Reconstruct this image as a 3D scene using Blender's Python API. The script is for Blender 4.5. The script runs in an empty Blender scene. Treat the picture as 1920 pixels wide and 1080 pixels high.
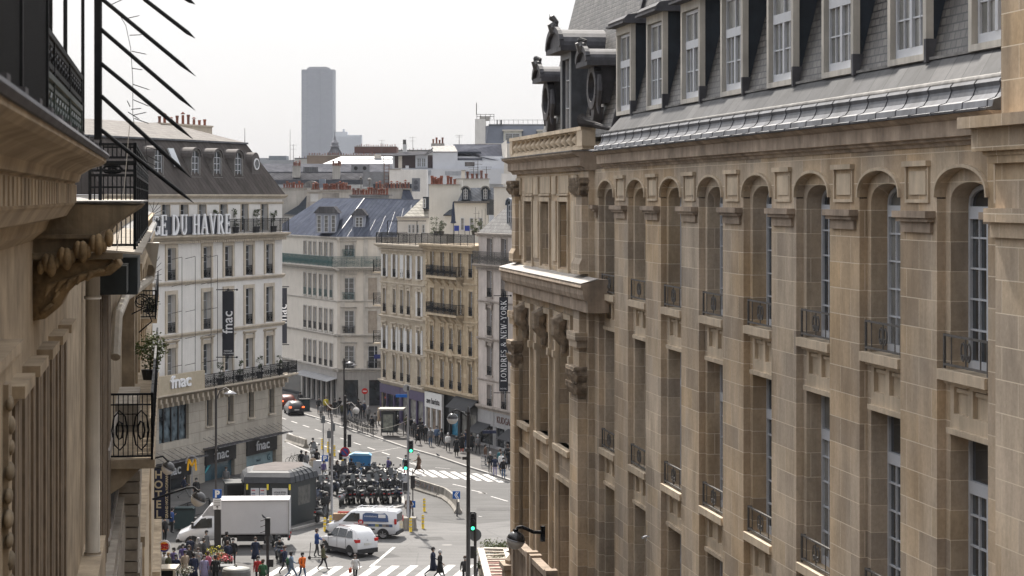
import bpy, math, random
from mathutils import Vector, Matrix
R = math.radians
PI = math.pi
rnd = random.Random(7)
# ---------------------------------------------------------------- camera, world, sun, exposure
H = 23.0            # camera height above the street
F = 4200.0          # focal length in pixels of a 1920 px wide frame
scene = bpy.context.scene
cam = bpy.data.cameras.new('camera'); camo = bpy.data.objects.new('camera', cam)
scene.collection.objects.link(camo); scene.camera = camo
camo.location = (0, 0, H); camo.rotation_euler = (R(90), 0, 0)
cam.sensor_width = 36; cam.lens = F / 1920 * 36
cam.shift_y = -170 / 1920
cam.clip_start = 0.5; cam.clip_end = 9000
cam.dof.use_dof = True; cam.dof.focus_distance = 110; cam.dof.aperture_fstop = 8
SUN_EL, SUN_AZ = R(47), R(13)           # sun ahead of the camera, a little to the left
world = bpy.data.worlds.new('World'); scene.world = world; world.use_nodes = True
nt = world.node_tree; nt.nodes.clear()
wo = nt.nodes.new('ShaderNodeOutputWorld'); bg = nt.nodes.new('ShaderNodeBackground')
sky = nt.nodes.new('ShaderNodeTexSky'); sky.sky_type = 'NISHITA'; sky.sun_disc = False
sky.sun_elevation = SUN_EL; sky.sun_rotation = -SUN_AZ
sky.air_density = 1.0; sky.dust_density = 3.0; sky.ozone_density = 1.0
# a bright even veil of high cloud over the blue of the sky
veil = nt.nodes.new('ShaderNodeMix'); veil.data_type = 'RGBA'
veil.inputs[0].default_value = 0.90
tcw = nt.nodes.new('ShaderNodeTexCoord'); sxw = nt.nodes.new('ShaderNodeSeparateXYZ'); nt.links.new(tcw.outputs['Generated'], sxw.inputs[0])
mrw = nt.nodes.new('ShaderNodeMapRange'); mrw.inputs[1].default_value = 0; mrw.inputs[2].default_value = 1; mrw.inputs[3].default_value = 3.4; mrw.inputs[4].default_value = 12.5   # cloud veil: brighter overhead than at the horizon
nt.links.new(sxw.outputs[2], mrw.inputs[0]); tnt = nt.nodes.new('ShaderNodeVectorMath'); tnt.operation = 'MULTIPLY'; tnt.inputs[1].default_value = (.985, .985, 1.0)
mr2 = nt.nodes.new('ShaderNodeMapRange'); mr2.inputs[1].default_value = -1; mr2.inputs[2].default_value = 1; mr2.inputs[3].default_value = .35; mr2.inputs[4].default_value = 1.0   # and brighter towards the sun than away from it
nt.links.new(sxw.outputs[1], mr2.inputs[0]); mlw = nt.nodes.new('ShaderNodeMath'); mlw.operation = 'MULTIPLY'; nt.links.new(mrw.outputs[0], mlw.inputs[0]); nt.links.new(mr2.outputs[0], mlw.inputs[1]); nt.links.new(mlw.outputs[0], tnt.inputs[0]); nt.links.new(tnt.outputs[0], veil.inputs[7])
nt.links.new(sky.outputs[0], veil.inputs[6]); nt.links.new(veil.outputs[2], bg.inputs[0])
bg.inputs[1].default_value = 0.10
nt.links.new(bg.outputs[0], wo.inputs[0])
sl = bpy.data.lights.new('sun', 'SUN'); so = bpy.data.objects.new('sun', sl)
scene.collection.objects.link(so)
sl.energy = 3.5; sl.angle = R(1.2); sl.color = (1.0, 0.93, 0.84)
sdir = Vector((-math.sin(SUN_AZ) * math.cos(SUN_EL), math.cos(SUN_AZ) * math.cos(SUN_EL), math.sin(SUN_EL)))
so.rotation_euler = sdir.to_track_quat('Z', 'Y').to_euler()
scene.view_settings.view_transform = 'Standard'; scene.view_settings.look = 'None'
scene.view_settings.exposure = 1.2; scene.view_settings.gamma = 1.0
scene.cycles.max_bounces = 6; scene.cycles.diffuse_bounces = 3; scene.cycles.glossy_bounces = 2
scene.cycles.transmission_bounces = 2; scene.cycles.volume_bounces = 0; scene.cycles.transparent_max_bounces = 6
# ---------------------------------------------------------------- picture measurements to street coordinates
def W(px, py, Z): return Vector(((px - 960) * Z / F, Z, H - (py - 370) * Z / F))
def G(px, py, z=0.0):
 Z = (H - z) * F / (py - 370); return Vector(((px - 960) * Z / F, Z, z))
# ---------------------------------------------------------------- materials
MATS = {}
def _new(name):
 m = bpy.data.materials.new(name); m.use_nodes = True
 n = m.node_tree; n.nodes.clear()
 o = n.nodes.new('ShaderNodeOutputMaterial'); p = n.nodes.new('ShaderNodeBsdfPrincipled')
 n.links.new(p.outputs[0], o.inputs[0]); return m, n, p
def _ramp(n, src, stops):
 r = n.nodes.new('ShaderNodeValToRGB'); e = r.color_ramp.elements
 while len(e) < len(stops): e.new(0.5)
 for i, (t, c) in enumerate(stops):
  e[i].position = t; e[i].color = (*c, 1) if len(c) == 3 else c
 n.links.new(src, r.inputs[0]); return r
def _mul(n, a, b, f=1.0):
 x = n.nodes.new('ShaderNodeMix'); x.data_type = 'RGBA'; x.blend_type = 'MULTIPLY'
 x.inputs[0].default_value = f; n.links.new(a, x.inputs[6]); n.links.new(b, x.inputs[7]); return x.outputs[2]
def _vec(n, sx=1, sy=1, sz=1, kind='Object'):
 t = n.nodes.new('ShaderNodeTexCoord'); mp = n.nodes.new('ShaderNodeMapping')
 mp.inputs['Scale'].default_value = (sx, sy, sz); n.links.new(t.outputs[kind], mp.inputs[0]); return mp.outputs[0]
def _noise(n, vec, scale, detail=4, rough=.6):
 x = n.nodes.new('ShaderNodeTexNoise'); x.inputs['Scale'].default_value = scale
 x.inputs['Detail'].default_value = detail; x.inputs['Roughness'].default_value = rough
 n.links.new(vec, x.inputs['Vector']); return x.outputs[0]
def _bump(n, p, h, strength=.3, dist=.02):
 b = n.nodes.new('ShaderNodeBump'); b.inputs['Strength'].default_value = strength
 b.inputs['Distance'].default_value = dist; n.links.new(h, b.inputs['Height']); n.links.new(b.outputs[0], p.inputs['Normal'])
def mat(name, col, rough=.75, var=.18, scale=2.0, metal=0.0, streak=0.0, bump=0.0, spec=.4, coat=0.0, emit=None):
 if name in MATS: return MATS[name]
 m, n, p = _new(name); MATS[name] = m
 p.inputs['Roughness'].default_value = rough; p.inputs['Metallic'].default_value = metal
 p.inputs['Specular IOR Level'].default_value = spec; p.inputs['Coat Weight'].default_value = coat
 if emit:
  p.inputs['Emission Color'].default_value = (*col, 1); p.inputs['Emission Strength'].default_value = emit
 v = _vec(n); a = _noise(n, v, scale)
 k = lambda f: tuple(min(1, c * f) for c in col)
 out = _ramp(n, a, [(.3, k(1 - var)), (.7, k(1 + var))]).outputs[0]
 if streak:
  s = _noise(n, _vec(n, 3.6, 3.6, .25), 1.3, 7, .7)
  r = _ramp(n, s, [(.30, (1 - streak,) * 3), (.6, (1, 1, 1))])
  out = _mul(n, out, r.outputs[0])
 n.links.new(out, p.inputs['Base Color'])
 if bump: _bump(n, p, _noise(n, v, scale * 8), bump)
 return m
def blocks(name, stops, mortar, bw, bh, ms=.012, rough=.85, dirt=.25, bump=.35, axis='wall', smooth=.0, spec=.3, streak=.0, warp=None):
 """coursed stone, tile or slate: each block takes its own shade out of STOPS"""
 if name in MATS: return MATS[name]
 m, n, p = _new(name); MATS[name] = m
 p.inputs['Roughness'].default_value = rough; p.inputs['Specular IOR Level'].default_value = spec
 t = n.nodes.new('ShaderNodeTexCoord'); sp = n.nodes.new('ShaderNodeSeparateXYZ'); n.links.new(t.outputs['Object'], sp.inputs[0])
 cb = n.nodes.new('ShaderNodeCombineXYZ')
 if axis == 'wall':
  ad = n.nodes.new('ShaderNodeMath'); ad.operation = 'ADD'; n.links.new(sp.outputs[0], ad.inputs[0]); n.links.new(sp.outputs[1], ad.inputs[1])
  n.links.new(ad.outputs[0], cb.inputs[0]); n.links.new(sp.outputs[2], cb.inputs[1])
 else:
  n.links.new(sp.outputs[0], cb.inputs[0]); n.links.new(sp.outputs[1], cb.inputs[1])
 b = n.nodes.new('ShaderNodeTexBrick'); b.inputs['Scale'].default_value = 1
 b.inputs['Brick Width'].default_value = bw; b.inputs['Row Height'].default_value = bh
 b.inputs['Mortar Size'].default_value = ms; b.inputs['Mortar Smooth'].default_value = smooth
 b.inputs['Color1'].default_value = (0, 0, 0, 1); b.inputs['Color2'].default_value = (1, 1, 1, 1); b.inputs['Mortar'].default_value = (.5, .5, .5, 1)
 n.links.new(cb.outputs[0], b.inputs['Vector'])
 c = _ramp(n, b.outputs['Color'], stops).outputs[0]
 a = _noise(n, _vec(n, 1, 1, .5), .9, 6, .65)
 c = _mul(n, c, _ramp(n, a, [(.32, (1 - dirt,) * 3), (.62, (1.0, 1.0, 1.0))]).outputs[0])
 if warp:
  c = _mul(n, c, _ramp(n, _noise(n, _vec(n, 1, 1, .45), .33, 3), [(.44, (1, 1, 1)), (.62, warp)]).outputs[0])
 g = _noise(n, _vec(n), 14, 5, .7)
 c = _mul(n, c, _ramp(n, g, [(.3, (.80, .79, .78)), (.7, (1, 1, 1))]).outputs[0])
 if streak:
  s = _noise(n, _vec(n, 1.7, 1.7, .22), 1.3, 8, .72)
  c = _mul(n, c, _ramp(n, s, [(.34, (1 - streak,) * 3), (.56, (1, 1, 1))]).outputs[0])
 x = n.nodes.new('ShaderNodeMix'); x.data_type = 'RGBA'; n.links.new(b.outputs['Fac'], x.inputs[0])
 n.links.new(c, x.inputs[6]); x.inputs[7].default_value = (*mortar, 1)
 n.links.new(x.outputs[2], p.inputs['Base Color'])
 if bump:
  iv = n.nodes.new('ShaderNodeMath'); iv.operation = 'SUBTRACT'; iv.inputs[0].default_value = 1; n.links.new(b.outputs['Fac'], iv.inputs[1])
  _bump(n, p, iv.outputs[0], bump, .015)
 return m
def glassy(name, col, rough=.08, var=.5, spec=.6):
 if name in MATS: return MATS[name]
 m, n, p = _new(name); MATS[name] = m
 a = _noise(n, _vec(n), 1.1, 2)
 k = lambda f: tuple(c * f for c in col)
 n.links.new(_ramp(n, a, [(.35, k(1 - var)), (.65, k(1 + var))]).outputs[0], p.inputs['Base Color'])
 p.inputs['Roughness'].default_value = rough; p.inputs['Specular IOR Level'].default_value = spec
 return m
# ---------------------------------------------------------------- mesh builder
class MB:
 def __init__(s): s.v = []; s.f = []; s.m = []
 def poly(s, pts, mi=0):
  b = len(s.v); s.v += [tuple(p) for p in pts]; s.f.append(tuple(range(b, b + len(pts)))); s.m.append(mi); return s
 def _faces(s, b, fs, mi):
  for f in fs: s.f.append(tuple(b + i for i in f)); s.m.append(mi)
 def box(s, x0, x1, y0, y1, z0, z1, mi=0):
  return s.hexa([(x0, y0, z0), (x1, y0, z0), (x1, y1, z0), (x0, y1, z0), (x0, y0, z1), (x1, y0, z1), (x1, y1, z1), (x0, y1, z1)], mi)
 def hexa(s, p, mi=0):
  b = len(s.v); s.v += [tuple(q) for q in p]
  s._faces(b, [(0, 3, 2, 1), (4, 5, 6, 7), (0, 1, 5, 4), (1, 2, 6, 5), (2, 3, 7, 6), (3, 0, 4, 7)], mi); return s
 def bar(s, a, c, w, h=None, mi=0, up=(0, 0, 1)):
  """a rectangular bar from a to c"""
  h = h or w; a = Vector(a); c = Vector(c); d = (c - a)
  if d.length < 1e-6: return s
  d.normalize(); u = Vector(up)
  if abs(d.dot(u)) > .98: u = Vector((1, 0, 0))
  sd = d.cross(u).normalized() * w / 2; q = sd.cross(d).normalized() * h / 2
  return s.hexa([a - sd - q, a + sd - q, c + sd - q, c - sd - q, a - sd + q, a + sd + q, c + sd + q, c - sd + q], mi)
 def prism(s, pts, a, b, axis='x', mi=0, flip=False):
  """closed outline extruded between a and b. axis x: pts are (y,z); axis y: (x,z); axis z: (x,y)"""
  f = {'x': lambda p, t: (t, p[0], p[1]), 'y': lambda p, t: (p[0], t, p[1]), 'z': lambda p, t: (p[0], p[1], t)}[axis]
  n = len(pts); o = len(s.v)
  s.v += [f(p, a) for p in pts] + [f(p, b) for p in pts]
  s._faces(o, [tuple(range(n - 1, -1, -1)), tuple(range(n, 2 * n))] + [(i, (i + 1) % n, n + (i + 1) % n, n + i) for i in range(n)], mi); return s
 def tube(s, path, r, n=6, mi=0, caps=True):
  path = [Vector(p) for p in path]; m = len(path)
  rs = r if isinstance(r, (list, tuple)) else [r] * m
  o = len(s.v); prev = None
  for i, p in enumerate(path):
   d = (path[min(i + 1, m - 1)] - path[max(i - 1, 0)])
   d = d.normalized() if d.length > 1e-9 else Vector((0, 0, 1))
   if prev is None:
    u = Vector((0, 0, 1)) if abs(d.z) < .9 else Vector((1, 0, 0))
   else: u = prev
   a = d.cross(u)
   if a.length < 1e-6: a = d.cross(Vector((0, 1, 0)))
   a.normalize(); b = a.cross(d).normalized(); prev = b
   for k in range(n):
    t = 2 * PI * k / n; s.v.append(tuple(p + (a * math.cos(t) + b * math.sin(t)) * rs[i]))
  for i in range(m - 1):
   for k in range(n):
    k2 = (k + 1) % n; s.f.append((o + i * n + k, o + i * n + k2, o + (i + 1) * n + k2, o + (i + 1) * n + k)); s.m.append(mi)
  if caps:
   s.f.append(tuple(o + k for k in range(n))); s.m.append(mi)
   s.f.append(tuple(o + (m - 1) * n + k for k in range(n - 1, -1, -1))); s.m.append(mi)
  return s
 def lathe(s, prof, c=(0, 0, 0), n=12, mi=0, axis='z', sx=1, sy=1):
  o = len(s.v); m = len(prof)
  for r, z in prof:
   for k in range(n):
    t = 2 * PI * k / n; x, y = r * math.cos(t) * sx, r * math.sin(t) * sy
    q = (x, y, z) if axis == 'z' else ((z, x, y) if axis == 'x' else (x, z, y))
    s.v.append((c[0] + q[0], c[1] + q[1], c[2] + q[2]))
  for i in range(m - 1):
   for k in range(n):
    k2 = (k + 1) % n; s.f.append((o + i * n + k, o + i * n + k2, o + (i + 1) * n + k2, o + (i + 1) * n + k)); s.m.append(mi)
  s.f.append(tuple(o + k for k in range(n - 1, -1, -1))); s.m.append(mi)
  s.f.append(tuple(o + (m - 1) * n + k for k in range(n))); s.m.append(mi); return s
 def ball(s, c, r, n=10, mi=0, sx=1, sy=1, sz=1, z0=-1, z1=1):
  m = max(4, n // 2); pr = []
  for i in range(m + 1):
   z = z0 + (z1 - z0) * i / m if False else math.sin(-PI / 2 + PI * i / m)
   z = max(z0, min(z1, z)); pr.append((r * math.sqrt(max(0.0004, 1 - z * z)), r * z * sz))
  return s.lathe(pr, c, n, mi, sx=sx, sy=sy)
 def merge(s, o, M=None):
  b = len(s.v); s.v += [tuple(M @ Vector(v)) if M else v for v in o.v]
  s.f += [tuple(b + i for i in f) for f in o.f]; s.m += o.m; return s
 def mesh(s, name, mats, smooth=False):
  me = bpy.data.meshes.new(name); me.from_pydata(s.v, [], s.f)
  for m in (mats if isinstance(mats, (list, tuple)) else [mats]): me.materials.append(m)
  me.polygons.foreach_set('material_index', s.m)
  if smooth: me.polygons.foreach_set('use_smooth', [True] * len(s.f))
  me.update(); return me
 def build(s, name, mats, parent=None, smooth=False, loc=None, rz=0):
  return place(name, s.mesh(name, mats, smooth), parent, loc, rz)
def place(name, me, parent=None, loc=None, rz=0):
 o = bpy.data.objects.new(name, me); scene.collection.objects.link(o)
 if parent: o.parent = parent
 if loc is not None: o.location = loc
 if rz: o.rotation_euler = (0, 0, rz)
 return o
def tag(o, label=None, cat=None, group=None, kind=None):
 if label: o['label'] = label
 if cat: o['category'] = cat
 if group: o['group'] = group
 if kind: o['kind'] = kind
 return o
def thing(name, label, cat, loc=(0, 0, 0), rz=0, group=None):
 o = bpy.data.objects.new(name, None); scene.collection.objects.link(o)
 o.location = loc; o.rotation_euler = (0, 0, rz); o.empty_display_size = .3
 return tag(o, label, cat, group)
KIDS = {}
def copy_thing(root, loc, rz=None, label=None, group=None, keep=None):
 kids = {}
 for o in scene.objects:
  if o.parent: kids.setdefault(o.parent.name, []).append(o)
 def rec(o, par):
  c = o.copy(); scene.collection.objects.link(c); c.parent = par
  for k in kids.get(o.name, []): rec(k, c)
  return c
 c = rec(root, None); c.location = loc
 if rz is not None: c.rotation_euler = (0, 0, rz)
 if label: c['label'] = label
 if group: c['group'] = group
 return c
# ---------------------------------------------------------------- lettering
def text(s, size, ext, m, parent, loc, rot=(PI / 2, 0, 0), name='lettering', sx=1.0, align='CENTER', bold=0.0, space=1.0):
 c = bpy.data.curves.new('lettering', 'FONT'); c.body = s; c.size = size; c.extrude = ext; c.align_x = align
 c.offset = bold; c.resolution_u = 3; c.space_character = space; c.space_line = .8
 t = bpy.data.objects.new('tmp', c); scene.collection.objects.link(t)
 bpy.context.view_layer.update()
 me = bpy.data.meshes.new_from_object(t.evaluated_get(bpy.context.evaluated_depsgraph_get()))
 bpy.data.objects.remove(t)
 me.materials.clear(); me.materials.append(m)
 o = place(name, me, parent, loc); o.rotation_euler = rot; o.scale = (sx, 1, 1); return o
# serif capitals drawn as strokes on a unit-high body: (x0,y0,x1,y1,width) and arcs ('a',cx,cy,rx,ry,t0,t1,w)
SER = {
 'G': (.78, [('a', .42, .5, .32, .43, 40, 320, .17), (.72, .06, .72, .42, .15), (.55, .43, .86, .43, .05)]),
 'E': (.66, [(.16, 0, .16, 1, .17), (.02, .03, .62, .03, .06), (.02, .97, .6, .97, .06), (.16, .5, .48, .5, .06), (.6, 0, .6, .26, .06), (.58, .74, .58, 1, .06), (.48, .38, .48, .62, .05)]),
 'D': (.8, [(.17, 0, .17, 1, .17), (.02, .03, .3, .03, .06), (.02, .97, .3, .97, .06), ('a', .28, .5, .42, .46, -90, 90, .16)]),
 'U': (.82, [(.2, .3, .2, 1, .17), (.66, .3, .66, 1, .07), (.04, .97, .36, .97, .06), (.52, .97, .8, .97, .06), ('a', .43, .3, .23, .27, 180, 360, .12)]),
 'H': (.88, [(.2, 0, .2, 1, .17), (.68, 0, .68, 1, .17), (.04, .03, .36, .03, .06), (.04, .97, .36, .97, .06), (.52, .03, .84, .03, .06), (.52, .97, .84, .97, .06), (.2, .5, .68, .5, .06)]),
 'A': (.84, [(.12, 0, .4, 1, .07), (.4, 1, .7, 0, .18), (.2, .33, .6, .33, .06), (0, .03, .26, .03, .06), (.54, .03, .86, .03, .06)]),
 'V': (.84, [(.12, 1, .44, 0, .18), (.44, 0, .72, 1, .07), (-.02, .97, .28, .97, .06), (.58, .97, .86, .97, .06)]),
 'R': (.82, [(.17, 0, .17, 1, .17), (.02, .03, .34, .03, .06), (.02, .97, .3, .97, .06), ('a', .3, .74, .3, .23, -90, 90, .15), (.2, .5, .4, .5, .06), (.4, .5, .7, 0, .17), (.62, .03, .82, .03, .06)]),
 'L': (.66, [(.17, 0, .17, 1, .17), (.02, .03, .6, .03, .06), (.02, .97, .34, .97, .06), (.6, 0, .6, .28, .06)]),
 'O': (.84, [('a', .42, .5, .32, .43, 0, 360, .15)]),
 'N': (.9, [(.17, 0, .17, 1, .07), (.17, 1, .7, 0, .18), (.7, 0, .7, 1, .07), (0, .03, .32, .03, .06), (0, .97, .24, .97, .06), (.54, .97, .84, .97, .06)]),
 'S': (.64, [('a', .32, .73, .2, .23, 30, 270, .12), ('a', .32, .28, .2, .24, -150, 90, .13)]),
 'W': (1.15, [(.12, 1, .34, 0, .17), (.34, 0, .54, .9, .07), (.54, .9, .76, 0, .17), (.76, 0, .98, 1, .07), (0, .97, .28, .97, .06), (.84, .97, 1.1, .97, .06)]),
 'Y': (.82, [(.12, 1, .42, .45, .17), (.42, .45, .7, 1, .07), (.42, 0, .42, .46, .17), (0, .97, .26, .97, .06), (.58, .97, .84, .97, .06), (.26, .03, .58, .03, .06)]),
 'K': (.86, [(.17, 0, .17, 1, .17), (.02, .03, .34, .03, .06), (.02, .97, .34, .97, .06), (.24, .42, .7, 1, .07), (.36, .56, .74, 0, .17), (.58, .97, .82, .97, .06), (.6, .03, .88, .03, .06)]),
 'M': (1.0, [(.14, 0, .14, 1, .07), (.14, 1, .46, .1, .17), (.46, .1, .8, 1, .07), (.8, 0, .8, 1, .17), (0, .03, .28, .03, .06), (.64, .03, .96, .03, .06)]),
 'I': (.36, [(.18, 0, .18, 1, .17), (.02, .03, .34, .03, .06), (.02, .97, .34, .97, .06)]),
 'T': (.74, [(.37, 0, .37, 1, .17), (.2, .03, .54, .03, .06), (.02, .97, .72, .97, .06), (.03, .76, .03, 1, .05), (.71, .76, .71, 1, .05)]),
 '&': (.86, [('a', .38, .76, .16, .2, -60, 240, .1), (.26, .64, .78, .02, .15), ('a', .36, .27, .27, .25, 100, 330, .12), (.62, .2, .8, .5, .06)]),
 '-': (.4, [(.06, .42, .34, .42, .1)]), '.': (.3, [(.1, .07, .24, .07, .14)]), ' ': (.34, []), ',': (.2, [(.1, .1, .05, -.1, .08)]),
}
def serif(s, size, ext, m, parent, loc, rot=(PI / 2, 0, 0), name='lettering', sx=.8, gap=.12):
 """lettering in serif capitals, centred on loc, drawn in the local xy plane"""
 b = MB(); x = 0; i = 0
 def seg(x0, y0, x1, y1, w):
  nonlocal i
  d = Vector((x1 - x0, y1 - y0, 0)); L = max(d.length, 1e-5); nn = Vector((-d.y, d.x, 0)) / L * w / 2
  i += 1; t = ext * (1 + .02 * (i % 9))
  p = [Vector((x0, y0, 0)) - nn, Vector((x1, y1, 0)) - nn, Vector((x1, y1, 0)) + nn, Vector((x0, y0, 0)) + nn]
  b.prism([(q.x * sx * size, q.y * size) for q in p], 0, t, 'z')
 for ch in s:
  wd, st = SER.get(ch, SER['I'])
  for q in st:
   if q[0] == 'a':
    _, cx, cy, rx, ry, t0, t1, w = q; k = max(6, int(abs(t1 - t0) / 24)); pr = None
    for j in range(k + 1):
     t = R(t0 + (t1 - t0) * j / k); p = (x + cx + rx * math.cos(t), cy + ry * math.sin(t))
     if pr: seg(pr[0], pr[1], p[0], p[1], w * (.45 + .55 * abs(math.cos(t))))
     pr = p
   else: seg(x + q[0], q[1], x + q[2], q[3], q[4])
  x += wd + gap
 tw = (x - gap) * sx * size
 b.v = [(v[0] - tw / 2, v[1] - size / 2, v[2]) for v in b.v]
 o = b.build(name, m, parent, loc=loc); o.rotation_euler = rot; return o
def line_text(words_, px_len):
 return words_
# ---------------------------------------------------------------- shared materials
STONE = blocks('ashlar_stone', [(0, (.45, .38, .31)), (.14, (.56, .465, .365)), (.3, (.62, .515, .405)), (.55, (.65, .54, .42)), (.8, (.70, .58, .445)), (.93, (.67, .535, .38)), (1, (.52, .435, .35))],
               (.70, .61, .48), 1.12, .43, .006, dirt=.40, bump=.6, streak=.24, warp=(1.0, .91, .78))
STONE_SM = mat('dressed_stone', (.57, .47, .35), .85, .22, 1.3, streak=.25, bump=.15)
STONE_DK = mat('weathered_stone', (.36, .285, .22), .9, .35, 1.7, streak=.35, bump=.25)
CARVE = mat('carved_stone', (.27, .215, .16), .9, .45, 5, bump=.6)
SLATE = blocks('roof_slates', [(0, (.11, .105, .10)), (.4, (.165, .155, .148)), (.8, (.21, .20, .185)), (1, (.13, .125, .12))], (.02, .02, .022), .24, .13, .012, rough=.5, dirt=.4, bump=.9, streak=.4, spec=.5)
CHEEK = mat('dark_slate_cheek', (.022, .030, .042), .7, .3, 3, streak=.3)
ZINC = mat('zinc_sheet', (.11, .115, .13), .6, .4, 1.8, metal=.25, streak=.35, bump=.08)
ZINC_W = mat('worn_zinc', (.20, .195, .19), .65, .35, 2.5, spec=.2, streak=.4)
LEAD = mat('lead_sheet', (.08, .08, .09), .65, .3, 3, spec=.2, streak=.3)
IRON = mat('black_iron', (.010, .011, .013), .6, .3, 8, spec=.15)
IRON_G = mat('grey_iron', (.10, .095, .09), .6, .3, 8)
WHITE = mat('white_window_paint', (.52, .54, .58), .5, .08, 4)
GLASS = glassy('window_glass', (.045, .05, .055))
GLASS_D = glassy('dark_window_glass', (.018, .022, .026))
GLASS_C = glassy('curtained_glass', (.20, .20, .19), .25, .3)
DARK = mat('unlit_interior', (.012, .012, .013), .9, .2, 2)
# ---------------------------------------------------------------- the large stone building on the right
D = 11.0
RX = Vector((.1516, -.9884, 0))
RROT = math.atan2(RX.y, RX.x)
RORG = Vector((1.0116 * D, 0, 0))
def rs(px, e=0.0): return 4299 * (D + e) / (px - 316)      # distance along the facade seen at a picture column
rb = thing('stone_civic_building', 'long tan ashlar building with tall arched windows, zinc gutter and slate mansard', 'building', RORG, RROT)
PITCH = 3.68; OPENW = 2.04; IW = .20
NEAR = [30.77 + PITCH * i for i in range(8)]               # near edge of each window bay, as distance along the street
ZT = H + .73                                               # underside of the entablature
def arc(x0, x1, z0, rise, n=14):
 cx, r = (x0 + x1) / 2, (x1 - x0) / 2
 return [(cx + r * math.cos(PI - PI * k / n), z0 + rise * math.sin(PI - PI * k / n) ** .8) for k in range(n + 1)]
ROWS = [(-2.48, -.10, True), (-6.46, -3.41, False), (-10.44, -7.39, False), (-14.42, -11.37, False), (-18.4, -15.4, False)]
def window_mesh(w, h, arched, rise=.30, cols=3, bar=.44):
 b = MB(); t = .07
 b.box(-w / 2, -w / 2 + t, -.03, .05, 0, h); b.box(w / 2 - t, w / 2, -.03, .05, 0, h)
 b.box(-w / 2 + t, w / 2 - t, -.03, .05, 0, .14)
 tr = h - (.12 if arched else .75)
 b.box(-w / 2 + t, w / 2 - t, -.05, .05, tr - .09, tr + .09)
 if arched:
  a = arc(-w / 2, w / 2, h, rise, 10); c = arc(-w / 2 + t, w / 2 - t, h, rise - t, 10)
  for i in range(10):
   b.hexa([(a[i][0], -.03, a[i][1]), (a[i + 1][0], -.03, a[i + 1][1]), (c[i + 1][0], -.03, c[i + 1][1]), (c[i][0], -.03, c[i][1]),
     (a[i][0], .05, a[i][1]), (a[i + 1][0], .05, a[i + 1][1]), (c[i + 1][0], .05, c[i + 1][1]), (c[i][0], .05, c[i][1])])
 else: b.box(-w / 2 + t, w / 2 - t, -.03, .05, h - t, h)
 b.box(-.055, .055, -.045, .045, .14, tr - .09); b.box(-.02, .02, -.03, .03, tr + .09, h + (rise - t if arched else -t))
 for sx in (-1, 1):
  x = sx * (w / 4 - .005); b.box(x - .014, x + .014, -.025, .025, .14, tr - .09)
  k = 1
  while .14 + k * bar < tr - .15:
   z = .14 + k * bar; xa, xb = sorted((sx * .055, sx * (w / 2 - t))); b.box(xa, xb, -.022, .022, z - .013, z + .013); k += 1
 return b
def pane_mesh(w, h, arched, rise=.3):
 b = MB()
 if arched:
  a = arc(-w / 2 + .04, w / 2 - .04, h, rise - .03, 10)
  b.prism([(-w / 2 + .04, .05)] + [(w / 2 - .04, .05)] + a[::-1], .0, .012, 'y')
 else: b.box(-w / 2 + .04, w / 2 - .04, 0, .012, .04, h - .04)
 return b
w_in = OPENW - 2 * IW
WIN_A = window_mesh(w_in, 2.38, True).mesh('window', WHITE); PAN_A = pane_mesh(w_in, 2.38, True).mesh('pane', GLASS)
WIN_B = window_mesh(w_in, 3.05, False).mesh('window', WHITE); PAN_B = pane_mesh(w_in, 3.05, False).mesh('pane', GLASS)
g = MB(); gw = w_in + .1
for z in (.06, .48): g.bar((-gw / 2, -.16, z), (gw / 2, -.16, z), .04, .03)
for x in (-gw / 2, gw / 2):
 g.bar((x, -.16, 0), (x, -.16, .5), .035); g.bar((x, -.16, .48), (x, .22, .48), .035, .03); g.bar((x, -.16, .06), (x, .22, .06), .03)
for k in range(9):
 x = -gw / 2 + gw * (k + .5) / 9
 if k not in (1, 7): continue
 g.bar((x, -.16, .06), (x, -.16, .48), .016)
for sx in (-1, 1):
 g.tube([(sx * .11 + .08 * math.cos(t * .7), -.16, .28 + sx * .0 + .13 * math.sin(t * .7)) for t in range(10)], .014, 5)
 g.tube([(sx * .11 + .035 * math.cos(t * .9), -.16, .2 + .04 * math.sin(t * .9)) for t in range(8)], .012, 5)
g.tube([(0, -.16, .06), (0, -.16, .48)], .012, 5)
GUARD = g.mesh('window_guard', IRON_G)
wallb = MB()                                               # stone walling with its openings
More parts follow.
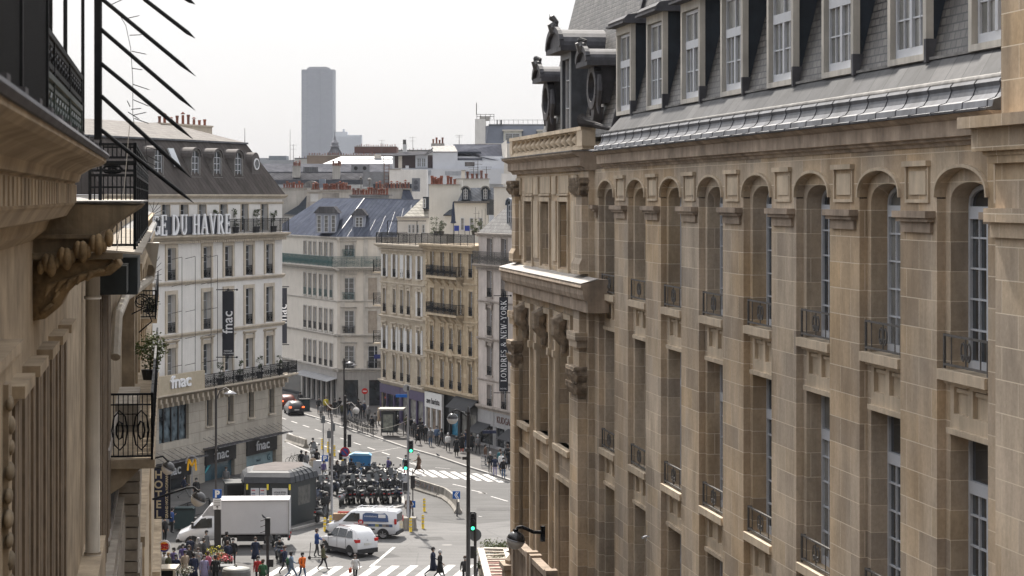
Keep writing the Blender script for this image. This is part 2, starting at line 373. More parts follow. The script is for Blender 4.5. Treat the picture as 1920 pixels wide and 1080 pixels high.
for i, n0 in enumerate(NEAR):
 x1, x0 = -n0, -(n0 + OPENW)              # local x runs towards the camera
 # pier between this bay and the next one further off
 pf = -(n0 + PITCH) if i < 7 else -(59.3)
 wallb.box(pf, x0, 0, .5, 0, H - .02)
 wallb.poly([(pf, 0, H - .02), (x0, 0, H - .02), (x0, 0, ZT), (pf, 0, ZT)])
 # wall over the outer arch, its soffit, the ring of the inner order
 oa = arc(x0, x1, H + .0, .42); ia = arc(x0 + IW, x1 - IW, H - .10, .32)
 for k in range(14):
  a, c = oa[k], oa[k + 1]; d_, e_ = ia[k], ia[k + 1]
  wallb.poly([(a[0], 0, a[1]), (c[0], 0, c[1]), (c[0], 0, ZT), (a[0], 0, ZT)])
  wallb.poly([(a[0], 0, a[1]), (a[0], .13, a[1]), (c[0], .13, c[1]), (c[0], 0, c[1])])
  wallb.poly([(d_[0], .13, d_[1]), (e_[0], .13, e_[1]), (c[0], .13, c[1]), (a[0], .13, a[1])])
  wallb.poly([(d_[0], .13, d_[1]), (d_[0], .5, d_[1]), (e_[0], .5, e_[1]), (e_[0], .13, e_[1])])
 for xa, xb, xi in ((x0, x0 + IW, x0 + IW), (x1 - IW, x1, x1 - IW)):
  wallb.poly([(xa, .13, 0), (xb, .13, 0), (xb, .13, H - .10), (xa, .13, H - .10)])
  q = xa if xa == x0 else xb
  wallb.poly([(q, .13, H - .10), (xi, .13, H - .1), (q, .13, H)])
 for r, (zs, zh, ar) in enumerate(ROWS):
  zs += H; zh += H; spanb = MB()
  for xi in (x0 + IW, x1 - IW):
   wallb.poly([(xi, .13, zs), (xi, .5, zs), (xi, .5, zh), (xi, .13, zh)])
  if not ar: wallb.poly([(x0 + IW, .13, zh), (x1 - IW, .13, zh), (x1 - IW, .5, zh), (x0 + IW, .5, zh)])
  wallb.poly([(x0 + IW, .13, zs), (x1 - IW, .13, zs), (x1 - IW, .5, zs), (x0 + IW, .5, zs)])
  nz = H + ROWS[r + 1][1] if r + 1 < len(ROWS) else 0
  X0, X1 = x0 + IW, x1 - IW
  # spandrel with two sunk panels
  ps = [(X0 + .14, (X0 + X1) / 2 - .09), ((X0 + X1) / 2 + .09, X1 - .14)]; pz0, pz1 = zs - .62, zs - .22
  if nz > 0 or True:
   spanb.box(X0, X1, .13, .3, nz, pz0); spanb.box(X0, X1, .13, .3, pz1, zs)
   spanb.box(X0, ps[0][0], .13, .3, pz0, pz1); spanb.box(ps[0][1], ps[1][0], .13, .3, pz0, pz1); spanb.box(ps[1][1], X1, .13, .3, pz0, pz1)
   spanb.box(X0, X1, .2, .29, pz0, pz1)
   for a_, b_ in ps:
    spanb.box(a_ - .03, b_ + .03, .09, .145, pz1 + .0, pz1 + .05); spanb.box(a_ + .03, b_ - .03, .16, .215, pz1 - .09, pz1 - .03)
  if nz > 0: spanb.box(X0 - .02, X1 + .02, .07, .15, nz + .02, nz + .10)
  spanb.build('spandrel', STONE_SM, rb)
wallb.box(-30.77, -28.0, 0, .5, 0, ZT)
wallb.poly([(-28, 0, 0), (70, 0, 0), (70, 0, ZT), (-28, 0, ZT)])
rw = wallb.build('wall', STONE, rb)
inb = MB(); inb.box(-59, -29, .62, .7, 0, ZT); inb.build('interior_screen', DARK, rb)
for i, n0 in enumerate(NEAR):
 cx = -(n0 + OPENW / 2)
 for r, (zs, zh, ar) in enumerate(ROWS):
  w = place('window', WIN_A if ar else WIN_B, rb, (cx, .43, H + zs)); o_ = place('pane', PAN_A if ar else PAN_B, w, (0, .012, 0)); o_.material_slots[0].link = 'OBJECT'; o_.material_slots[0].material = [GLASS, GLASS_D, GLASS, GLASS_C, GLASS_D][(i * 3 + r * 2) % 5]
  sb = MB(); sb.box(-OPENW / 2 + .06, OPENW / 2 - .06, -.13, .2, -.15, .0); sb.box(-OPENW / 2 + .14, OPENW / 2 - .14, -.05, .2, -.2, -.15)
  if i == 0 and r == 0: SILL = sb.mesh('window_sill', STONE_SM)
  place('window_sill', SILL, rb, (cx, .1, H + zs + .01))
  if r < 4: place('window_guard', GUARD, rb, (cx, .22, H + zs + .02))
# hood moulds of the arches, imposts and sunk panels on the piers
for i, n0 in enumerate(NEAR):
 x1, x0 = -n0, -(n0 + OPENW); hb = MB()
 a = arc(x0 - .05, x1 + .05, H + .0, .47, 16); c = arc(x0 - .0, x1 + .0, H + .0, .42, 16)
 for k in range(16):
  p, q, u, v = a[k], a[k + 1], c[k], c[k + 1]
  hb.hexa([(u[0], -.05, u[1]), (v[0], -.05, v[1]), (q[0], -.05, q[1]), (p[0], -.05, p[1]), (u[0], .02, u[1]), (v[0], .02, v[1]), (q[0], .02, q[1]), (p[0], .02, p[1])])
 hb.build('hood_mould', STONE_SM, rb)
for i in range(8):
 xa = -(NEAR[i] + PITCH) + .0; xb = -(NEAR[i] + OPENW)
 if i == 7: xa = -59.2
 for (p, q) in (((xa, xb),) if i else ((xa, xb), (-30.77, -29.7))):
  ib = MB(); ib.box(p + .06, q - .06, -.16, .02, H - .30, H - .20); ib.box(p + .10, q - .10, -.11, .02, H - .36, H - .30); ib.box(p + .16, q - .16, -.05, .02, H - .52, H - .36)
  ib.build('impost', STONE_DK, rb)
  if q - p < .9: continue
  pb = MB(); c, d_ = p + .3, q - .3; z0, z1 = H - .08, H + .46
  pb.box(c, c + .05, -.035, .02, z0, z1); pb.box(d_ - .05, d_, -.035, .02, z0, z1); pb.box(c + .05, d_ - .05, -.035, .02, z0, z0 + .05)
  pb.box(c - .03, d_ + .03, -.08, .02, z1, z1 + .08); pb.box(c + .14, d_ - .14, -.02, .02, z0 + .12, z1 - .07)
  pb.build('sunk_panel', STONE_SM, rb)
# entablature: profile (y outward negative, z)
def prof(x0, x1, pts, name, m, par, smooth=False):
 b = MB(); b.prism([(y, z) for y, z in pts], x0, x1, 'x'); return b.build(name, m, par, smooth)
EX0, EX1 = -57.85, -29.9
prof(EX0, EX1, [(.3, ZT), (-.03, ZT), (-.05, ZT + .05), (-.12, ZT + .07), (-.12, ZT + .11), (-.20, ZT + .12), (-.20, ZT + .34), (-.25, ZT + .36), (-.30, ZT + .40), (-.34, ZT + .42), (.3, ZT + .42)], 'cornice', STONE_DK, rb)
ZG = ZT + .425
gp = [(.3, ZG), (-.37, ZG), (-.38, ZG + .03), (-.27, ZG + .05), (-.25, ZG + .14), (-.16, ZG + .17), (-.10, ZG + .24), (-.07, ZG + .34), (-.09, ZG + .40), (-.03, ZG + .47), (.06, ZG + .47), (.3, ZG + .44)]
gb = MB(); gb.prism([(y, z) for y, z in gp], EX0, EX1, 'x'); sm = gb; x = EX0 + .2
while x < EX1:
 for k in range(1, 9):
  a, c = gp[k], gp[k + 1]; sm.bar((x + .02 * math.sin(k * 9), a[0] - .004, a[1]), (x + .02 * math.sin(k * 9 + 9), c[0] - .004, c[1]), .016, .006, 1, up=(1, 0, 0))
 x += .95
gb.build('zinc_gutter', [ZINC, LEAD], rb)
bd = MB(); bd.tube([(EX0, -.0, ZG + .47), (EX1, -.0, ZG + .47)], .05, 8); bd.build('gutter_roll', ZINC_W, rb, True)
# flashing: large zinc sheets from the gutter up to the foot of the dormers, then slates
ZD = H + 2.10
fl = blocks('flashing_sheets', [(0, (.06, .062, .068)), (.5, (.08, .082, .088)), (1, (.11, .11, .115))], (.02, .02, .022), .72, .56, .016, rough=.6, dirt=.4, bump=.5, spec=.2, streak=.4)
prof(EX0 - .2, EX1, [(.05, ZG + .44), (.50, ZD), (.6, ZD), (.6, ZG + .44)], 'flashing', fl, rb)
lip = MB(); lip.box(EX0 - .2, EX1, .46, .54, ZD - .01, ZD + .035); lip.build('flashing_lip', ZINC_W, rb)
def mans(z): return .52 + .25 * (z - ZD)
ZR = H + 7.2
prof(-59.3, EX1, [(.52, ZD), (mans(ZR), ZR), (mans(ZR) + 3, ZR + .6), (9, ZR + .9), (9, ZD), (1.5, ZD)], 'mansard_roof', SLATE, rb)
body = MB(); body.box(-71.3, -6, .72, 14, 0, ZT + .25); body.build('rear_wall', STONE_SM, rb)
# dormers
DW = 1.86; DH = 2.3
for i, s_ in enumerate([32.7 - PITCH] + [32.7 + PITCH * k for k in range(8)]):
 if i == 0: continue
 xr, xl = -(s_ - DW), -s_; c = (xl + xr) / 2; f = .43
 d = MB()
 fr = .14
 d.box(xl, xl + fr, f, f + .34, ZD, ZD + DH); d.box(xr - .15, xr, f, f + .12, ZD, ZD + DH); d.box(xl + fr, xr - .15, f, f + .34, ZD + DH - .24, ZD + DH)
 d.box(xl + fr, xr - .15, f, f + .3, ZD, ZD + .10)
 dm = d.build('dormer', mat('pale_dormer_stone', (.50, .475, .43), .8, .15, 2, streak=.25), rb)
 ck = MB()
 for x in (xl + .03, xr - .09):
  ck = MB(); ck.prism([(f + (.34 if x < c else .12), ZD + .02), (f + (.34 if x < c else .12), ZD + DH), (mans(ZD + DH) + .3, ZD + DH), (.7, ZD + .02)], x, x + .06, 'x'); ck.build('cheek', CHEEK, dm)
 fl2 = MB()
 fl2.bar((xr - .02, f + .36, ZD + .02), (xr - .02, mans(ZD + DH) + .02, ZD + DH), .10, .05, up=(1, 0, 0)); fl2.box(xr - .05, xr + .05, f - .02, f + .6, ZD - .04, ZD + .32)
 fl2.build('flashing', LEAD, dm)
 cp = MB(); cp.prism([(f - .16, ZD + DH), (f - .20, ZD + DH + .07), (f - .1, ZD + DH + .17), (f + .9, ZD + DH + .30), (f + 1.3, ZD + DH + .28), (f + 1.3, ZD + DH)], xl - .12, xr + .12, 'x')
 cp.box(xl - .18, xr + .18, f - .24, f + .5, ZD + DH - .05, ZD + DH - .001); cp.build('dormer_roof', LEAD, dm)
 ww = DW - .31; wd = window_mesh(ww, DH - .36, False, bar=.46).build('window', WHITE, dm, loc=((xl + fr + xr - .15) / 2, f + .12, ZD + .11))
 pane_mesh(ww, DH - .36, False).build('pane', GLASS_C, wd, loc=(0, .01, 0))
# ---- the end pavilion: attic storey over a giant order
PX0, PX1, PY = -71.4, -59.2, -.16
attic = [(-69.6, -68.2), (-66.6, -65.1), (-63.5, -62.1)]
low = [(-70.3, -68.3), (-67.0, -64.9), (-63.7, -61.5)]
def holed(b, x0, x1, z0, z1, ops, y, dep, mi=0):
 """a wall face with rectangular openings and their reveals"""
 xs = sorted({x0, x1} | {o[0] for o in ops} | {o[1] for o in ops}); zs = sorted({z0, z1} | {o[2] for o in ops} | {o[3] for o in ops})
 xs = [x for x in xs if x0 <= x <= x1]; zs = [z for z in zs if z0 <= z <= z1]
 for i in range(len(xs) - 1):
  run = None
  for j in range(len(zs) - 1):
   cx, cz = (xs[i] + xs[i + 1]) / 2, (zs[j] + zs[j + 1]) / 2
   if any(o[0] < cx < o[1] and o[2] < cz < o[3] for o in ops):
    if run is not None: b.poly([(xs[i], y, run), (xs[i + 1], y, run), (xs[i + 1], y, zs[j]), (xs[i], y, zs[j])], mi); run = None
   elif run is None: run = zs[j]
  if run is not None: b.poly([(xs[i], y, run), (xs[i + 1], y, run), (xs[i + 1], y, zs[-1]), (xs[i], y, zs[-1])], mi)
 for o in ops:
  a, c, e, f = o[:4]
  b.poly([(a, y, e), (a, y + dep, e), (a, y + dep, f), (a, y, f)], mi); b.poly([(c, y, e), (c, y, f), (c, y + dep, f), (c, y + dep, e)], mi)
  b.poly([(a, y, f), (a, y + dep, f), (c, y + dep, f), (c, y, f)], mi); b.poly([(a, y, e), (c, y, e), (c, y + dep, e), (a, y + dep, e)], mi)
pw = MB()
ops = [(a, c, H - 1.95, H - .12) for a, c in attic] + [(a, c, H - 6.9, H - 3.9) for a, c in low] + [(a, c, H - 12.0, H - 7.9) for a, c in low] + [(a, c, H - 17, H - 13.4) for a, c in low] + [(a, c, H - 22.6, H - 18.5) for a, c in low]
holed(pw, PX0, PX1, 0, ZT, ops, PY, .55)
pw.poly([(PX1, PY, 0), (PX1, .5, 0), (PX1, .5, ZT), (PX1, PY, ZT)]); pw.poly([(PX0, PY, 0), (PX0, 14, 0), (PX0, 14, ZT), (PX0, PY, ZT)])
pw.poly([(PX0, 14, 0), (-6, 14, 0), (-6, 14, ZT + 1), (PX0, 14, ZT + 1)])
pw.build('pavilion_wall', STONE, rb)
bk = MB(); bk.box(PX0 + .05, PX1 - .02, PY + .55, PY + .6, 0, ZT); bk.build('window_recess', mat('boarded_stone', (.24, .19, .14), .9, .25, 1.5, streak=.3), rb)
for a, c in attic:
 f = MB(); t = .12
 for x0, x1, z0, z1 in ((a - t, a, H - 2.0, H + .0), (c, c + t, H - 2.0, H + .0), (a, c, H - .12, H), (a - .2, c + .2, H - 2.1, H - 2.0)): f.box(x0, x1, PY - .06, PY + .03, z0, z1)
 f.box(a - .18, c + .18, PY - .07, PY + .02, H + .05, H + .10); f.box(a - .08, c + .08, PY - .03, PY + .02, H + .12, H + .60); f.build('window_surround', STONE_SM, rb)
for a, c in ((PX0, -70.3), (-68.0, -67.0), (-64.75, -63.9), (-61.6, -60.6)):
 f = MB(); f.box(a + .12, c - .05, PY - .05, PY + .02, H - 1.8, H - .1); f.box(a + .12, c - .05, PY - .05, PY + .02, H + .08, H + .6); f.build('sunk_panel', STONE_SM, rb)
def capital(x0, x1, y, z, h, par, dep=.3):
 b = MB(); w = x1 - x0
 b.box(x0 - .10, x1 + .10, y - dep - .1, y + .02, z + h - .1, z + h)
 b.prism([(x0 + .04, z), (x1 - .04, z), (x1 + .06, z + h - .1), (x0 - .06, z + h - .1)], y - dep + .04, y + .02, 'y')
 for k in range(10):
  t = (k % 5 + .5) / 5; zz = z + h * (.2 if k < 5 else .58); xx = x0 + w * t
  b.tube([(xx, y - dep + .02, zz), (xx, y - dep - .06, zz + h * .2), (xx, y - dep - .13, zz + h * .28), (xx, y - dep - .1, zz + h * .2)], [w * .09, w * .08, w * .06, w * .02], 6)
  b.tube([(x1 - .02, y - dep * t, zz), (x1 + .07, y - dep * t, zz + h * .2), (x1 + .13, y - dep * t, zz + h * .27), (x1 + .1, y - dep * t, zz + h * .2)], [w * .09, w * .08, w * .06, w * .02], 6)
 for x in (x0, x1): b.ball((x, y - dep, z + h - .17), .11, 8)
 return b.build('capital', CARVE, par)
for a, c in ((PX0 + .05, PX0 + .75), (PX1 - 1.1, PX1 - .1)):
 p = MB(); p.box(a, c, PY - .16, PY + .02, H - 2.0, H + .02); p.box(a - .08, c + .08, PY - .24, PY + .02, H - 2.0, H - 1.75); p.prism([(PY - .24, H - 1.75), (PY - .16, H - 1.6), (PY, H - 1.6), (PY, H - 1.75)], a - .08, c + .08, 'x')
 p.build('pilaster', STONE, rb); capital(a, c, PY - .02, H + .02, .5, rb, .2)
# pavilion top entablature, balustrade
prof(PX0 - .2, PX1 + .15, [(.3, ZT - .02), (PY - .1, ZT - .02), (PY - .15, ZT + .06), (PY - .26, ZT + .1), (PY - .26, ZT + .32), (PY - .45, ZT + .42), (PY - .45, ZT + .47), (.3, ZT + .52)], 'cornice', STONE_DK, rb)
cz = MB(); cz.box(PX0 - .22, PX1 + .17, PY - .48, PY + .02, ZT + .475, ZT + .50); cz.build('cornice_flashing', ZINC_W, rb)
bz0, bz1 = ZT + .52, ZT + 1.12
bl = MB(); bl.box(PX0 + .0, PX1 + .2, PY - .2, PY + .12, bz0, bz0 + .09); bl.box(PX0, PX1 + .2, PY - .24, PY + .16, bz1 - .1, bz1); 
for x0, x1 in ((PX0 - .02, PX0 + .5), (PX1 - .5, PX1 + .25)): bl.box(x0, x1, PY - .22, PY + .14, bz0 + .09, bz1 - .1)
rl = bl.build('balustrade', STONE_SM, rb)
bb = MB()
bb.lathe([(.16, 0), (.16, .03), (.08, .06), (.19, .16), (.17, .22), (.08, .32), (.07, .35), (.13, .375), (.15, .41)], n=10)
BAL = bb.mesh('baluster', STONE_SM, True)
x = PX0 + .7
while x < PX1 - .55: place('baluster', BAL, rl, (x, PY - .04, bz0 + .09)); x += .86
# mid cornice: a deep weathered ledge
LX0, LX1 = -71.95, -57.7
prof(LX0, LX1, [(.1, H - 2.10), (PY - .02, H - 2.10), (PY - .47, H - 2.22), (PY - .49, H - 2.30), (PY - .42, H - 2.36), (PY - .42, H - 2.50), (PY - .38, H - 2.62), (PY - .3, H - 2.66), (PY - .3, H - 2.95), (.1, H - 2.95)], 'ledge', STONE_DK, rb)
lz = MB()
for k in range(14):
 a = LX0 + .02 + k * (LX1 - LX0) / 14; lz.hexa([(a, PY - .48, H - 2.205), (a + 1.0, PY - .48, H - 2.205), (a + 1.0, PY - .02, H - 2.09), (a, PY - .02, H - 2.09), (a, PY - .48, H - 2.19), (a + 1.0, PY - .48, H - 2.19), (a + 1.0, PY - .02, H - 2.07), (a, PY - .02, H - 2.07)])
lz.build('ledge_flags', mat('pale_ledge_stone', (.46, .43, .40), .8, .2, 3, streak=.3), rb)  # top of the ledge laid with paler slabs
# giant pilasters with carved capitals
for a, c in ((PX0 + .25, PX0 + 1.1), (PX1 - 1.35, PX1 - .25)):
 p = MB(); p.box(a, c, PY - .24, PY + .02, 0, H - 5.3); p.box(a + .1, c - .1, PY - .18, PY + .02, H - 4.45, H - 2.96)
 p.box(a - .1, c + .1, PY - .32, PY + .02, H - 3.75, H - 3.55); p.box(a - .04, c + .04, PY - .27, PY + .02, H - 3.95, H - 3.75)
 p.build('pilaster', STONE, rb); capital(a + .03, c - .03, PY - .02, H - 5.3, .85, rb, .24)
for i, (a, c) in enumerate(low):
 # arch head inside each tall opening, console keystone, moulded jambs
 f = MB(); t = .16
 for x0, x1 in ((a - t, a), (c, c + t)): f.box(x0, x1, PY - .10, PY + .03, H - 17, H - 3.35)
 f.box(a - t, c + t, PY - .10, PY + .03, H - 3.35, H - 3.2); f.box(a - t - .1, a - .02, PY - .16, PY + .02, H - 4.5, H - 4.3); f.box(c + .02, c + t + .1, PY - .16, PY + .02, H - 4.5, H - 4.3)
 ah = arc(a, c, H - 4.75, .8, 12)
 for k in range(12):
  p, q = ah[k], ah[k + 1]
  f.hexa([(p[0], PY + .05, p[1]), (q[0], PY + .05, q[1]), (q[0], PY + .05, H - 3.35), (p[0], PY + .05, H - 3.35), (p[0], PY + .5, p[1]), (q[0], PY + .5, q[1]), (q[0], PY + .5, H - 3.35), (p[0], PY + .5, H - 3.35)])
 f.build('arch_surround', STONE_SM, rb)
 k_ = MB(); mx = (a + c) / 2
 k_.tube([(mx, PY + .0, H - 3.35), (mx, PY - .22, H - 3.45), (mx, PY - .22, H - 3.75), (mx, PY - .02, H - 4.05), (mx, PY - .06, H - 4.3)], [.2, .24, .2, .15, .08], 8)
 k_.ball((mx, PY - .18, H - 3.5), .24, 8, sx=.8); k_.build('console', CARVE, rb)
 for z1, z0 in ((H - 6.9, H - 7.9), (H - 12.0, H - 13.4), (H - 17, H - 18.5)):
  s_ = MB(); s_.box(a, c, PY + .08, PY + .2, z0, z1); s_.box(a - .1, c + .1, PY - .18, PY + .1, z1 - .16, z1 + .0); s_.box(a - .04, c + .04, PY - .1, PY + .1, z0 + .02, z0 + .16)
  for kk in range(3): s_.box(a + .1 + kk * (c - a) / 3, a + (kk + 1) * (c - a) / 3 - .05, PY + .02, PY + .09, z0 + .28, z1 - .28)
  s_.build('spandrel', STONE_SM, rb)
# balcony parapet low on the pavilion
for i, (a, c) in enumerate([(-65.6, -62.7), (-62.4, -59.6)]):
 b = MB(); z = H - 10.35
 b.box(a, c, -1.15, PY, z - .9, z - .65); b.box(a, c, -1.2, -.95, z + .35, z + .5); b.box(a, c, -1.13, -1.0, z - .65, z + .35)
 for x in (a, c - .3): b.box(x, x + .3, -1.22, -.9, z - .65, z + .56)
 for k in range(9): b.box(a + .4 + k * (c - a - .7) / 9, a + .5 + k * (c - a - .7) / 9, -1.17, -1.12, z - .6, z + .3)
 b.build('balcony_parapet', STONE_DK, rb)
pd = MB(); pz = H - 10.9
pd.box(-67.2, -66.5, -1.25, -.5, pz - 1.5, pz); pd.box(-67.3, -66.4, -1.32, -.45, pz, pz + .14); pd.lathe([(.32, 0), (.34, .1), (.2, .25), (.24, .5), (.3, .6), (.15, .75), (.08, .8)], (-66.85, -.88, pz + .14), 8)
pd.build('pedestal', STONE_DK, rb)
# pavilion roof, steeper and taller, with three lead dormers
PRB = ZT + .9
pr = MB(); x0, x1 = PX0 + .7, PX1 + .35; zt = H + 9
pr.hexa([(x0, .45, PRB), (x1, .45, PRB), (x1, 10, PRB), (x0, 10, PRB), (x0 + .1, .45 + .25 * (zt - PRB), zt), (x1, .45 + .25 * (zt - PRB), zt), (x1, 9, zt), (x0 + .1, 9, zt)])
pr.build('pavilion_roof', SLATE, rb)
hp = MB(); hp.bar((x1 + .02, .40, PRB), (x1 + .02, .42 + .25 * (zt - PRB), zt), .16, .1, up=(1, 0, 0)); hp.build('roof_verge', LEAD, rb)
def pf(z): return .45 + .25 * (z - PRB)
def lead_dormer(cx, z0, w, h, f, rnd_=False, capw=.45, deep=1.9):
 d = MB(); a, c = cx - w / 2, cx + w / 2
 if rnd_:   # round window in a scrolled frame
  ring = [(cx + (w / 2) * math.cos(t * PI / 8), z0 + h * .45 + (h * .42) * math.sin(t * PI / 8)) for t in range(17)]
  for k in range(16): d.bar((ring[k][0], f, ring[k][1]), (ring[k + 1][0], f, ring[k + 1][1]), .2, .2, up=(0, 1, 0))
  d.prism([(cx - w * .25, z0), (cx, z0 - .55), (cx + w * .25, z0)], f - .06, f + .2, 'y')
  for sx in (-1, 1): d.tube([(cx + sx * w * .62, f, z0 + h * .7), (cx + sx * w * .7, f, z0 + h * .35), (cx + sx * w * .5, f, z0 + .0), (cx + sx * w * .56, f, z0 - .2)], [.06, .09, .07, .03], 6)
  d.box(a + .1, c - .1, f + .1, pf(z0 + h) + .3, z0 + .1, z0 + h)
 else:
  d.box(a, a + .3, f, f + .3, z0, z0 + h); d.box(c - .3, c, f, f + .3, z0, z0 + h); d.box(a + .3, c - .3, f, f + .3, z0 + h - .3, z0 + h)
  d.box(a + .02, c - .02, f + .3, pf(z0 + h) + .2, z0, z0 + h)
 o = d.build('dormer', LEAD if rnd_ else mat('dark_lead_dormer', (.06, .066, .078), .5, .3, 3), rb)
 g_ = MB()
 if rnd_: g_.lathe([(w * .36, -.02), (w * .36, .02)], (cx, f + .05, z0 + h * .45), 16, axis='y')
 else: g_.box(a + .3, c - .3, f + .15, f + .2, z0 + .1, z0 + h - .3)
 g_.build('pane', GLASS_D, o)
 if not rnd_:
  wf = MB()
  for x in (a + .3, c - .36, cx - .03): wf.box(x, x + .06, f + .1, f + .15, z0 + .1, z0 + h - .3)
  for z in (.9, 1.7): wf.box(a + .3, c - .3, f + .1, f + .14, z0 + z, z0 + z + .03)
  wf.build('window_frame', WHITE, o)
 cpm = MB(); n = 12; hw = w / 2 + capw * .6; ri = capw
 out = [(cx - hw * math.cos(PI * k / n), z0 + h + ri * 1.1 * math.sin(PI * k / n)) for k in range(n + 1)]
 cpm.prism(out, f - .28, pf(z0 + h) + .55, 'y')
 for k in range(n): cpm.bar((out[k][0], f - .33, out[k][1]), (out[k + 1][0], f - .33, out[k + 1][1]), .16, .12, up=(0, 1, 0))
 cpm.box(cx - hw - .08, cx + hw + .08, f - .36, pf(z0 + h) + .35, z0 + h - .12, z0 + h + .02)
 cpm.build('dormer_roof', LEAD, o, False)
 fi = MB(); zt_ = z0 + h + ri * 1.1
 fi.tube([(cx, f - .33, zt_ - .1), (cx, f - .38, zt_ + .12), (cx + .05, f - .3, zt_ + .22), (cx, f - .4, zt_ + (.22 if rnd_ else .34)), (cx - .1, f - .42, zt_ + (.26 if rnd_ else .44))], [.14, .16, .09, .1, .03], 7)
 for sx in (-1, 1): fi.ball((cx + sx * .14, f - .34, zt_ + .05), .12, 8)
 fi.build('finial', mat('finial_lead', (.06, .058, .06), .5, .4, 5), o)
lead_dormer(-64.6, PRB, 1.75, 2.6, .2, False, .50)
lead_dormer(-68.4, PRB + .75, 1.1, 1.2, .35, True, .34)
lead_dormer(-61.0, PRB + .8, 1.1, 1.2, .35, True, .34)
sc_ = MB(); 
for k in range(3): sc_.tube([(PX1 + .35 + .05 * k, PY - .1 + .1 * k, bz1 + .04), (PX1 + .3, PY - .25, bz1 + .2 - .04 * k), (PX1 + .1, PY - .2, bz1 + .12), (PX1 + .9, .3, bz1 - .1)], [.08, .14, .12, .04], 7)
sc_.build('scroll', mat('scroll_lead', (.05, .045, .045), .6, .3, 4), rb)
# near pavilion, rising past the roof
nv = MB(); e = -.36
nv.box(-29.55, 70, e, .6, 0, H + .44); nv.box(-29.62, -6, e - .14, .6, H - .20 - .12, H - .2 + .06); nv.box(-29.6, -6, e - .06, .6, H - .52, H - .32)
nv.box(-30.2, -29.55, -.10, .5, 0, H - .52)
nv.box(-29.6, -6, e - .1, .6, H + .44, H + .54); nv.box(-29.9, -6, e - .2, .6, H + .60, H + .90); nv.box(-30.0, -6, e - .36, .6, H + .90, H + 1.05)
nv.box(-29.7, -6, e - .12, .6, H + .54, H + .6)
nv.box(-29.4, 70, e + .02, 3.0, H + 1.05, H + 7)
nv.build('near_pavilion', STONE, rb)
# ---------------------------------------------------------------- facades measured on the photograph, set at their own distances
class Fac:
 """a facade: root at ground, local x along it (rightwards seen from the street), y into the building, z up"""
 def __init__(s, A, u, name, label, cat='building', group=None):
  s.A = Vector((A[0], A[1], 0)); s.u = Vector((u[0], u[1], 0)).normalized(); s.n = Vector((-s.u.y, s.u.x, 0))
  s.root = thing(name, label, cat, s.A, math.atan2(s.u.y, s.u.x), group)
 def t(s, px, e=0.0):
  k = (px - 960) / F; o = s.A + s.n * e
  return (k * o.y - o.x) / (s.u.x - k * s.u.y)
 def Z(s, px, e=0.0): return (s.A + s.n * e + s.u * s.t(px, e)).y
 def z(s, px, py, e=0.0): return H - (py - 370) * s.Z(px, e) / F
WCACHE = {}
def small_window(w, h, frame, style='casement'):
 k = ('w', round(w, 1), round(h, 1), frame.name, style)
 if k in WCACHE: return WCACHE[k]
 w, h = k[1], k[2]; b = MB(); t = .07
 b.box(-w / 2, -w / 2 + t, -.03, .04, 0, h); b.box(w / 2 - t, w / 2, -.03, .04, 0, h); b.box(-w / 2 + t, w / 2 - t, -.03, .04, h - t, h); b.box(-w / 2 + t, w / 2 - t, -.03, .04, 0, t)
 if w > .5: b.box(-.045, .045, -.035, .03, t, h - t)
 for q in ((.28, .52, .76) if h > 1.4 else (.5,)):
  b.box(-w / 2 + t, w / 2 - t, -.02, .02, h * q - .016, h * q + .016)
 WCACHE[k] = (b.mesh('window', frame), MB().box(-w / 2 + .03, w / 2 - .03, 0, .01, .03, h - .03)); return WCACHE[k]
PCACHE = {}
def guard_mesh(w, h, m, style='bars', dep=.16):
 k = ('g', round(w, 1), round(h, 1), m.name, style)
 if k in WCACHE: return WCACHE[k]
 w, h = k[1], k[2]; b = MB()
 b.bar((-w / 2, 0, h), (w / 2, 0, h), .05, .04); b.bar((-w / 2, 0, .06), (w / 2, 0, .06), .035); b.bar((-w / 2, 0, h * .8), (w / 2, 0, h * .8), .03)
 n = max(4, int(w / .115))
 for i in range(n + 1):
  x = -w / 2 + w * i / n; b.bar((x, 0, .06), (x, 0, h), .02)
 if style == 'scroll':
  m_ = max(2, int(w / .38))
  for i in range(m_):
   cx = -w / 2 + w * (i + .5) / m_
   b.tube([(cx + .13 * math.cos(t * .75), -.01, h * .42 + h * .3 * math.sin(t * .75)) for t in range(9)], .016, 4)
   b.tube([(cx + .05 * math.cos(t * .9), -.01, h * .42 + h * .14 * math.sin(t * .9)) for t in range(8)], .02, 4)
 WCACHE[k] = b.mesh('window_guard', m); return WCACHE[k]
def shutter_mesh(w, h, m):
 k = ('s', round(w, 1), round(h, 1), m.name)
 if k in WCACHE: return WCACHE[k]
 b = MB(); w, h = max(.3, k[1]), k[2]
 b.box(0, w, -.06, -.02, 0, h)
 n = int(h / .14)
 for i in range(n): b.box(.05, w - .05, -.085, -.06, h * i / n + .03, h * i / n + .09)
 WCACHE[k] = b.mesh('shutter', m); return WCACHE[k]
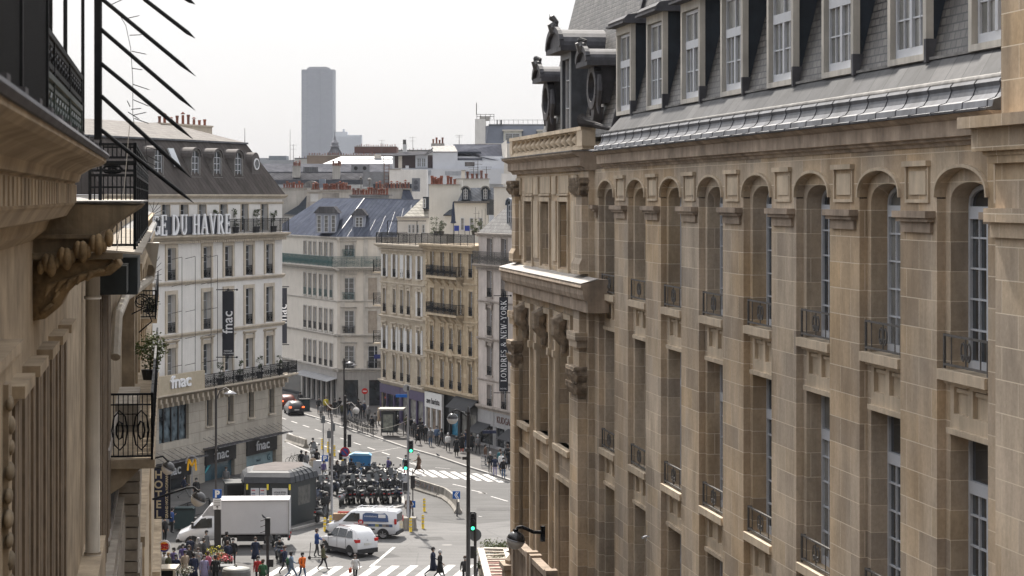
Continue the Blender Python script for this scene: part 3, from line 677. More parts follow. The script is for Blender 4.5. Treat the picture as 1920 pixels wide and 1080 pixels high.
def add_window(root, x, z0, w, h, y=.25, frame=None, glass=None, guard=None, gh=.9, gstyle='bars', gy=-.05, shut=None, closed=False):
 frame = frame or WHITE
 fm, pm = small_window(w, h, frame)
 o = place('window', fm, root, (x, y, z0))
 gl = glass or rnd.choice([GLASS, GLASS_D, GLASS, GLASS_C])
 k = ('p', round(w, 1), round(h, 1), gl.name)
 if k not in WCACHE: WCACHE[k] = pm.mesh('pane', gl)
 place('pane', WCACHE[k], o, (0, .01, 0))
 if guard: place('window_guard', guard_mesh(w + .16, gh, guard, gstyle), root, (x, gy, z0))
 if shut:
  sw = w / 2 + .04; me = shutter_mesh(sw, h, shut); sw = max(.3, round(sw, 1))
  if closed: place('shutter', me, root, (x - sw, 0, z0)); place('shutter', me, root, (x, 0, z0))
  else: place('shutter', me, root, (x - w / 2 - sw + .02, 0, z0)); place('shutter', me, root, (x + w / 2 - .02, 0, z0))
def mould(b, x0, x1, z, h, out, mi=0, y=.02):
 """a small cornice: three steps out"""
 b.prism([(y, z), (-out * .35, z), (-out * .45, z + h * .3), (-out * .7, z + h * .4), (-out, z + h * .7), (-out, z + h), (y, z + h)], x0, x1, 'x', mi)
def dentils(b, x0, x1, z, out, w=.14, gap=.14, h=.16, mi=0):
 x = x0 + .05
 while x + w < x1: b.box(x, x + w, -out, .02, z, z + h, mi); x += w + gap
class Parts(MB):
 def __init__(s, root, m, xf=None): MB.__init__(s); s.root = root; s.mat = m; s.xf = xf
 def build(s, *a, **k): return MB.build(s, *a, **k) if s.v else None
def surround(b0_, x, z0, w, h, t=.14, out=.06, hood=0, sill=True, mi=0):
 b = MB()
 b.box(x - w / 2 - t, x - w / 2, -out, .03, z0, z0 + h + t, mi); b.box(x + w / 2, x + w / 2 + t, -out, .03, z0, z0 + h + t, mi)
 b.box(x - w / 2, x + w / 2, -out, .03, z0 + h, z0 + h + t, mi)
 if sill: b.box(x - w / 2 - t - .05, x + w / 2 + t + .05, -out - .1, .03, z0 - .12, z0, mi)
 if hood:
  mould(b, x - w / 2 - t - .12, x + w / 2 + t + .12, z0 + h + t + .12, .2, hood, mi)
  for sx in (-1, 1): b.box(x + sx * (w / 2 + t / 2) - .08, x + sx * (w / 2 + t / 2) + .08, -hood * .7, .03, z0 + h + t - .35, z0 + h + t + .12, mi)
 (b0_.xf(b) if b0_.xf else b).build('window_surround', b0_.mat, b0_.root)
def rail(root, path, h, m, name='balcony_railing', style='bars', step=.13, post=1.6):
 """railing along a polyline of local points (x, y, z of its foot)"""
 b = MB()
 for i in range(len(path) - 1):
  a, c = Vector(path[i]), Vector(path[i + 1]); L = (c - a).length; up = Vector((0, 0, 1))
  if L < .05: continue
  b.bar(a + up * h, c + up * h, .06, .045); b.bar(a + up * .08, c + up * .08, .04); b.bar(a + up * (h * .84), c + up * (h * .84), .03)
  n = max(1, int(L / step))
  for k in range(n + 1): q = a + (c - a) * k / n; b.bar(q + up * .08, q + up * h, .02)
  n = max(1, int(L / post))
  for k in range(n + 1): q = a + (c - a) * k / n; b.bar(q, q + up * (h + .03), .05)
  if style != 'bars':
   d = (c - a).normalized(); n = max(1, int(L / .42)); r = .17 if style == 'scroll' else .14
   for k in range(n):
    q = a + (c - a) * (k + .5) / n + up * (h * .45)
    b.tube([q + d * (r * math.cos(t * .79)) + up * (h * .30 * math.sin(t * .79)) for t in range(9)], .018, 4)
    b.tube([q + d * (r * .45 * math.cos(t * .9)) + up * (h * .14 * math.sin(t * .9)) for t in range(8)], .022, 4)
 return b.build(name, m, root)
def potted_shrub(loc, h, label, seed, group=None, rz=0):
 t = thing('potted_shrub', label, 'plant', loc, rz, group)
 MB().lathe([(.22, 0), (.30, .45), (.32, .5), (.26, .5)], n=8).build('pot', mat('grey_pot', (.06, .06, .065), .7), t)
 leafball(h, .34, seed).build('foliage', LEAF, t, loc=(0, 0, .5))
 return t
LEAF = mat('leaves', (.055, .075, .03), .6, .55, 5); LEAF_B = mat('bright_leaves', (.10, .125, .035), .6, .5, 5)
def leafball(h, r, seed, n=260, size=.07, wide=1.0):
 q = random.Random(seed); b = MB()
 cl = [(Vector((q.uniform(-.6, .6) * r * wide, q.uniform(-.6, .6) * r, q.uniform(.1, .95) * h)), q.uniform(.3, .6) * r) for _ in range(9)]
 b.tube([(0, 0, -.1), (.02, 0, h * .4), (0, .02, h * .8)], [.03, .02, .01], 5)
 for k in range(n):
  c, cr = q.choice(cl); d = Vector((q.gauss(0, 1), q.gauss(0, 1), q.gauss(0, 1))).normalized() * cr * q.uniform(.4, 1.15)
  p = c + d; a = Vector((q.gauss(0, 1), q.gauss(0, 1), q.gauss(0, .6))).normalized() * size; e = a.cross(Vector((q.gauss(0, 1), q.gauss(0, 1), q.gauss(0, 1)))).normalized() * size * .45
  b.poly([p - a, p + e, p + a * 1.1, p - e])
 return b
CREAM = mat('cream_render', (.62, .575, .515), .85, .07, .8, streak=.10)
CREAM_W = mat('white_render', (.70, .68, .655), .85, .06, .8, streak=.10)
CREAM_S = mat('cream_stone', (.52, .455, .37), .85, .14, 1.2, streak=.22)
LIME = blocks('limestone_wall', [(0, (.44, .375, .29)), (.5, (.50, .43, .335)), (1, (.55, .48, .38))], (.36, .31, .25), 1.1, .42, .012, dirt=.2, bump=.3, streak=.2)
YSTONE = blocks('ochre_stone', [(0, (.42, .33, .22)), (.5, (.48, .38, .26)), (1, (.54, .44, .31))], (.34, .27, .18), 1.0, .40, .012, dirt=.28, bump=.3, streak=.25)
YSTONE_S = mat('ochre_trim', (.47, .385, .275), .85, .2, 1.5, streak=.3)
GSTONE = mat('grey_render', (.50, .45, .425), .85, .14, 1.0, streak=.25)
GSTONE_S = mat('grey_trim', (.36, .32, .29), .85, .2, 1.5, streak=.35)
def zinc_roof(name, c1, c2, rough=.75, seam=.6):
 return blocks(name, [(0, c1), (1, c2)], tuple(c * .45 for c in c1), seam, 400, .028, rough=rough, dirt=.3, bump=.8, spec=0, streak=.2)
ZR_BR = zinc_roof('brown_zinc_roof', (.105, .094, .089), (.125, .112, .106))
ZR_GR = zinc_roof('grey_zinc_roof', (.11, .11, .12), (.14, .14, .15))
ZR_BL = zinc_roof('blue_zinc_roof', (.085, .095, .13), (.105, .118, .15), rough=.65)
SHUT = mat('pale_shutter', (.60, .60, .60), .6, .1, 3); SHUT_T = mat('tan_shutter', (.38, .31, .24), .7, .2, 3)
GREENI = mat('green_iron', (.045, .105, .105), .5, .3, 6)
DKGLASS = glassy('shop_glass', (.03, .035, .04), .06, .6)
BLACKP = mat('black_fascia', (.022, .022, .024), .45, .2, 3)
SIGNW = mat('white_lettering', (.78, .79, .82), .5, .03, 3)
# ================================================================ the department store on the left (corner at B)
B = Vector((-19.8, 193.0, 0)); fu = Vector((.344, .939, 0)).normalized()
FL = 30.0                                                    # facade length
A_ = B - fu * FL
fn = Fac(A_, fu, 'department_store', 'cream corner department store with tall roof sign, white shop letters and dark zinc mansard')
r = fn.root
top_z = fn.z(517, 366); l6 = fn.z(528, 434); l5b = fn.z(528, 514.5); l4b = fn.z(528, 604); led = fn.z(530, 706); 
win_rows = []
def row(f, pxs, wid, y0, y1, refx): return [(f.t(p), wid, f.z(refx, y1), f.z(refx, y0) - f.z(refx, y1)) for p in pxs]
w6 = row(fn, [310.5, 345, 379, 419, 458.5, 495.6], 1.25, 381, 432, 495.6)
ext = [fn.t(310.5) - 3.1 * k for k in (1, 2)]
w5 = row(fn, [320.8, 387.6, 427.8, 466.5, 504.4], 1.35, 457, 513, 504.4)
w4 = row(fn, [320.8, 387.6, 427.8, 466.5, 504.4], 1.35, 537, 603.5, 504.4)
w3 = row(fn, [320.8, 387.6, 427.8, 466.5, 504.4], 1.35, 629, 684, 504.4)
w2 = row(fn, [392, 432, 470.6, 509], 1.0, 727, 775, 509)
def ops_of(rows): return [(x - w / 2, x + w / 2, z, z + h) for rr in rows for (x, w, z, h) in rr]
big = (fn.t(298), fn.t(354), fn.z(350, 823), fn.z(350, 757))
doors = [(fn.t(286), fn.t(356), .0, fn.z(330, 868)), (fn.t(384), fn.t(440), .0, fn.z(420, 838)), (fn.t(462), fn.t(517), .0, fn.z(495, 822))]
b = MB(); ops = ops_of([w6, w5, w4, w3, w2]) + [big] + doors
holed(b, 0, FL, l6, top_z, [o for o in ops if o[2] > l6 - .3], 0, .42, 1)
holed(b, 0, FL, led, l6, [o for o in ops if led < o[2] < l6 - .3], 0, .42, 1)
holed(b, 0, FL, 0, led, [o for o in ops if o[2] < led], 0, .42, 0)
b.poly([(FL, 0, 0), (FL, 14, 0), (FL, 14, top_z), (FL, 0, top_z)], 1); b.poly([(0, 0, 0), (0, 0, top_z), (0, 14, top_z), (0, 14, 0)], 1); b.poly([(0, 14, 0), (0, 14, top_z), (FL, 14, top_z), (FL, 14, 0)], 1)
LIMEW = blocks('pale_ashlar', [(0, (.46, .42, .36)), (.5, (.52, .475, .41)), (1, (.56, .52, .45))], (.30, .27, .23), 6.0, .85, .022, dirt=.2, bump=.5, streak=.15)
b.build('wall', [LIMEW, CREAM_W], r)
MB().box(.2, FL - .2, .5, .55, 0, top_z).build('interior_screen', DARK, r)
tr = Parts(r, CREAM_S)
for rows_, hood in ((w5, 0), (w4, 0), (w3, .22)):
 for (x, w, z, h) in rows_: surround(tr, x, z, w, h, .3, .08, hood, sill=False)
for (x, w, z, h) in w6: surround(tr, x, z, w, h, .12, .04, 0, sill=False)
for (x, w, z, h) in w2: surround(tr, x, z, w, h, .1, .05, 0)
st = MB()
for z, hh, out in ((top_z - .75, .2, .12), (l5b - .25, .3, .22), (l4b - .25, .3, .22)): mould(st, -.1, FL + out, z, hh, out)
mould(st, -.1, FL + .3, l6 - .45, .4, .7); dentils(st, 0, FL + .2, l6 - .68, .42, .16, .16, .2)
st.box(-.1, FL + .02, -.05, .02, l5b + 3.2, l5b + 3.32)
st.build('string_course', CREAM_S, r)
for a_, c_ in ((334, 375), (403, 414), (440, 452), (478, 490)):
 for zz in (l5b + .15, l4b + .1, led + .9): 
  x0_, x1_ = fn.t(a_), fn.t(c_); pn = MB()
  if zz != led + .9: pn.box(x0_, x1_, -.03, .02, zz, zz + 2.75)
  if pn.v: pn.build('wall_panel', CREAM_W, r)
co = MB(); mould(co, -.1, FL + .35, top_z - .28, .34, .4); co.build('eaves_cornice', CREAM_S, r)
sl_ = MB(); mould(sl_, 0, FL + .9, led - .05, .35, 1.15); 
x = .4
while x < FL: sl_.box(x, x + .28, -.8, .02, led - .42, led - .05); sl_.box(x, x + .28, -.45, .02, led - .8, led - .42); x += .85
sl_.build('balcony_slab', CREAM_S, r)
for rows_, gd in ((w6, None), (w5, IRON), (w4, IRON), (w3, None), (w2, None)):
 for (x, w, z, h) in rows_: add_window(r, x, z, w, h, .36, IRON_G if rows_ is w2 else WHITE, guard=gd, gh=.85, gstyle='scroll', gy=.02)
bw = MB(); bw.box(big[0], big[1], .34, .37, big[2], big[3]); bw.build('display_window', glassy('showroom_glass', (.10, .13, .15), .1, .8), r)
fr = MB()
for k in range(5):
 x = big[0] + (big[1] - big[0]) * k / 4; fr.box(x - .06, x + .06, .24, .33, big[2], big[3])
fr.box(big[0], big[1], .22, .24, big[3] - .1, big[3]); fr.build('window_frame', BLACKP, r)
for i, (a, c, z0, z1) in enumerate(doors):
 sh = MB(); sh.box(a, c, .30, .34, 0, z1 - 1.1); o = sh.build('shop_window', [glassy('dark_shop_glass', (.02, .025, .03)), glassy('teal_poster_glass', (.05, .10, .13), .1, .3), glassy('pale_blue_poster', (.22, .33, .37), .3, .15)][i], r)
 sg = MB(); sg.box(a - .05, c + .05, -.12, .3, z1 - 1.15, z1 + .05); o = sg.build('shop_fascia', BLACKP, r)
 text('fnac', 1.15, .03, SIGNW, r, ((a + c) / 2, -.16, z1 - .85), name='sign_lettering', bold=.01, sx=1.35)
 if i == 2:
  ps = MB(); ps.box(a + .6, a + .62 + 1.9, .24, .28, .5, z1 - 2.6); ps.build('poster_block', mat('poster_blue', (.04, .09, .12), .5), r)
  text('Pixel 5', .3, .01, mat('grey_lettering', (.08, .10, .12), .6), r, ((a + c) / 2, .25, z1 - 1.9), name='poster_lettering'); text('G', .8, .01, mat('teal_lettering', (.05, .12, .15), .6), r, (c - .8, .25, z1 - 2.0), name='poster_lettering')
 if i == 1:
  q = MB(); q.tube([(a + .5, .26, .8), (a + 1.4, .26, 1.6), (a + 2.4, .26, 3.2)], [.05, .22, .1], 5); q.build('poster_swirl', mat('cyan_poster', (.05, .42, .50), .5), r)
 aw = MB(); aw.hexa([(a - .3, -1.5, z1 + .35), (c + .3, -1.5, z1 + .35), (c + .3, 0, z1 + .15), (a - .3, 0, z1 + .15), (a - .3, -1.5, z1 + .39), (c + .3, -1.5, z1 + .39), (c + .3, 0, z1 + .19), (a - .3, 0, z1 + .19)])
 n = 7
 for k in range(n + 1):
  x = a - .3 + (c - a + .6) * k / n; aw.bar((x, -1.45, z1 + .42), (x, 0, z1 + .22), .05, .08); aw.bar((x, -1.4, z1 + .42), (x, .0, z1 + 1.1), .025)
 aw.build('glass_canopy', mat('canopy_grey', (.13, .13, .14), .4, .2, 3), r)
# roof terrace railing with the tall letters
rail(r, [(-.2, -.55, l6), (FL + .15, -.55, l6), (FL + .15, 1, l6)], 1.15, IRON)
# the lettering on the terrace rail: "... GE DU HAVRE"
lx0, lx1 = fn.t(291, -.7), fn.t(430, -.7)
sg = serif('PASSAGE DU HAVRE', 1.6, .12, SIGNW, r, (0, 0, 0), name='roof_letters')
wtot = sg.dimensions.x if sg.dimensions.x > .1 else 17
vis = MB()
bpy.context.view_layer.update(); xs_ = [v.co.x for v in sg.data.vertices]; wt = max(xs_) - min(xs_)
# the visible "GE DU HAVRE" is 11 of the 16 letters; scale the whole so its right end falls at lx1
vw = (lx1 - lx0) * 1.50; k_ = vw / wt; sg.scale = (k_, 1, 1); sg.location = (lx1 - vw / 2, -.70, l6 + .80)
bkp = MB(); bkp.box(lx1 - vw - .3, lx1 + .3, -.60, -.57, l6 + .05, l6 + 1.45); bkp.build('letter_backing', mat('dark_mesh_board', (.05, .055, .07), .7), r)
# first floor balcony and its stone panel
pz = led + .30
pnl = MB(); pnl.box(-.1, fn.t(383, -1.0), -1.05, -.75, pz, pz + 1.45); pnl.build('balcony_front', mat('sandy_panel', (.42, .36, .27), .8, .1, 2), r)
text('fnac', 1.35, .08, SIGNW, r, (fn.t(339, -1.1), -1.10, pz + .45), name='sign_lettering', bold=.03, sx=1.5)
rail(r, [(fn.t(383, -1.0), -1.0, pz), (FL + .8, -1.0, pz), (FL + .8, 1.5, pz)], 1.05, IRON, style='scroll')
# flag poles and lamps standing off the wall
lm = MB()
for px_ in (322, 347, 377, 389):
 x = fn.t(px_); z_ = led + 1.8
 lm.tube([(x, -.9, z_), (x, -.9, z_ + 9.0)], .025, 5)
 for k in range(5): lm.tube([(x, 0, z_ + .4 + k * 2.1), (x, -.9, z_ + .6 + k * 2.1)], .02, 4)
lm.build('wall_light_rig', IRON_G, r)
# mansard: local y inward
sb_, brk = 2.1, fn.z(467, 269, 2.1)
ro = MB(); e0 = FL + .25
ro.hexa([(-.2, -.2, top_z + .06), (e0, -.2, top_z + .06), (e0, 14, top_z + .06), (-.2, 14, top_z + .06), (-.2, sb_, brk), (e0 - 3.0, sb_, brk), (e0 - 3.0, 12, brk), (-.2, 12, brk)])
ro.build('mansard_roof', ZR_BR, r)
ut = MB(); ut.poly([(-.2, sb_ - .1, brk + .02), (e0 - 2.9, sb_ - .1, brk + .02), (e0 - 8, 6.5, brk + 1.55), (-.2, 6.5, brk + 1.55)]); ut.poly([(e0 - 2.9, sb_ - .1, brk + .02), (e0 - 2.9, 12, brk + .02), (e0 - 8, 6.5, brk + 1.55)]); ut.poly([(-.2, 6.5, brk + 1.55), (e0 - 8, 6.5, brk + 1.55), (e0 - 2.9, 12, brk + .02), (-.2, 12, brk + .02)])
TILE = blocks('pale_zinc_tiles', [(0, (.17, .158, .147)), (1, (.22, .205, .19))], (.10, .09, .085), .55, .55, .03, spec=.15, rough=.75, dirt=.2, bump=.5, axis='flat')
ut.poly([(-.2, sb_ - .1, brk + .02), (-.2, 6.5, brk + 1.55), (-.2, 12, brk + .02)])
ut.build('upper_roof', TILE, r)
cr = MB(); cr.box(-.2, e0 - 2.9, sb_ - .2, sb_ + .02, brk - .08, brk + .06); cr.build('roof_break', ZINC, r)
def arched_dormer(root, x, z0, w, h, y, back, mroof, mwall, frame=WHITE, name='dormer'):
 d = MB(); a = arc(x - w / 2, x + w / 2, z0 + h, w * .42, 10); t = .16
 out = [(x - w / 2 - t, z0), ] + arc(x - w / 2 - t, x + w / 2 + t, z0 + h, w * .42 + t, 10) + [(x + w / 2 + t, z0)]
 inn = [(x - w / 2, z0)] + a + [(x + w / 2, z0)]
 for k in range(len(out) - 1):
  p, q, u, v = out[k], out[k + 1], inn[k], inn[k + 1]
  d.hexa([(u[0], y, u[1]), (v[0], y, v[1]), (q[0], y, q[1]), (p[0], y, p[1]), (u[0], y + .2, u[1]), (v[0], y + .2, v[1]), (q[0], y + .2, q[1]), (p[0], y + .2, p[1])])
 d.prism(out, y + .2, back, 'y')
 d.box(x - w / 2 - t - .05, x + w / 2 + t + .05, y - .08, y + .2, z0 - .1, z0)
 o = d.build(name, mwall, root)
 c = MB(); o2 = arc(x - w / 2 - t - .12, x + w / 2 + t + .12, z0 + h, w * .42 + t + .12, 10); i2 = arc(x - w / 2 - t - .0, x + w / 2 + t, z0 + h, w * .42 + t, 10)
 for k in range(10):
  p, q, u, v = o2[k], o2[k + 1], i2[k], i2[k + 1]
  c.hexa([(u[0], y - .12, u[1]), (v[0], y - .12, v[1]), (q[0], y - .12, q[1]), (p[0], y - .12, p[1]), (u[0], back, u[1]), (v[0], back, v[1]), (q[0], back, q[1]), (p[0], back, p[1])])
 c.build('dormer_roof', mroof, o)
 wm = MB(); wm.prism([(x - w / 2, z0 + .02)] + [(x + w / 2, z0 + .02)] + a[::-1], y + .14, y + .16, 'y'); wm.build('pane', GLASS, o)
 f = MB()
 f.box(x - .035, x + .035, y + .08, y + .13, z0, z0 + h + w * .38); f.box(x - w / 2, x - w / 2 + .07, y + .08, y + .13, z0, z0 + h); f.box(x + w / 2 - .07, x + w / 2, y + .08, y + .13, z0, z0 + h)
 for q in (.02, .36, .68, 1.0): f.box(x - w / 2, x + w / 2, y + .08, y + .13, z0 + h * q, z0 + h * q + .05)
 f.build('window_frame', frame, o); return o
dz0 = fn.z(448, 333, .8); dz1 = fn.z(448, 292, .8)
for px_ in (297.7, 367, 408, 447.5): arched_dormer(r, fn.t(px_, .6), dz0, 1.25, (dz1 - dz0) * .86, .6, 2.3, mat('dormer_zinc', (.11, .10, .097), .7, .2, 3, spec=.1), mat('dormer_wall', (.16, .152, .147), .6, .2, 3))
ob = MB(); x = fn.t(478, .8); z_ = fn.z(478, 310, .8); ob.prism([(x - .75, z_ - 1.1), (x + .75, z_ - 1.1)] + [(x + .75 * math.cos(k * PI / 10), z_ + .2 + .9 * math.sin(k * PI / 10)) for k in range(11)], .7, 2.3, 'y')
o = ob.build('round_dormer', mat('dormer_zinc', (.13, .12, .115)), r); MB().lathe([(.42, -.03), (.42, .03)], (x, .66, z_ + .1), 16, axis='y').build('pane', GLASS, o); rg = MB()
for k in range(12): rg.bar((x + .45 * math.cos(k * PI / 6), .64, z_ + .1 + .45 * math.sin(k * PI / 6)), (x + .45 * math.cos((k + 1) * PI / 6), .64, z_ + .1 + .45 * math.sin((k + 1) * PI / 6)), .1, .08, up=(0, 1, 0))
rg.build('window_frame', SIGNW, o)
sk = MB(); x = fn.t(322, 1.2); z_ = fn.z(322, 312, 1.0); sk.hexa([(x - .45, .62, z_), (x + .45, .62, z_), (x + .45, .72, z_ - .03), (x - .45, .72, z_ - .03), (x - .45, 1.28, z_ + 1.45), (x + .45, 1.28, z_ + 1.45), (x + .45, 1.38, z_ + 1.42), (x - .45, 1.38, z_ + 1.42)])
sk.build('skylight', mat('skylight_glass', (.5, .52, .55), .2, .1, 1), r)
def chimney(root, x0, x1, y0, y1, z0, z1, pots, wallm, seed=1, potr=.13, name='chimney', row=None):
 c = MB(); c.box(x0, x1, y0, y1, z0, z1); c.box(x0 - .08, x1 + .08, y0 - .08, y1 + .08, z1, z1 + .14)
 o = c.build(name, wallm, root); q = random.Random(seed)
 for k in range(pots):
  t = (k + .5) / pots; h = q.choice([.45, .55, .7, .85]); cx, cy = x0 + (x1 - x0) * t, (y0 + y1) / 2 + q.uniform(-.12, .12)
  place('chimney_pot', POTS[q.randrange(len(POTS))], o, (cx, cy, z1 + .14)).scale = (1, 1, h / .6)
 return o
TERRA = [mat("terracotta", (.20, .07, .045), .8, .3, 4), mat("dull_terracotta", (.15, .07, .055), .85, .3, 4), mat("bleached_terracotta", (.26, .15, .11), .85, .3, 4)]
POTS = []
for k, m_ in enumerate(TERRA):
 POTS.append(MB().lathe([(.15, 0), (.15, .05), (.115, .08), (.125, .45), (.15, .5), (.15, .6), (.10, .6), (.10, .5)], n=8).mesh('chimney_pot', m_, True))
p_ = MB().lathe([(.14, 0), (.12, .1), (.12, .5), (.1, .55)], n=8); p_.lathe([(.2, .6), (.2, .62), (.02, .75)], n=8); POTS.append(p_.mesh('chimney_pot', [TERRA[0]], True))
chimney(r, fn.t(296, 6.5), fn.t(392, 6.5), 6.2, 7.0, brk + .3, brk + 1.45, 9, CREAM_S, 3)
for i_, px_ in enumerate((441, 480, 507, 525)):
 q = r.matrix_world if False else None
def fpos(f, x, y, z): return f.A + f.u * x + f.n * y + Vector((0, 0, z))
for i_, (px_, nm) in enumerate(((407, 'leftmost'), (443, 'second from left'), (482, 'third from left'), (514, 'rightmost'))):
 potted_shrub(fpos(fn, fn.t(px_, -.25), -.2, l6), 1.45, f'thin potted shrub on the store roof terrace, {nm} of four', 20 + i_, 'shrubs on the roof terrace')
for i_, (px_, nm) in enumerate(((415, 'leftmost'), (452, 'second from left'), (489, 'third from left'), (527, 'rightmost'))):
 potted_shrub(fpos(fn, fn.t(px_, -.6), -.5, pz), 1.5 if i_ < 3 else 1.3, f'small potted tree on the store first-floor iron balcony, {nm} of four', 40 + i_, 'trees on the first-floor balcony')
# banners hung square to the wall
def banner(f, px0, px1, y0, y1, word, size, label, mtext=None, small=None, upright=True, yaw=0.0, serif_=False, facing=None):
 e = -1.0; Zb = f.Z((px0 + px1) / 2, e); w = (px1 - px0) * Zb / F; h = (y1 - y0) * Zb / F
 t = thing('vertical_banner', label, 'banner', W((px0 + px1) / 2, y1, Zb), yaw)
 MB().box(-w / 2, w / 2, -.05, .05, 0, h).build('cloth', mat('navy_banner', (.014, .016, .026), .6, .1, 2), t)
 k = MB(); 
 for z in (-.12, h + .12): k.tube([(-w / 2 - .5, 0, z), (w / 2 + .25, 0, z)], .04, 6); k.ball((w / 2 + .25, 0, z), .09, 6); k.bar((0, 0, z - .1), (0, 0, z + .1), .5, .05)
 k.build('bracket', IRON, t)
 if serif_: o = serif(word, size, .02, SIGNW, t, (0, -.06, h * .535), name='lettering', sx=1.0)
 else: o = text(word, size, .02, SIGNW, t, (size * .3, -.06, h * .52), name='lettering', bold=.01)
 o.rotation_euler = (PI / 2, -PI / 2, 0)
 return t, w, h
bt, w_, h_ = banner(fn, 417, 438.5, 546, 667, 'fnac', 1.15, 'black vertical banner lettered white on the cream store front', yaw=.0)
text('PASSAGE', .17, .01, SIGNW, bt, (0, -.06, .34), name='lettering'); text('DU HAVRE', .17, .01, SIGNW, bt, (.05, -.06, .14), name='lettering')
sidep = thing('vertical_banner', 'half hidden black banner on the side street corner of the cream store', 'banner', W(532.5, 644, 197.5), R(4))
MB().box(-.22, .26, -.05, .05, 0, 4.9).build('cloth', mat('navy_banner', (.02, .02, .03)), sidep)
o = text('fnac', 1.1, .02, SIGNW, sidep, (.24, -.06, 2.6), name='lettering'); o.rotation_euler = (PI / 2, -PI / 2, 0)
k = MB(); k.tube([(-.5, 0, 5.0), (.45, 0, 5.0)], .04, 5); k.tube([(-.5, 0, -.1), (.45, 0, -.1)], .04, 5); k.build('bracket', IRON, sidep)
# ================================================================ the row across the street, seen along its length
P0 = Vector((.5, 199.0, 0)); ru = Vector((.387, -.922, 0))
def on_row(px): k = (px - 960) / F; t = (k * P0.y - P0.x) / (ru.x - k * ru.y); return P0 + ru * t
def shopfront(f, x0, x1, z1, m, gl=None, bays=2, sign=None, sm=None, fm=None, fh=.8, lett=None):
 b = MB(); b.box(x0, x1, -.12, .1, z1 - fh, z1); b.box(x0, x0 + .25, -.1, .1, 0, z1 - fh); b.box(x1 - .25, x1, -.1, .1, 0, z1 - fh)
 for k in range(1, bays):
  x = x0 + (x1 - x0) * k / bays; b.box(x - .12, x + .12, -.08, .1, 0, z1 - fh)
 b.box(x0, x1, -.06, .1, 0, .35); o = b.build('shopfront', m, f.root)
 MB().box(x0 + .25, x1 - .25, .12, .14, .35, z1 - fh).build('shop_window', gl or DKGLASS, o)
 if sign: text(sign, fh * .55, .02, lett or SIGNW, o, ((x0 + x1) / 2, -.14, z1 - fh * .72), name='sign_lettering', bold=.004)
 return o
# --- R1: cream stone with shutters
R1a, R1b = on_row(714), on_row(797.5)
f1 = Fac(R1a, ru, 'apartment_building', 'cream stone apartment building with pale shutters and purple shopfronts below')
r = f1.root; L1 = f1.t(797.5); T1 = f1.z(790, 460)
rowsy = [(480, 524), (547, 593), (620, 665), (674, 722)]
xw1 = [f1.t(p) for p in (721.5, 740, 754, 766.5, 786.5)]
rr = [[(x, .95, f1.z(786, y1), f1.z(786, y0) - f1.z(786, y1)) for x in xw1] for (y0, y1) in rowsy]
gz = f1.z(797, 737)
b = MB(); holed(b, 0, L1, gz, T1, ops_of(rr), 0, .3); b.box(0, .3, 0, .5, 0, gz); b.poly([(0, 0, 0), (0, 12, 0), (0, 12, T1), (0, 0, T1)]); b.poly([(0, 0, T1 - .02), (L1, 0, T1 - .02), (L1, 12, T1 - .02), (0, 12, T1 - .02)])
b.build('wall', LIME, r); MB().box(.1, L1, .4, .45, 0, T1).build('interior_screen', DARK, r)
tr = Parts(r, CREAM_S)
for i, rw_ in enumerate(rr):
 for j, (x, w, z, h) in enumerate(rw_): surround(tr, x, z, w, h, .13, .06, .25 if i in (2, 3) else (.14 if i == 1 else 0))
tr.build('stone_trim', CREAM_S, r)
st = MB()
for (y_, hh, out) in ((538, .2, .15), (605, .28, .3), (672, .25, .2), (733, .35, .35)): mould(st, 0, L1, f1.z(790, y_), hh, out)
mould(st, -.3, L1 + .1, T1 - .45, .45, .7); dentils(st, 0, L1, T1 - .7, .3); st.build('cornice', CREAM_S, r)
for i, rw_ in enumerate(rr):
 for j, (x, w, z, h) in enumerate(rw_):
  add_window(r, x, z, w, h, .22, guard=IRON, gh=.8, gstyle='scroll', shut=SHUT if (i in (0, 2) or j == 4) and i < 3 else None, closed=(i == 0 and j == 2))
rail(r, [(-.3, 3, T1), (-.3, -.4, T1), (L1, -.4, T1)], 1.1, IRON, 'terrace_railing')
PURP = mat('purple_shopfront', (.055, .04, .10), .5, .15, 2)
shopfront(f1, 0, f1.t(752), gz, PURP, bays=3, fh=.9); shopfront(f1, f1.t(752.5), L1 - .05, gz, PURP, bays=3, gl=GLASS_C, fh=.9)
# --- R2: ochre stone with two long iron balconies
f2 = Fac(R1b, ru, 'apartment_building', 'ochre stone apartment building with two long black iron balconies')
r = f2.root; L2 = f2.t(897); T2 = f2.z(890, 461)
xw2 = [f2.t(p) for p in (810.8, 830, 846.7, 862.8, 883.2)]
rowsy = [(472, 521), (546, 593), (620, 668), (683, 738)]
rr = [[(x, 1.0, f2.z(883, y1), f2.z(883, y0) - f2.z(883, y1)) for x in xw2] for (y0, y1) in rowsy]
gz = f2.z(890, 752)
b = MB(); holed(b, 0, L2, gz, T2, ops_of(rr), 0, .3); b.poly([(0, 0, T2 - .02), (L2, 0, T2 - .02), (L2, 12, T2 - .02), (0, 12, T2 - .02)]); b.box(0, .1, 0, .3, 0, gz)
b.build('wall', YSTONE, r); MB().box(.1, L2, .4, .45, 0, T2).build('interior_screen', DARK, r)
tr = Parts(r, YSTONE_S)
for i, rw_ in enumerate(rr):
 for j, (x, w, z, h) in enumerate(rw_):
  surround(tr, x, z, w, h, .15, .07, .28 if i == 3 else (.18 if i == 2 else 0))
  if i < 3: tr.prism([(x - w / 2, z + h - .02)] + [(x + w / 2, z + h - .02)] + [(x + w / 2, z + h - .3), ] + [(x + w / 2 * math.cos(k * PI / 6), z + h - .3 + .25 * math.sin(k * PI / 6)) for k in range(1, 6)] + [(x - w / 2, z + h - .3)], .02, .1, 'y')
for j in (0, 2, 4): pass
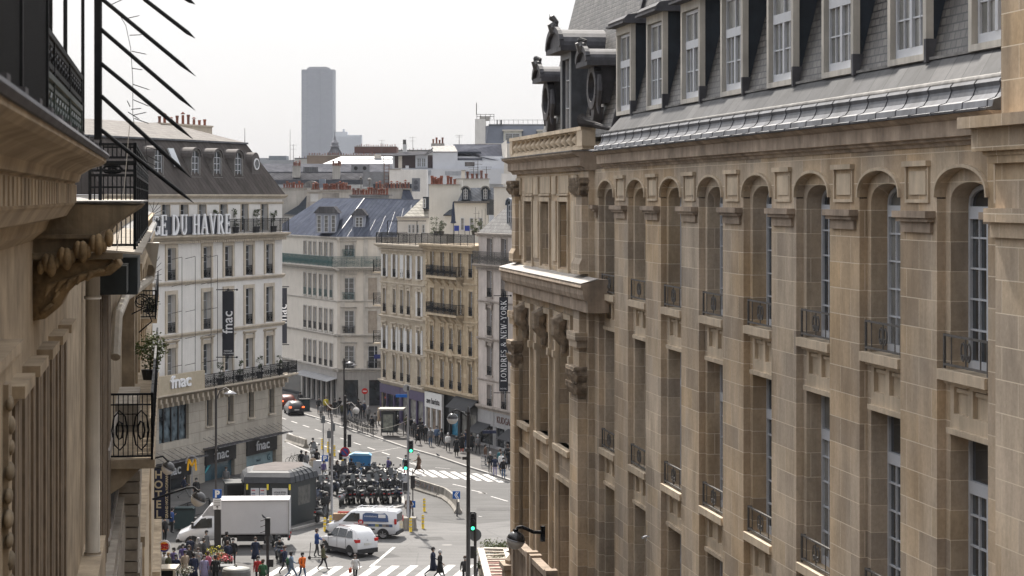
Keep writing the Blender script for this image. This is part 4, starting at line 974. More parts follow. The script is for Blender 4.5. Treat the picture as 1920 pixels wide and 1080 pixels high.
for x0_ in (.1, L2 - .55):
 z = gz
 while z < T2 - .6: tr.box(x0_, x0_ + (.5 if int(z * 3) % 2 else .38), -.06, .02, z, z + .30); z += .36
xm = xw2[2]; zt_ = rr[3][2][2] + rr[3][2][3] + .5; tr.prism([(xm - 1.1, zt_), (xm + 1.1, zt_), (xm, zt_ + .6)], -.35, .02, 'y')
tr.build('stone_trim', YSTONE_S, r)
st = MB()
for (y_, hh, out) in ((536, .2, .15), (608, .2, .15), (676, .3, .3), (748, .4, .45)): mould(st, 0, L2, f2.z(885, y_), hh, out)
mould(st, -.1, L2 + .1, T2 - .5, .5, .7); dentils(st, 0, L2, T2 - .75, .3); st.build('cornice', YSTONE_S, r)
for i, rw_ in enumerate(rr):
 for j, (x, w, z, h) in enumerate(rw_): add_window(r, x, z, w, h, .22, guard=None if (i < 2 and 0 < j < 4) else IRON, gh=.75, gstyle='scroll')
for i in (0, 1):
 z = rr[i][0][2] - .05; xa, xb = xw2[0] + .3, xw2[3] + 1.0
 bl = MB(); bl.box(xa, xb, -.8, 0, z - .2, z)
 for k in range(5):
  x = xa + .2 + (xb - xa - .5) * k / 4; bl.prism([(0, z - .95), (-.15, z - .8), (-.65, z - .3), (-.65, z - .2), (0, z - .2)], x - .12, x + .12, 'x')
 bl.build('balcony_slab', YSTONE_S, r); rail(r, [(xa, 0, z), (xa, -.78, z), (xb, -.78, z), (xb, 0, z)], 1.0, IRON, style='scroll')
rail(r, [(0, -.4, T2), (L2, -.4, T2)], 1.0, IRON, 'terrace_railing')
WSIGN = mat('white_shopfront', (.62, .62, .62), .6, .05, 2)
shopfront(f2, .1, f2.t(830.5), gz - .1, WSIGN, bays=3, gl=glassy('warm_shop_glass', (.20, .15, .11), .2, .5), fh=1.5, sign='ave barista', lett=BLACKP)
shopfront(f2, f2.t(844), f2.t(862), gz - 1.0, BLACKP, bays=1, gl=glassy('blue_door_glass', (.02, .15, .25), .2, .3), fh=.6)
shopfront(f2, f2.t(862.5), L2 - .1, gz - .2, BLACKP, bays=2, gl=GLASS_C, fh=1.1)
text('CAFE', .6, .03, SIGNW, r, (f2.t(872), -.30, gz - 1.2), name='sign_lettering', bold=.02)
cn = MB(); x0_, x1_ = f2.t(857), L2 + .2; cn.hexa([(x0_, -1.2, gz - .9), (x1_, -1.2, gz - .9), (x1_, -.1, gz + .1), (x0_, -.1, gz + .1), (x0_, -1.2, gz - .84), (x1_, -1.2, gz - .84), (x1_, -.1, gz + .16), (x0_, -.1, gz + .16)]); cn.build('awning', mat('charcoal_awning', (.025, .026, .03), .8), r)
# --- R3: grey render, hotel banner
f3 = Fac(on_row(897), ru, 'hotel_building', 'pale grey hotel building with iron balcony and slate roof behind the vertical banner')
r = f3.root; L3 = f3.t(1010); T3 = f3.z(920, 438)
xw3 = [f3.t(p) for p in (918.8, 945.5, 976)]
rowsy = [(447, 488), (508, 557), (577, 629), (648, 704), (722, 765)]
rr = [[(x, 1.15, f3.z(918, y1), f3.z(918, y0) - f3.z(918, y1)) for x in xw3] for (y0, y1) in rowsy]
gz = f3.z(905, 762)
b = MB(); holed(b, 0, L3, gz, T3, ops_of(rr), 0, .35); b.poly([(0, 0, 0), (0, 12, 0), (0, 12, T3), (0, 0, T3)])
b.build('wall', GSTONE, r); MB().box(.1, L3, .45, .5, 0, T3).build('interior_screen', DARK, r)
tr = Parts(r, GSTONE_S)
for i, rw_ in enumerate(rr):
 for j, (x, w, z, h) in enumerate(rw_): surround(tr, x, z, w, h, .16, .07, .3 if i in (2, 3) else 0)
st = MB()
bz = f3.z(900, 495)
mould(st, -.1, L3, bz - .3, .35, .6); dentils(st, 0, L3, bz - .5, .3)
for (y_, hh, out) in ((566, .2, .15), (636, .25, .25), (712, .2, .15), (766, .45, .4)): mould(st, 0, L3, f3.z(900, y_), hh, out)
mould(st, -.1, L3, T3 - .3, .35, .35); st.build('cornice', GSTONE_S, r)
for i, rw_ in enumerate(rr):
 for j, (x, w, z, h) in enumerate(rw_): add_window(r, x, z, w, h, .28, guard=IRON if i else None, gh=.85, gstyle='scroll')
rail(r, [(-.05, 0, bz + .05), (-.05, -.55, bz + .05), (L3, -.55, bz + .05)], 1.15, IRON_G, style='scroll')
GS = mat('grey_shopfront', (.30, .30, .31), .7, .1, 2)
shopfront(f3, .1, f3.t(928), gz, GS, bays=1, fh=1.6); shopfront(f3, f3.t(929), f3.t(968), gz, GS, bays=2, fh=1.6, sign='KUDGAR', lett=mat('brown_lettering', (.10, .05, .04), .6)); shopfront(f3, f3.t(969), L3, gz, GS, bays=1, fh=1.6)
for a_, c_ in ((898, 922), (955, 985)):
 aw = MB(); x0_, x1_ = f3.t(a_), f3.t(c_); z = gz - 1.6; aw.hexa([(x0_, -1.3, z - .7), (x1_, -1.3, z - .7), (x1_, -.1, z + .1), (x0_, -.1, z + .1), (x0_, -1.3, z - .66), (x1_, -1.3, z - .66), (x1_, -.1, z + .16), (x0_, -.1, z + .16)])
 for x in (x0_ + .1, x1_ - .1): aw.bar((x, -1.2, z - .7), (x, -.1, z - 1.6), .04)
 aw.build('awning', mat('charcoal_awning', (.025, .026, .03)), r)
ro = MB(); e0 = f3.z(960, 395, 2.5)
ro.hexa([(-.1, 0, T3 + .05), (L3, 0, T3 + .05), (L3, 11, T3 + .05), (-.1, 11, T3 + .05), (2.0, 4.2, T3 + 4.3), (L3, 4.2, T3 + 4.3), (L3, 8, T3 + 4.3), (2.0, 8, T3 + 4.3)]); ro.build('slate_roof', blocks('pale_slates', [(0, (.15, .148, .148)), (1, (.22, .217, .214))], (.07, .07, .07), .4, .3, .02, spec=.15, rough=.75, dirt=.25, bump=.4), r)
arched_dormer(r, f3.t(957, 1.0), T3 + .9, .95, 1.7, .9, 4.0, mat('blue_lead', (.10, .12, .15), .4, .2, 3), mat('blue_lead_wall', (.10, .12, .145), .5, .2, 3))
ht, hw_, hh_ = banner(f3, 936, 952.5, 557, 734, 'LONDRES & NEW-YORK', .50, 'tall black hotel banner with white serif capitals on the grey hotel front', serif_=True)
text('HOTEL', .19, .01, SIGNW, ht, (0, -.06, .18), name='lettering')
for sp in (ht,):
 for c_ in sp.children:
  if c_.name.startswith('lettering') and c_.data.name.startswith('lettering') and abs(c_.rotation_euler.y) > 1:
   xs_ = [v.co.x for v in c_.data.vertices]; k_ = (hh_ * .86) / (max(xs_) - min(xs_)); c_.scale = (k_, 1, 1)
# ================================================================ the white corner building
CO = Vector((-19.2, 246.0, 0))
LC = 26.0
fc = Fac(CO - ru * LC, ru, 'corner_building', 'white corner apartment building with a green balcony and blue zinc roof')
r = fc.root
def fz(px, py): return fc.z(px, py)
xl = [fc.t(p) for p in (572.3, 581.6, 590.8, 601.3, 611.3, 621.5)]
Tc = fz(632, 445)
rowsy = [(455, 481), (516, 558), (580, 622), (644, 690)]
rr = [[(x, 1.05, fz(622, y1), fz(622, y0) - fz(622, y1)) for x in xl] for (y0, y1) in rowsy]
gz = fz(632, 697)
b = MB(); holed(b, 0, LC, gz, Tc, ops_of(rr), 0, .3)
# right-hand front: a second plane turned to face the viewer, built in world axes under the same root
ang = -math.atan2(ru.y, ru.x)
def loc2(x, y, z):                       # x to the right along the frontal face, y inward, from the corner
 v = Vector((x, y, 0)); w_ = Vector((v.x * ru.x + v.y * ru.y, v.x * -ru.y * 1 + v.y * ru.x, 0))
 # world offset (x, y) expressed in the local frame of the facade
 lx = x * ru.x + y * ru.y; ly = -x * ru.y + y * ru.x
 return (LC + lx, ly, z)
FW = 7.6
fr_ops = []
for (y0, y1, wpx) in ((459, 481, 19), (521, 562, 19), (583, 625, 19), (649, 691, 19)):
 Zc = 246.0; k = Zc / F
 fr_ops.append(((653.6 - 960) * k - CO.x, 1.25, H - (y1 - 370) * k, (y1 - y0) * k))
fr2 = [((702 - 960) * 246 / F - CO.x, 1.4, z, h) for (_, _, z, h) in fr_ops[1:]]
def front(bm):
 o = MB(); o.v = [loc2(*v) for v in bm.v]; o.f = bm.f; o.m = bm.m; return o
fb = MB(); holed(fb, 0, FW, gz, Tc, ops_of([fr_ops, fr2]), 0, .3); b.merge(front(fb))
b.build('wall', CREAM, r)
g_ = MB(); g_.merge(front(MB().box(0, FW, .4, .45, 0, Tc))); g_.box(0, LC, .45, .5, 0, Tc); g_.build('interior_screen', DARK, r)
WHS = mat('pale_trim', (.52, .49, .45), .85, .15, 1.5, streak=.25)
tr = Parts(r, WHS); tf = Parts(r, WHS, front)
for i, rw_ in enumerate(rr):
 for (x, w, z, h) in rw_: surround(tr, x, z, w, h, .14, .06, 0)
for (x, w, z, h) in fr_ops + fr2: surround(tf, x, z, w, h, .16, .06, .2)
st = MB(); sf = MB()
for (y_, hh, out) in ((567, .2, .15), (632, .3, .3), (697, .4, .4)): z = H - (y_ - 370) * 246 / F; mould(st, 0, LC + out, z, hh, out); mould(sf, -out, FW, z, hh, out)
bz = H - (500 - 370) * 246 / F
for bb_, x0_, x1_ in ((st, 0, LC + .7), (sf, -.7, FW)): mould(bb_, x0_, x1_, bz - .4, .4, .8); dentils(bb_, x0_ + .7, x1_ - .5, bz - .62, .35); mould(bb_, x0_, x1_, Tc - .25, .3, .3)
for x in (0.35, 2.9, 4.4): sf.box(x, x + .5, -.07, .02, gz, Tc)
st.merge(front(sf)); st.build('cornice', WHS, r)
for i, rw_ in enumerate(rr):
 for j, (x, w, z, h) in enumerate(rw_): add_window(r, x, z, w, h, .22, guard=(GREENI if i == 1 else IRON) if i else None, gh=.8)
def fwin(x, w, z, h, **k):
 fm, pm = small_window(w, h, WHITE); o = place('window', fm, r, loc2(x, .22, z)); o.rotation_euler = (0, 0, ang)
 key = ('p', round(w, 1), round(h, 1), GLASS.name)
 if key not in WCACHE: WCACHE[key] = pm.mesh('pane', GLASS)
 place('pane', WCACHE[key], o, (0, .01, 0))
 gq = place('window_guard', guard_mesh(w + .2, .8, IRON if z < 9 else GREENI, 'scroll'), r, loc2(x, -.1, z)); gq.rotation_euler = (0, 0, ang)
for j, (x, w, z, h) in enumerate(fr_ops): fwin(x, w, z, h)
for j, (x, w, z, h) in enumerate(fr2):
 if j == 2: fwin(x, w, z, h)
 else:
  for sx in (-.7, 0.0):
   s_ = place('shutter', shutter_mesh(.7, h, mat('tan_slat_shutter', (.36, .31, .26), .7, .2, 3)), r, loc2(x + sx, .05, z)); s_.rotation_euler = (0, 0, ang)
gr_ = MB()
rail(r, [(0, -.75, bz), (LC + .55, -.75, bz), loc2(FW, -.75, bz)], 1.1, GREENI, style='scroll', step=.1)
MB().box(0, .01, 0, .01, 0, .01)
# ground floor
gf = MB(); n = 7
for k in range(n + 1):
 x = LC - .5 - k * (LC - fc.t(567)) / n * 1.0; gf.box(x, x + .55, -.02, .3, 0, gz)
gf.box(0, LC, -.04, .3, gz - .9, gz); gf.merge(front(MB().box(0, FW, -.04, .3, gz - .9, gz).box(0, .8, -.02, .3, 0, gz - .9).box(2.3, 3.5, -.02, .3, 0, gz - .9).box(5.3, FW, -.02, .3, 3.2, gz - .9)))
gf.build('ground_floor_piers', mat('grey_stone_piers', (.38, .36, .34), .8, .12, 1.5, streak=.2), r)
sw = MB(); sw.box(0, LC, .2, .22, 0, gz - .9); sw.merge(front(MB().box(0, FW, .2, .22, 0, gz - .9))); sw.build('shop_window', DKGLASS, r)
for k in range(6):
 x = fc.t(569 + k * 10.6); aw = MB(); z = gz - .7; aw.hexa([(x, -1.3, z - .35), (x + 2.3, -1.3, z - .35), (x + 2.3, -.05, z), (x, -.05, z), (x, -1.3, z - .3), (x + 2.3, -1.3, z - .3), (x + 2.3, -.05, z + .06), (x, -.05, z + .06)])
 aw.build('awning', mat('pale_awning', (.30, .30, .31), .7), r)
# blue zinc roof with hipped corner and two dormers
ro = MB(); z0 = Tc + .06; zb = H - (375 - 370) * 256 / F
def C2(x, y, z): return loc2(x, y, z)
ro.poly([(0, -.2, z0), (LC + .2, -.2, z0), C2(2.5, 7.5, zb + .2), (2, 6.0, zb + .2)])
ro.poly([(LC + .2, -.2, z0), C2(11.0, -.2, z0), C2(10.2, 7.5, zb), C2(2.5, 7.5, zb + .2)])
ro.poly([C2(11, -.2, z0), C2(16, 4, z0), C2(12, 8.5, zb), C2(10.2, 7.5, zb)])
ro.poly([(2, 6.0, zb + .2), C2(2.5, 7.5, zb + .2), C2(10.2, 7.5, zb), C2(12, 8.5, zb), C2(12, 16, zb - .5), (2, 14, zb - .5)])
ro.build('zinc_roof', ZR_BL, r)
sm_ = MB()
for a_, c_ in (((LC + .2, -.2, z0), C2(2.5, 7.5, zb + .2)), ((2, 6.0, zb + .2), C2(2.5, 7.5, zb + .2)), (C2(2.5, 7.5, zb + .2), C2(10.2, 7.5, zb))):
 sm_.bar(a_, c_, .08, .08)
for k in range(1, 9):
 t_ = k / 9; a_ = Vector((LC * t_, -.2, z0)); sm_.bar(a_ + Vector((0, 0, .0)), Vector((2 + (LC - 6) * t_, 6.0, zb + .2)), .03, .05)
for k in range(1, 10): sm_.bar(C2(11 * k / 10, -.2, z0 + .02), C2(2.5 + 7.7 * k / 10, 7.5, zb + .0), .025, .04)
sm_.build('roof_seams', mat('pale_zinc_seam', (.14, .15, .18), .5, .1, 3), r)
for (pa, pb, zy0, zy1, nw) in ((592, 632, 437, 400, 3), (662, 685, 434, 404, 1)):
 d = MB(); Zd = 248.0; k = Zd / F; xa, xb = (pa - 960) * k - CO.x, (pb - 960) * k - CO.x; za, zc = H - (zy0 - 370) * k, H - (zy1 - 370) * k
 fr2_ = MB(); fr2_.box(xa, xb, 1.8, 6, za, zc); 
 o = front(fr2_).build('dormer', mat('blue_grey_dormer', (.27, .29, .35), .55, .15, 2), r)
 rf = MB(); rf.prism([(xa - .25, zc), (xb + .25, zc), (xb - .35, zc + .75), (xa + .4, zc + .75)], 1.5, 6.2, 'y'); front(rf).build('dormer_roof', ZR_GR, o)
 w_ = (xb - xa) / nw
 for j in range(nw):
  if nw == 3 and j == 2: pass
  wm = place('window', small_window(w_ * .62, zc - za - .3, WHITE)[0], o, loc2(xa + w_ * (j + .5), 1.76, za + .1)); wm.rotation_euler = (0, 0, ang)
  pm = small_window(w_ * .62, zc - za - .3, WHITE)[1].build('pane', GLASS, wm, loc=(0, .01, 0))
sgn = MB(); sgn.merge(front(MB().box(4.05, 4.75, -.12, -.08, H - (668 - 370) * 246 / F - .25, H - (668 - 370) * 246 / F + .2))); sgn.build('street_name_plate', mat('enamel_blue', (.02, .03, .16), .4), r)
# small stack of neighbours' balconies seen edge on at its right
nb = thing('iron_balcony_stack', 'three small black iron balconies one above another between the white and cream buildings', 'balcony', W(709, 760, 233.5))
for y_ in (507, 569, 640):
 z_ = (760 - y_) * 233.5 / F; q = MB(); q.box(-.55, .5, -.1, .5, z_ - .3, z_ - .15); q.build('slab', CREAM_S, nb); rail(nb, [(-.5, .5, z_ - .15), (-.5, -.05, z_ - .15), (.45, -.05, z_ - .15)], 1.25, IRON, step=.1, style='scroll')
# ================================================================ street going away at the left, behind the corner building
fl = Fac(on_row(0) if False else (CO + Vector((-.9, 19, 0)) - ru * 22), ru, 'apartment_building', 'narrow slice of beige stone apartment building in the side street gap')
r = fl.root; T_ = H - (450 - 370) * 262 / F
rws = []
for (y0, y1) in ((468, 500), (523, 560), (585, 620), (640, 672)):
 rws.append([(fl.t(p), 1.1, H - (y1 - 370) * 262 / F, (y1 - y0) * 262 / F) for p in (530, 539.5, 549, 559)])
b = MB(); Lx = 24; holed(b, 0, Lx, 0, T_, ops_of(rws), 0, .3); b.poly([(0, 0, T_), (Lx, 0, T_), (Lx, 8, T_), (0, 8, T_)]); b.build('wall', mat('beige_stone', (.50, .44, .38), .85, .12, 1.2, streak=.2), r)
MB().box(.1, Lx, .4, .45, 0, T_).build('interior_screen', DARK, r)
tr = Parts(r, CREAM_S)
for rw_ in rws:
 for (x, w, z, h) in rw_: surround(tr, x, z, w, h, .16, .07, .2)
for y_ in (462, 510, 572, 632, 690): mould(tr, 0, Lx, H - (y_ - 370) * 262 / F, .3, .3)
tr.build('stone_trim', CREAM_S, r)
for rw_ in rws:
 for (x, w, z, h) in rw_: add_window(r, x, z, w, h, .22, guard=IRON, gh=.8)
rail(r, [(0, -.3, T_), (Lx, -.3, T_)], 1.2, IRON, 'terrace_railing', step=.1)
MB().box(0, Lx, -1.0, 0, 3.1, 3.6).build('shop_canopy', BLACKP, r)
# ---------------------------------------------------------------- roofs and houses beyond the street
CONC = mat('stained_render', (.44, .42, .395), .9, .22, .35, streak=.25); CONC_D = mat('dark_stained_render', (.34, .32, .30), .9, .3, .4, streak=.3)
PALEW = mat('pale_blue_white_wall', (.56, .57, .60), .8, .05, .5); BRICK = blocks('brown_brick', [(0, (.17, .085, .07)), (1, (.22, .11, .09))], (.12, .08, .07), .6, .2, .02, dirt=.15)
BRN = mat('brown_wall', (.22, .17, .135), .85, .2, .3)
PURP_Z = zinc_roof('violet_zinc_roof', (.11, .115, .14), (.14, .145, .17), .55, .9)
class Far:
 """a far building placed square to the view; sizes read off the photograph at distance Z"""
 def __init__(s, name, label, Z, px0, px1, pyt, pyb=None, dep=8, m=CONC, cat='building', group=None, wall=True):
  s.Z = Z; s.k = Z / F; s.px0 = px0; base = 0
  s.root = thing(name, label, cat, ((px0 - 960) * s.k, Z, base), 0, group); s.w = (px1 - px0) * s.k
  if wall:
   b = MB(); b.box(0, s.w, 0, dep, 0, s.z(pyt)); b.build('wall', m, s.root)
 def x(s, px): return (px - s.px0) * s.k
 def z(s, py): return H - (py - 370) * s.k
 def box(s, name, px0, px1, pyt, pyb, m, y0=0, y1=8, par=None, cap=0, capm=None):
  b = MB(); b.box(s.x(px0), s.x(px1), y0, y1, s.z(pyb), s.z(pyt)); o = b.build(name, m, par or s.root)
  if cap: c = MB(); c.box(s.x(px0) - .1, s.x(px1) + .1, y0 - .1, y1 + .1, s.z(pyt), s.z(pyt) + cap); c.build('coping', capm or CONC_D, o)
  return o
 def slope(s, name, pts, m, par=None, thick=.1):
  """sheet through (px, py, y) points, given a little thickness"""
  P = [Vector((s.x(a), y, s.z(b))) for a, b, y in pts]
  # pixel positions refer to the picture plane at distance Z; push back keeps the outline
  Q = [Vector((((a - 960) * (s.Z + y) / F) - s.root.location.x, y, H - (b - 370) * (s.Z + y) / F)) for a, b, y in pts]
  n = (Q[1] - Q[0]).cross(Q[2] - Q[0]).normalized() * thick
  if n.y < 0: n = -n
  b = MB(); k = len(Q); b.v = [tuple(q) for q in Q] + [tuple(q + n) for q in Q]
  b._faces(0, [tuple(range(k - 1, -1, -1)), tuple(range(k, 2 * k))] + [(i, (i + 1) % k, k + (i + 1) % k, k + i) for i in range(k)], 0)
  return b.build(name, m, par or s.root)
 def win(s, px, pyt, pyb, wpx, y=-.02, par=None, frame=WHITE):
  w = wpx * s.k; h = (pyb - pyt) * s.k; fm, pm = small_window(w, h, frame)
  o = place('window', fm, par or s.root, (s.x(px), y, s.z(pyb))); k = ('p', round(w, 1), round(h, 1), GLASS_C.name)
  if k not in WCACHE: WCACHE[k] = pm.mesh('pane', GLASS_C)
  place('pane', WCACHE[k], o, (0, .01, 0)); return o
 def pots(s, px0, px1, py, n, y=.6, par=None, seed=1, kinds=None):
  q = random.Random(seed)
  for i in range(n):
   px = px0 + (px1 - px0) * (i + .5) / n + q.uniform(-.6, .6)
   o = place('chimney_pot', q.choice(kinds or POTS), par or s.root, (s.x(px), y + q.uniform(-.15, .15), s.z(py))); f = q.choice([.9, 1.1, 1.3, 1.5]); g = .8 if s.Z > 400 else 1.1; o.scale = (g, g, f * (.6 if s.Z > 400 else 1))
def antenna(px, py0, py1, Z, label, arms=2):
 k = Z / F; t = MB(); h = (py1 - py0) * k
 t.tube([(0, 0, 0), (0, 0, h)], [.05, .03], 5)
 for i in range(arms):
  z = h * (.95 - .18 * i); t.tube([(-.6 + .15 * i, 0, z), (.6 - .1 * i, 0, z)], .02, 4)
  for q in (-.4, 0, .4): t.tube([(q, -.15, z), (q, .15, z)], .015, 4)
 o = t.build('roof_antenna', IRON_G, None, loc=W(px, py1, Z)); tag(o, label, 'antenna', 'roof antennas'); return o
# tower and its lower neighbour
tw = thing('skyscraper', 'tall plain dark glass tower standing alone on the hazy skyline', 'tower', (0, 3800, 0)); k = 3800 / F
TOWM = blocks('hazed_tower_glazing', [(0, (.185, .195, .225)), (1, (.215, .225, .255))], (.15, .16, .19), 6, 3.2, .35, rough=.4, dirt=.1, bump=0)  # paler than dark glass: distance haze is mixed into the colour
x0, x1, xm = (564.5 - 960) * k, (627 - 960) * k, (575.5 - 960) * k
b = MB(); b.prism([(x0, 6), (xm, 0), (x1 - 3, 0), (x1, 8), (x1, 34), (x0, 34)], -60, H + (370 - 130) * k, 'z'); b.build('shaft', TOWM, tw)
b = MB(); b.box(x0 + 10, x1 - 9, 4, 28, H + 240 * k, H + 243.5 * k); b.box(x0 + 13, x1 - 13, 6, 24, H + 243.5 * k, H + 245 * k)
for i in range(12): b.box(x0 + 12 + i * 2.7, x0 + 12.6 + i * 2.7, 5, 6, H + 245 * k, H + 246 * k)
b.build('roof_plant', mat('tower_top', (.25, .25, .27), .7), tw)
b = MB(); b.box(xm + .4, xm + 1.4, -.9, 0, -60, H + 239 * k); b.box((600 - 960) * k, (600 - 960) * k + .8, -.9, 0, -60, H + 239 * k); b.build('mullion', TOWM, tw)
t2 = thing('office_slab', 'pale ribbed office slab peeking out behind the lantern dome beside the tall tower', 'tower', (0, 3600, 0)); k = 3600 / F
b = MB(); b.box((629 - 960) * k, (651 - 960) * k, 0, 20, 0, H + (370 - 247) * k); b.box((651 - 960) * k, (678 - 960) * k, 0, 20, 0, H + (370 - 253) * k)
for i in range(16): b.box((631 + 3 * i - 960) * k, (632.2 + 3 * i - 960) * k, -2, 0, 0, H + (370 - 255) * k)
b.box((642 - 960) * k, (646 - 960) * k, 4, 10, H + 123 * k, H + 128 * k); b.build('wall', mat('hazed_slab', (.52, .54, .58), .8, .1, .01), t2)  # slab colour lightened to carry the distance haze
# lantern dome with spire
k = 620 / F; dm = thing('lantern_dome', 'grey lead lantern dome with spire in front of the hazy tower', 'dome', W(628, 292, 620))
hh = lambda y: (292 - y) * k
b = MB(); b.lathe([(1.9, 0), (1.75, hh(287)), (1.2, hh(281)), (.95, hh(277)), (1.0, hh(276))], n=20); b.build('dome', mat('dome_lead', (.20, .20, .22), .6, .3, 1), dm, True)
b = MB()
for i in range(20):
 a = i * PI / 10; c, s_ = math.cos(a), math.sin(a); b.tube([(2.0 * c, 2.0 * s_, 0), (1.85 * c, 1.85 * s_, hh(287)), (1.25 * c, 1.25 * s_, hh(281)), (1.0 * c, 1.0 * s_, hh(277))], .09, 5)
b.build('rib', mat('dome_lead_dark', (.09, .09, .10), .6), dm)
b = MB(); b.lathe([(1.25, hh(276)), (1.3, hh(274)), (1.0, hh(273)), (.95, hh(270)), (1.1, hh(269)), (1.0, hh(267)), (.5, hh(263)), (.35, hh(262)), (.3, hh(258)), (.12, hh(254)), (.05, hh(244))], n=14); b.tube([(-.25, 0, hh(249)), (.25, 0, hh(249))], .04, 4); b.build('lantern', mat('dome_lead', (.22, .22, .24)), dm)
# long brown and brick chimney walls on the skyline
f = Far('chimney_wall', 'low brown wall lined with small pots under the lantern dome', 470, 575.5, 705, 292, dep=3, m=BRN, cat='building'); f.pots(577, 704, 291.5, 26, seed=3, y=1); cz_ = f.box('coping', 575, 705.5, 290.5, 292, CONC_D, -.1, 3.1)
f = Far('brick_house', 'dark brick block with a row of chimney pots on the skyline', 520, 664.5, 743.5, 275.5, dep=9, m=BRICK); f.pots(667, 742, 274.5, 17, y=1, seed=5); f.box('coping', 664, 744, 274.5, 275.5, CONC_D, -.1, 2)
f.slope('roof', [(664.5, 291, -6), (743.5, 291, -6), (743.5, 287, -.1), (664.5, 287, -.1)], ZR_GR)
# distant city fill at both sides of the skyline
f = Far('distant_block', 'low distant grey block on the skyline left of the tall tower', 900, 440, 552, 300, dep=30, m=mat('far_grey', (.30, .31, .33), .8, .2, .05)); f.box('roof_house', 503, 536, 292, 300.5, mat('far_slate', (.18, .20, .22), .7), 2, 12); f.box('roof_house', 440, 500, 296, 300.5, mat('far_grey', (.30, .31, .33)), 2, 12)
for i, (a_, c_, t_, Z_) in enumerate(((700, 790, 286, 760), (745, 840, 281, 640), (840, 900, 283, 700), (552, 668, 296, 640))):
 f = Far('distant_block', ['pale distant block behind the brick one', 'pale distant block with pots behind the white penthouse', 'low distant block left of the grey mansard', 'low distant pale roof at the foot of the tower'][i], Z_, a_, c_, t_, dep=12, m=mat('far_cream', (.42, .41, .40), .85, .15, .1), group='distant blocks'); f.pots(a_ + 4, c_ - 2, t_, 12, y=2, seed=30 + i); f.box('roof_edge', a_, c_, t_, t_ + 1.2, ZR_GR, -.2, 2)
# grey-blue mansard at the right of the skyline
f = Far('mansard_house', 'blue-grey mansard building with roof rail beyond the balustrade', 430, 890.5, 1060, 269, dep=16, m=CREAM)
f.box('gable_wall', 890.5, 910, 223, 269, CREAM_W, 0, 14); f.slope('mansard_roof', [(911, 269, 0), (1060, 269, 0), (1060, 235, 2.5), (917, 235, 2.5)], mat('mansard_blue', (.13, .145, .18), .6, .12, .4)); f.box('flat_roof', 916, 1060, 232, 235.5, mat('mansard_edge', (.12, .13, .15), .6), 2.4, 12)
f.slope('side_slope', [(910, 269, 0), (911.5, 269, 0), (918, 235, 2.5), (909, 237, 2.5)], mat('mansard_light', (.26, .27, .31), .6))
for a_ in (944, 1008): d = f.box('dormer', a_, a_ + 34, 244, 269, mat('dormer_cream', (.50, .49, .44), .8), .3, 5); f.win(a_ + 17, 250, 267, 26, .25, d); f.box('dormer_roof', a_ - 2, a_ + 37, 243, 245.5, CREAM, 0, 5, d)
q = MB()
for p_ in range(900, 1060, 9): q.tube([(f.x(p_), 3, f.z(233)), (f.x(p_), 3, f.z(223))], .03, 4)
q.tube([(f.x(893), 3, f.z(224)), (f.x(1060), 3, f.z(224))], .03, 4); q.build('roof_railing', IRON_G, f.root)
q = MB()
for p_ in (894, 901, 910, 919, 926): q.tube([(f.x(p_), 1, f.z(223)), (f.x(p_), 1, f.z(214))], .05, 4)
for y_ in (214, 218): q.tube([(f.x(893), 1, f.z(y_)), (f.x(927), 1, f.z(y_))], .05, 4)
q.tube([(f.x(893.5), 1, f.z(214)), (f.x(893.5), 1, f.z(192))], .05, 4); q.build('mast_cage', IRON_G, f.root); f.box('roof_house', 899, 918, 218, 225, CONC, 1, 5)
f.box('chimney', 931, 933, 224, 233, IRON, 2, 2.6); f.box('chimney', 938, 941, 224, 233, IRON, 2, 2.6)
# white penthouse with brown bays and violet zinc roof
f = Far('penthouse', 'white rooftop house with dark brown bays, balustrade and violet zinc roof', 330, 736, 944, 293, dep=12, m=PALEW)
f.box('parapet', 758, 945, 317, 345, PALEW, -2.6, 0); bal = MB()
for i in range(20): x = f.x(760 + i * 2.5); bal.box(x, x + .1, -2.75, -2.65, f.z(329), f.z(319))
for i in range(28): x = f.x(836 + i * 2.5); bal.box(x, x + .08, -2.68, -2.6, f.z(329), f.z(321))
bal.build('balustrade', mat('pale_grey_slot', (.34, .36, .40), .8), f.root)
f.box('pier', 762, 768, 311, 345, PALEW, -2.9, -2.5)
for a_, c_ in ((740, 747), (754, 779), (802, 811)): f.box('brown_bay', a_, c_, 291, 315, mat('chocolate_panel', (.055, .038, .038), .7), -.12, 0)
f.box('window_wall', 747, 754, 291, 315, CREAM, -.15, 0); f.box('window_wall', 779, 802, 291, 315, PALEW, -.15, 0)
for p_ in (786, 794.5): f.win(p_, 296, 313, 7, -.2)
f.slope('left_roof', [(734, 292, -1.0), (800, 289.5, -1.0), (812, 283, 1.5), (745, 286, 1.5)], ZR_GR); f.slope('gable_roof', [(800, 289.5, -.5), (812, 279, -.5), (812, 276, -.5), (796, 289, -.5)], ZINC_W)
f.box('white_tower', 812, 858, 284, 325, PALEW, -.9, 3); f.slope('white_roof', [(812, 285, -1.0), (858, 284, -1.0), (852, 273, 2), (810, 274, 2)], ZINC_W)
f.slope('zinc_roof', [(852, 284, -.2), (943, 303, -.2), (940, 270, 4), (850, 270.5, 4)], PURP_Z); f.slope('zinc_roof', [(858, 301, -.5), (904, 301, -.5), (902, 288, 1), (858, 288, 1)], PURP_Z); f.box('roof_shade_strip', 858, 902, 284.5, 288, CHEEK, -.3, .5)  # solid dark strip stands in for the shade between the roofs
f.box('white_wall', 858, 945, 301, 333, PALEW, -1.0, 0); f.box('window', 872, 890, 304, 312, glassy('strip_window', (.10, .09, .085), .2), -1.05, -.9)
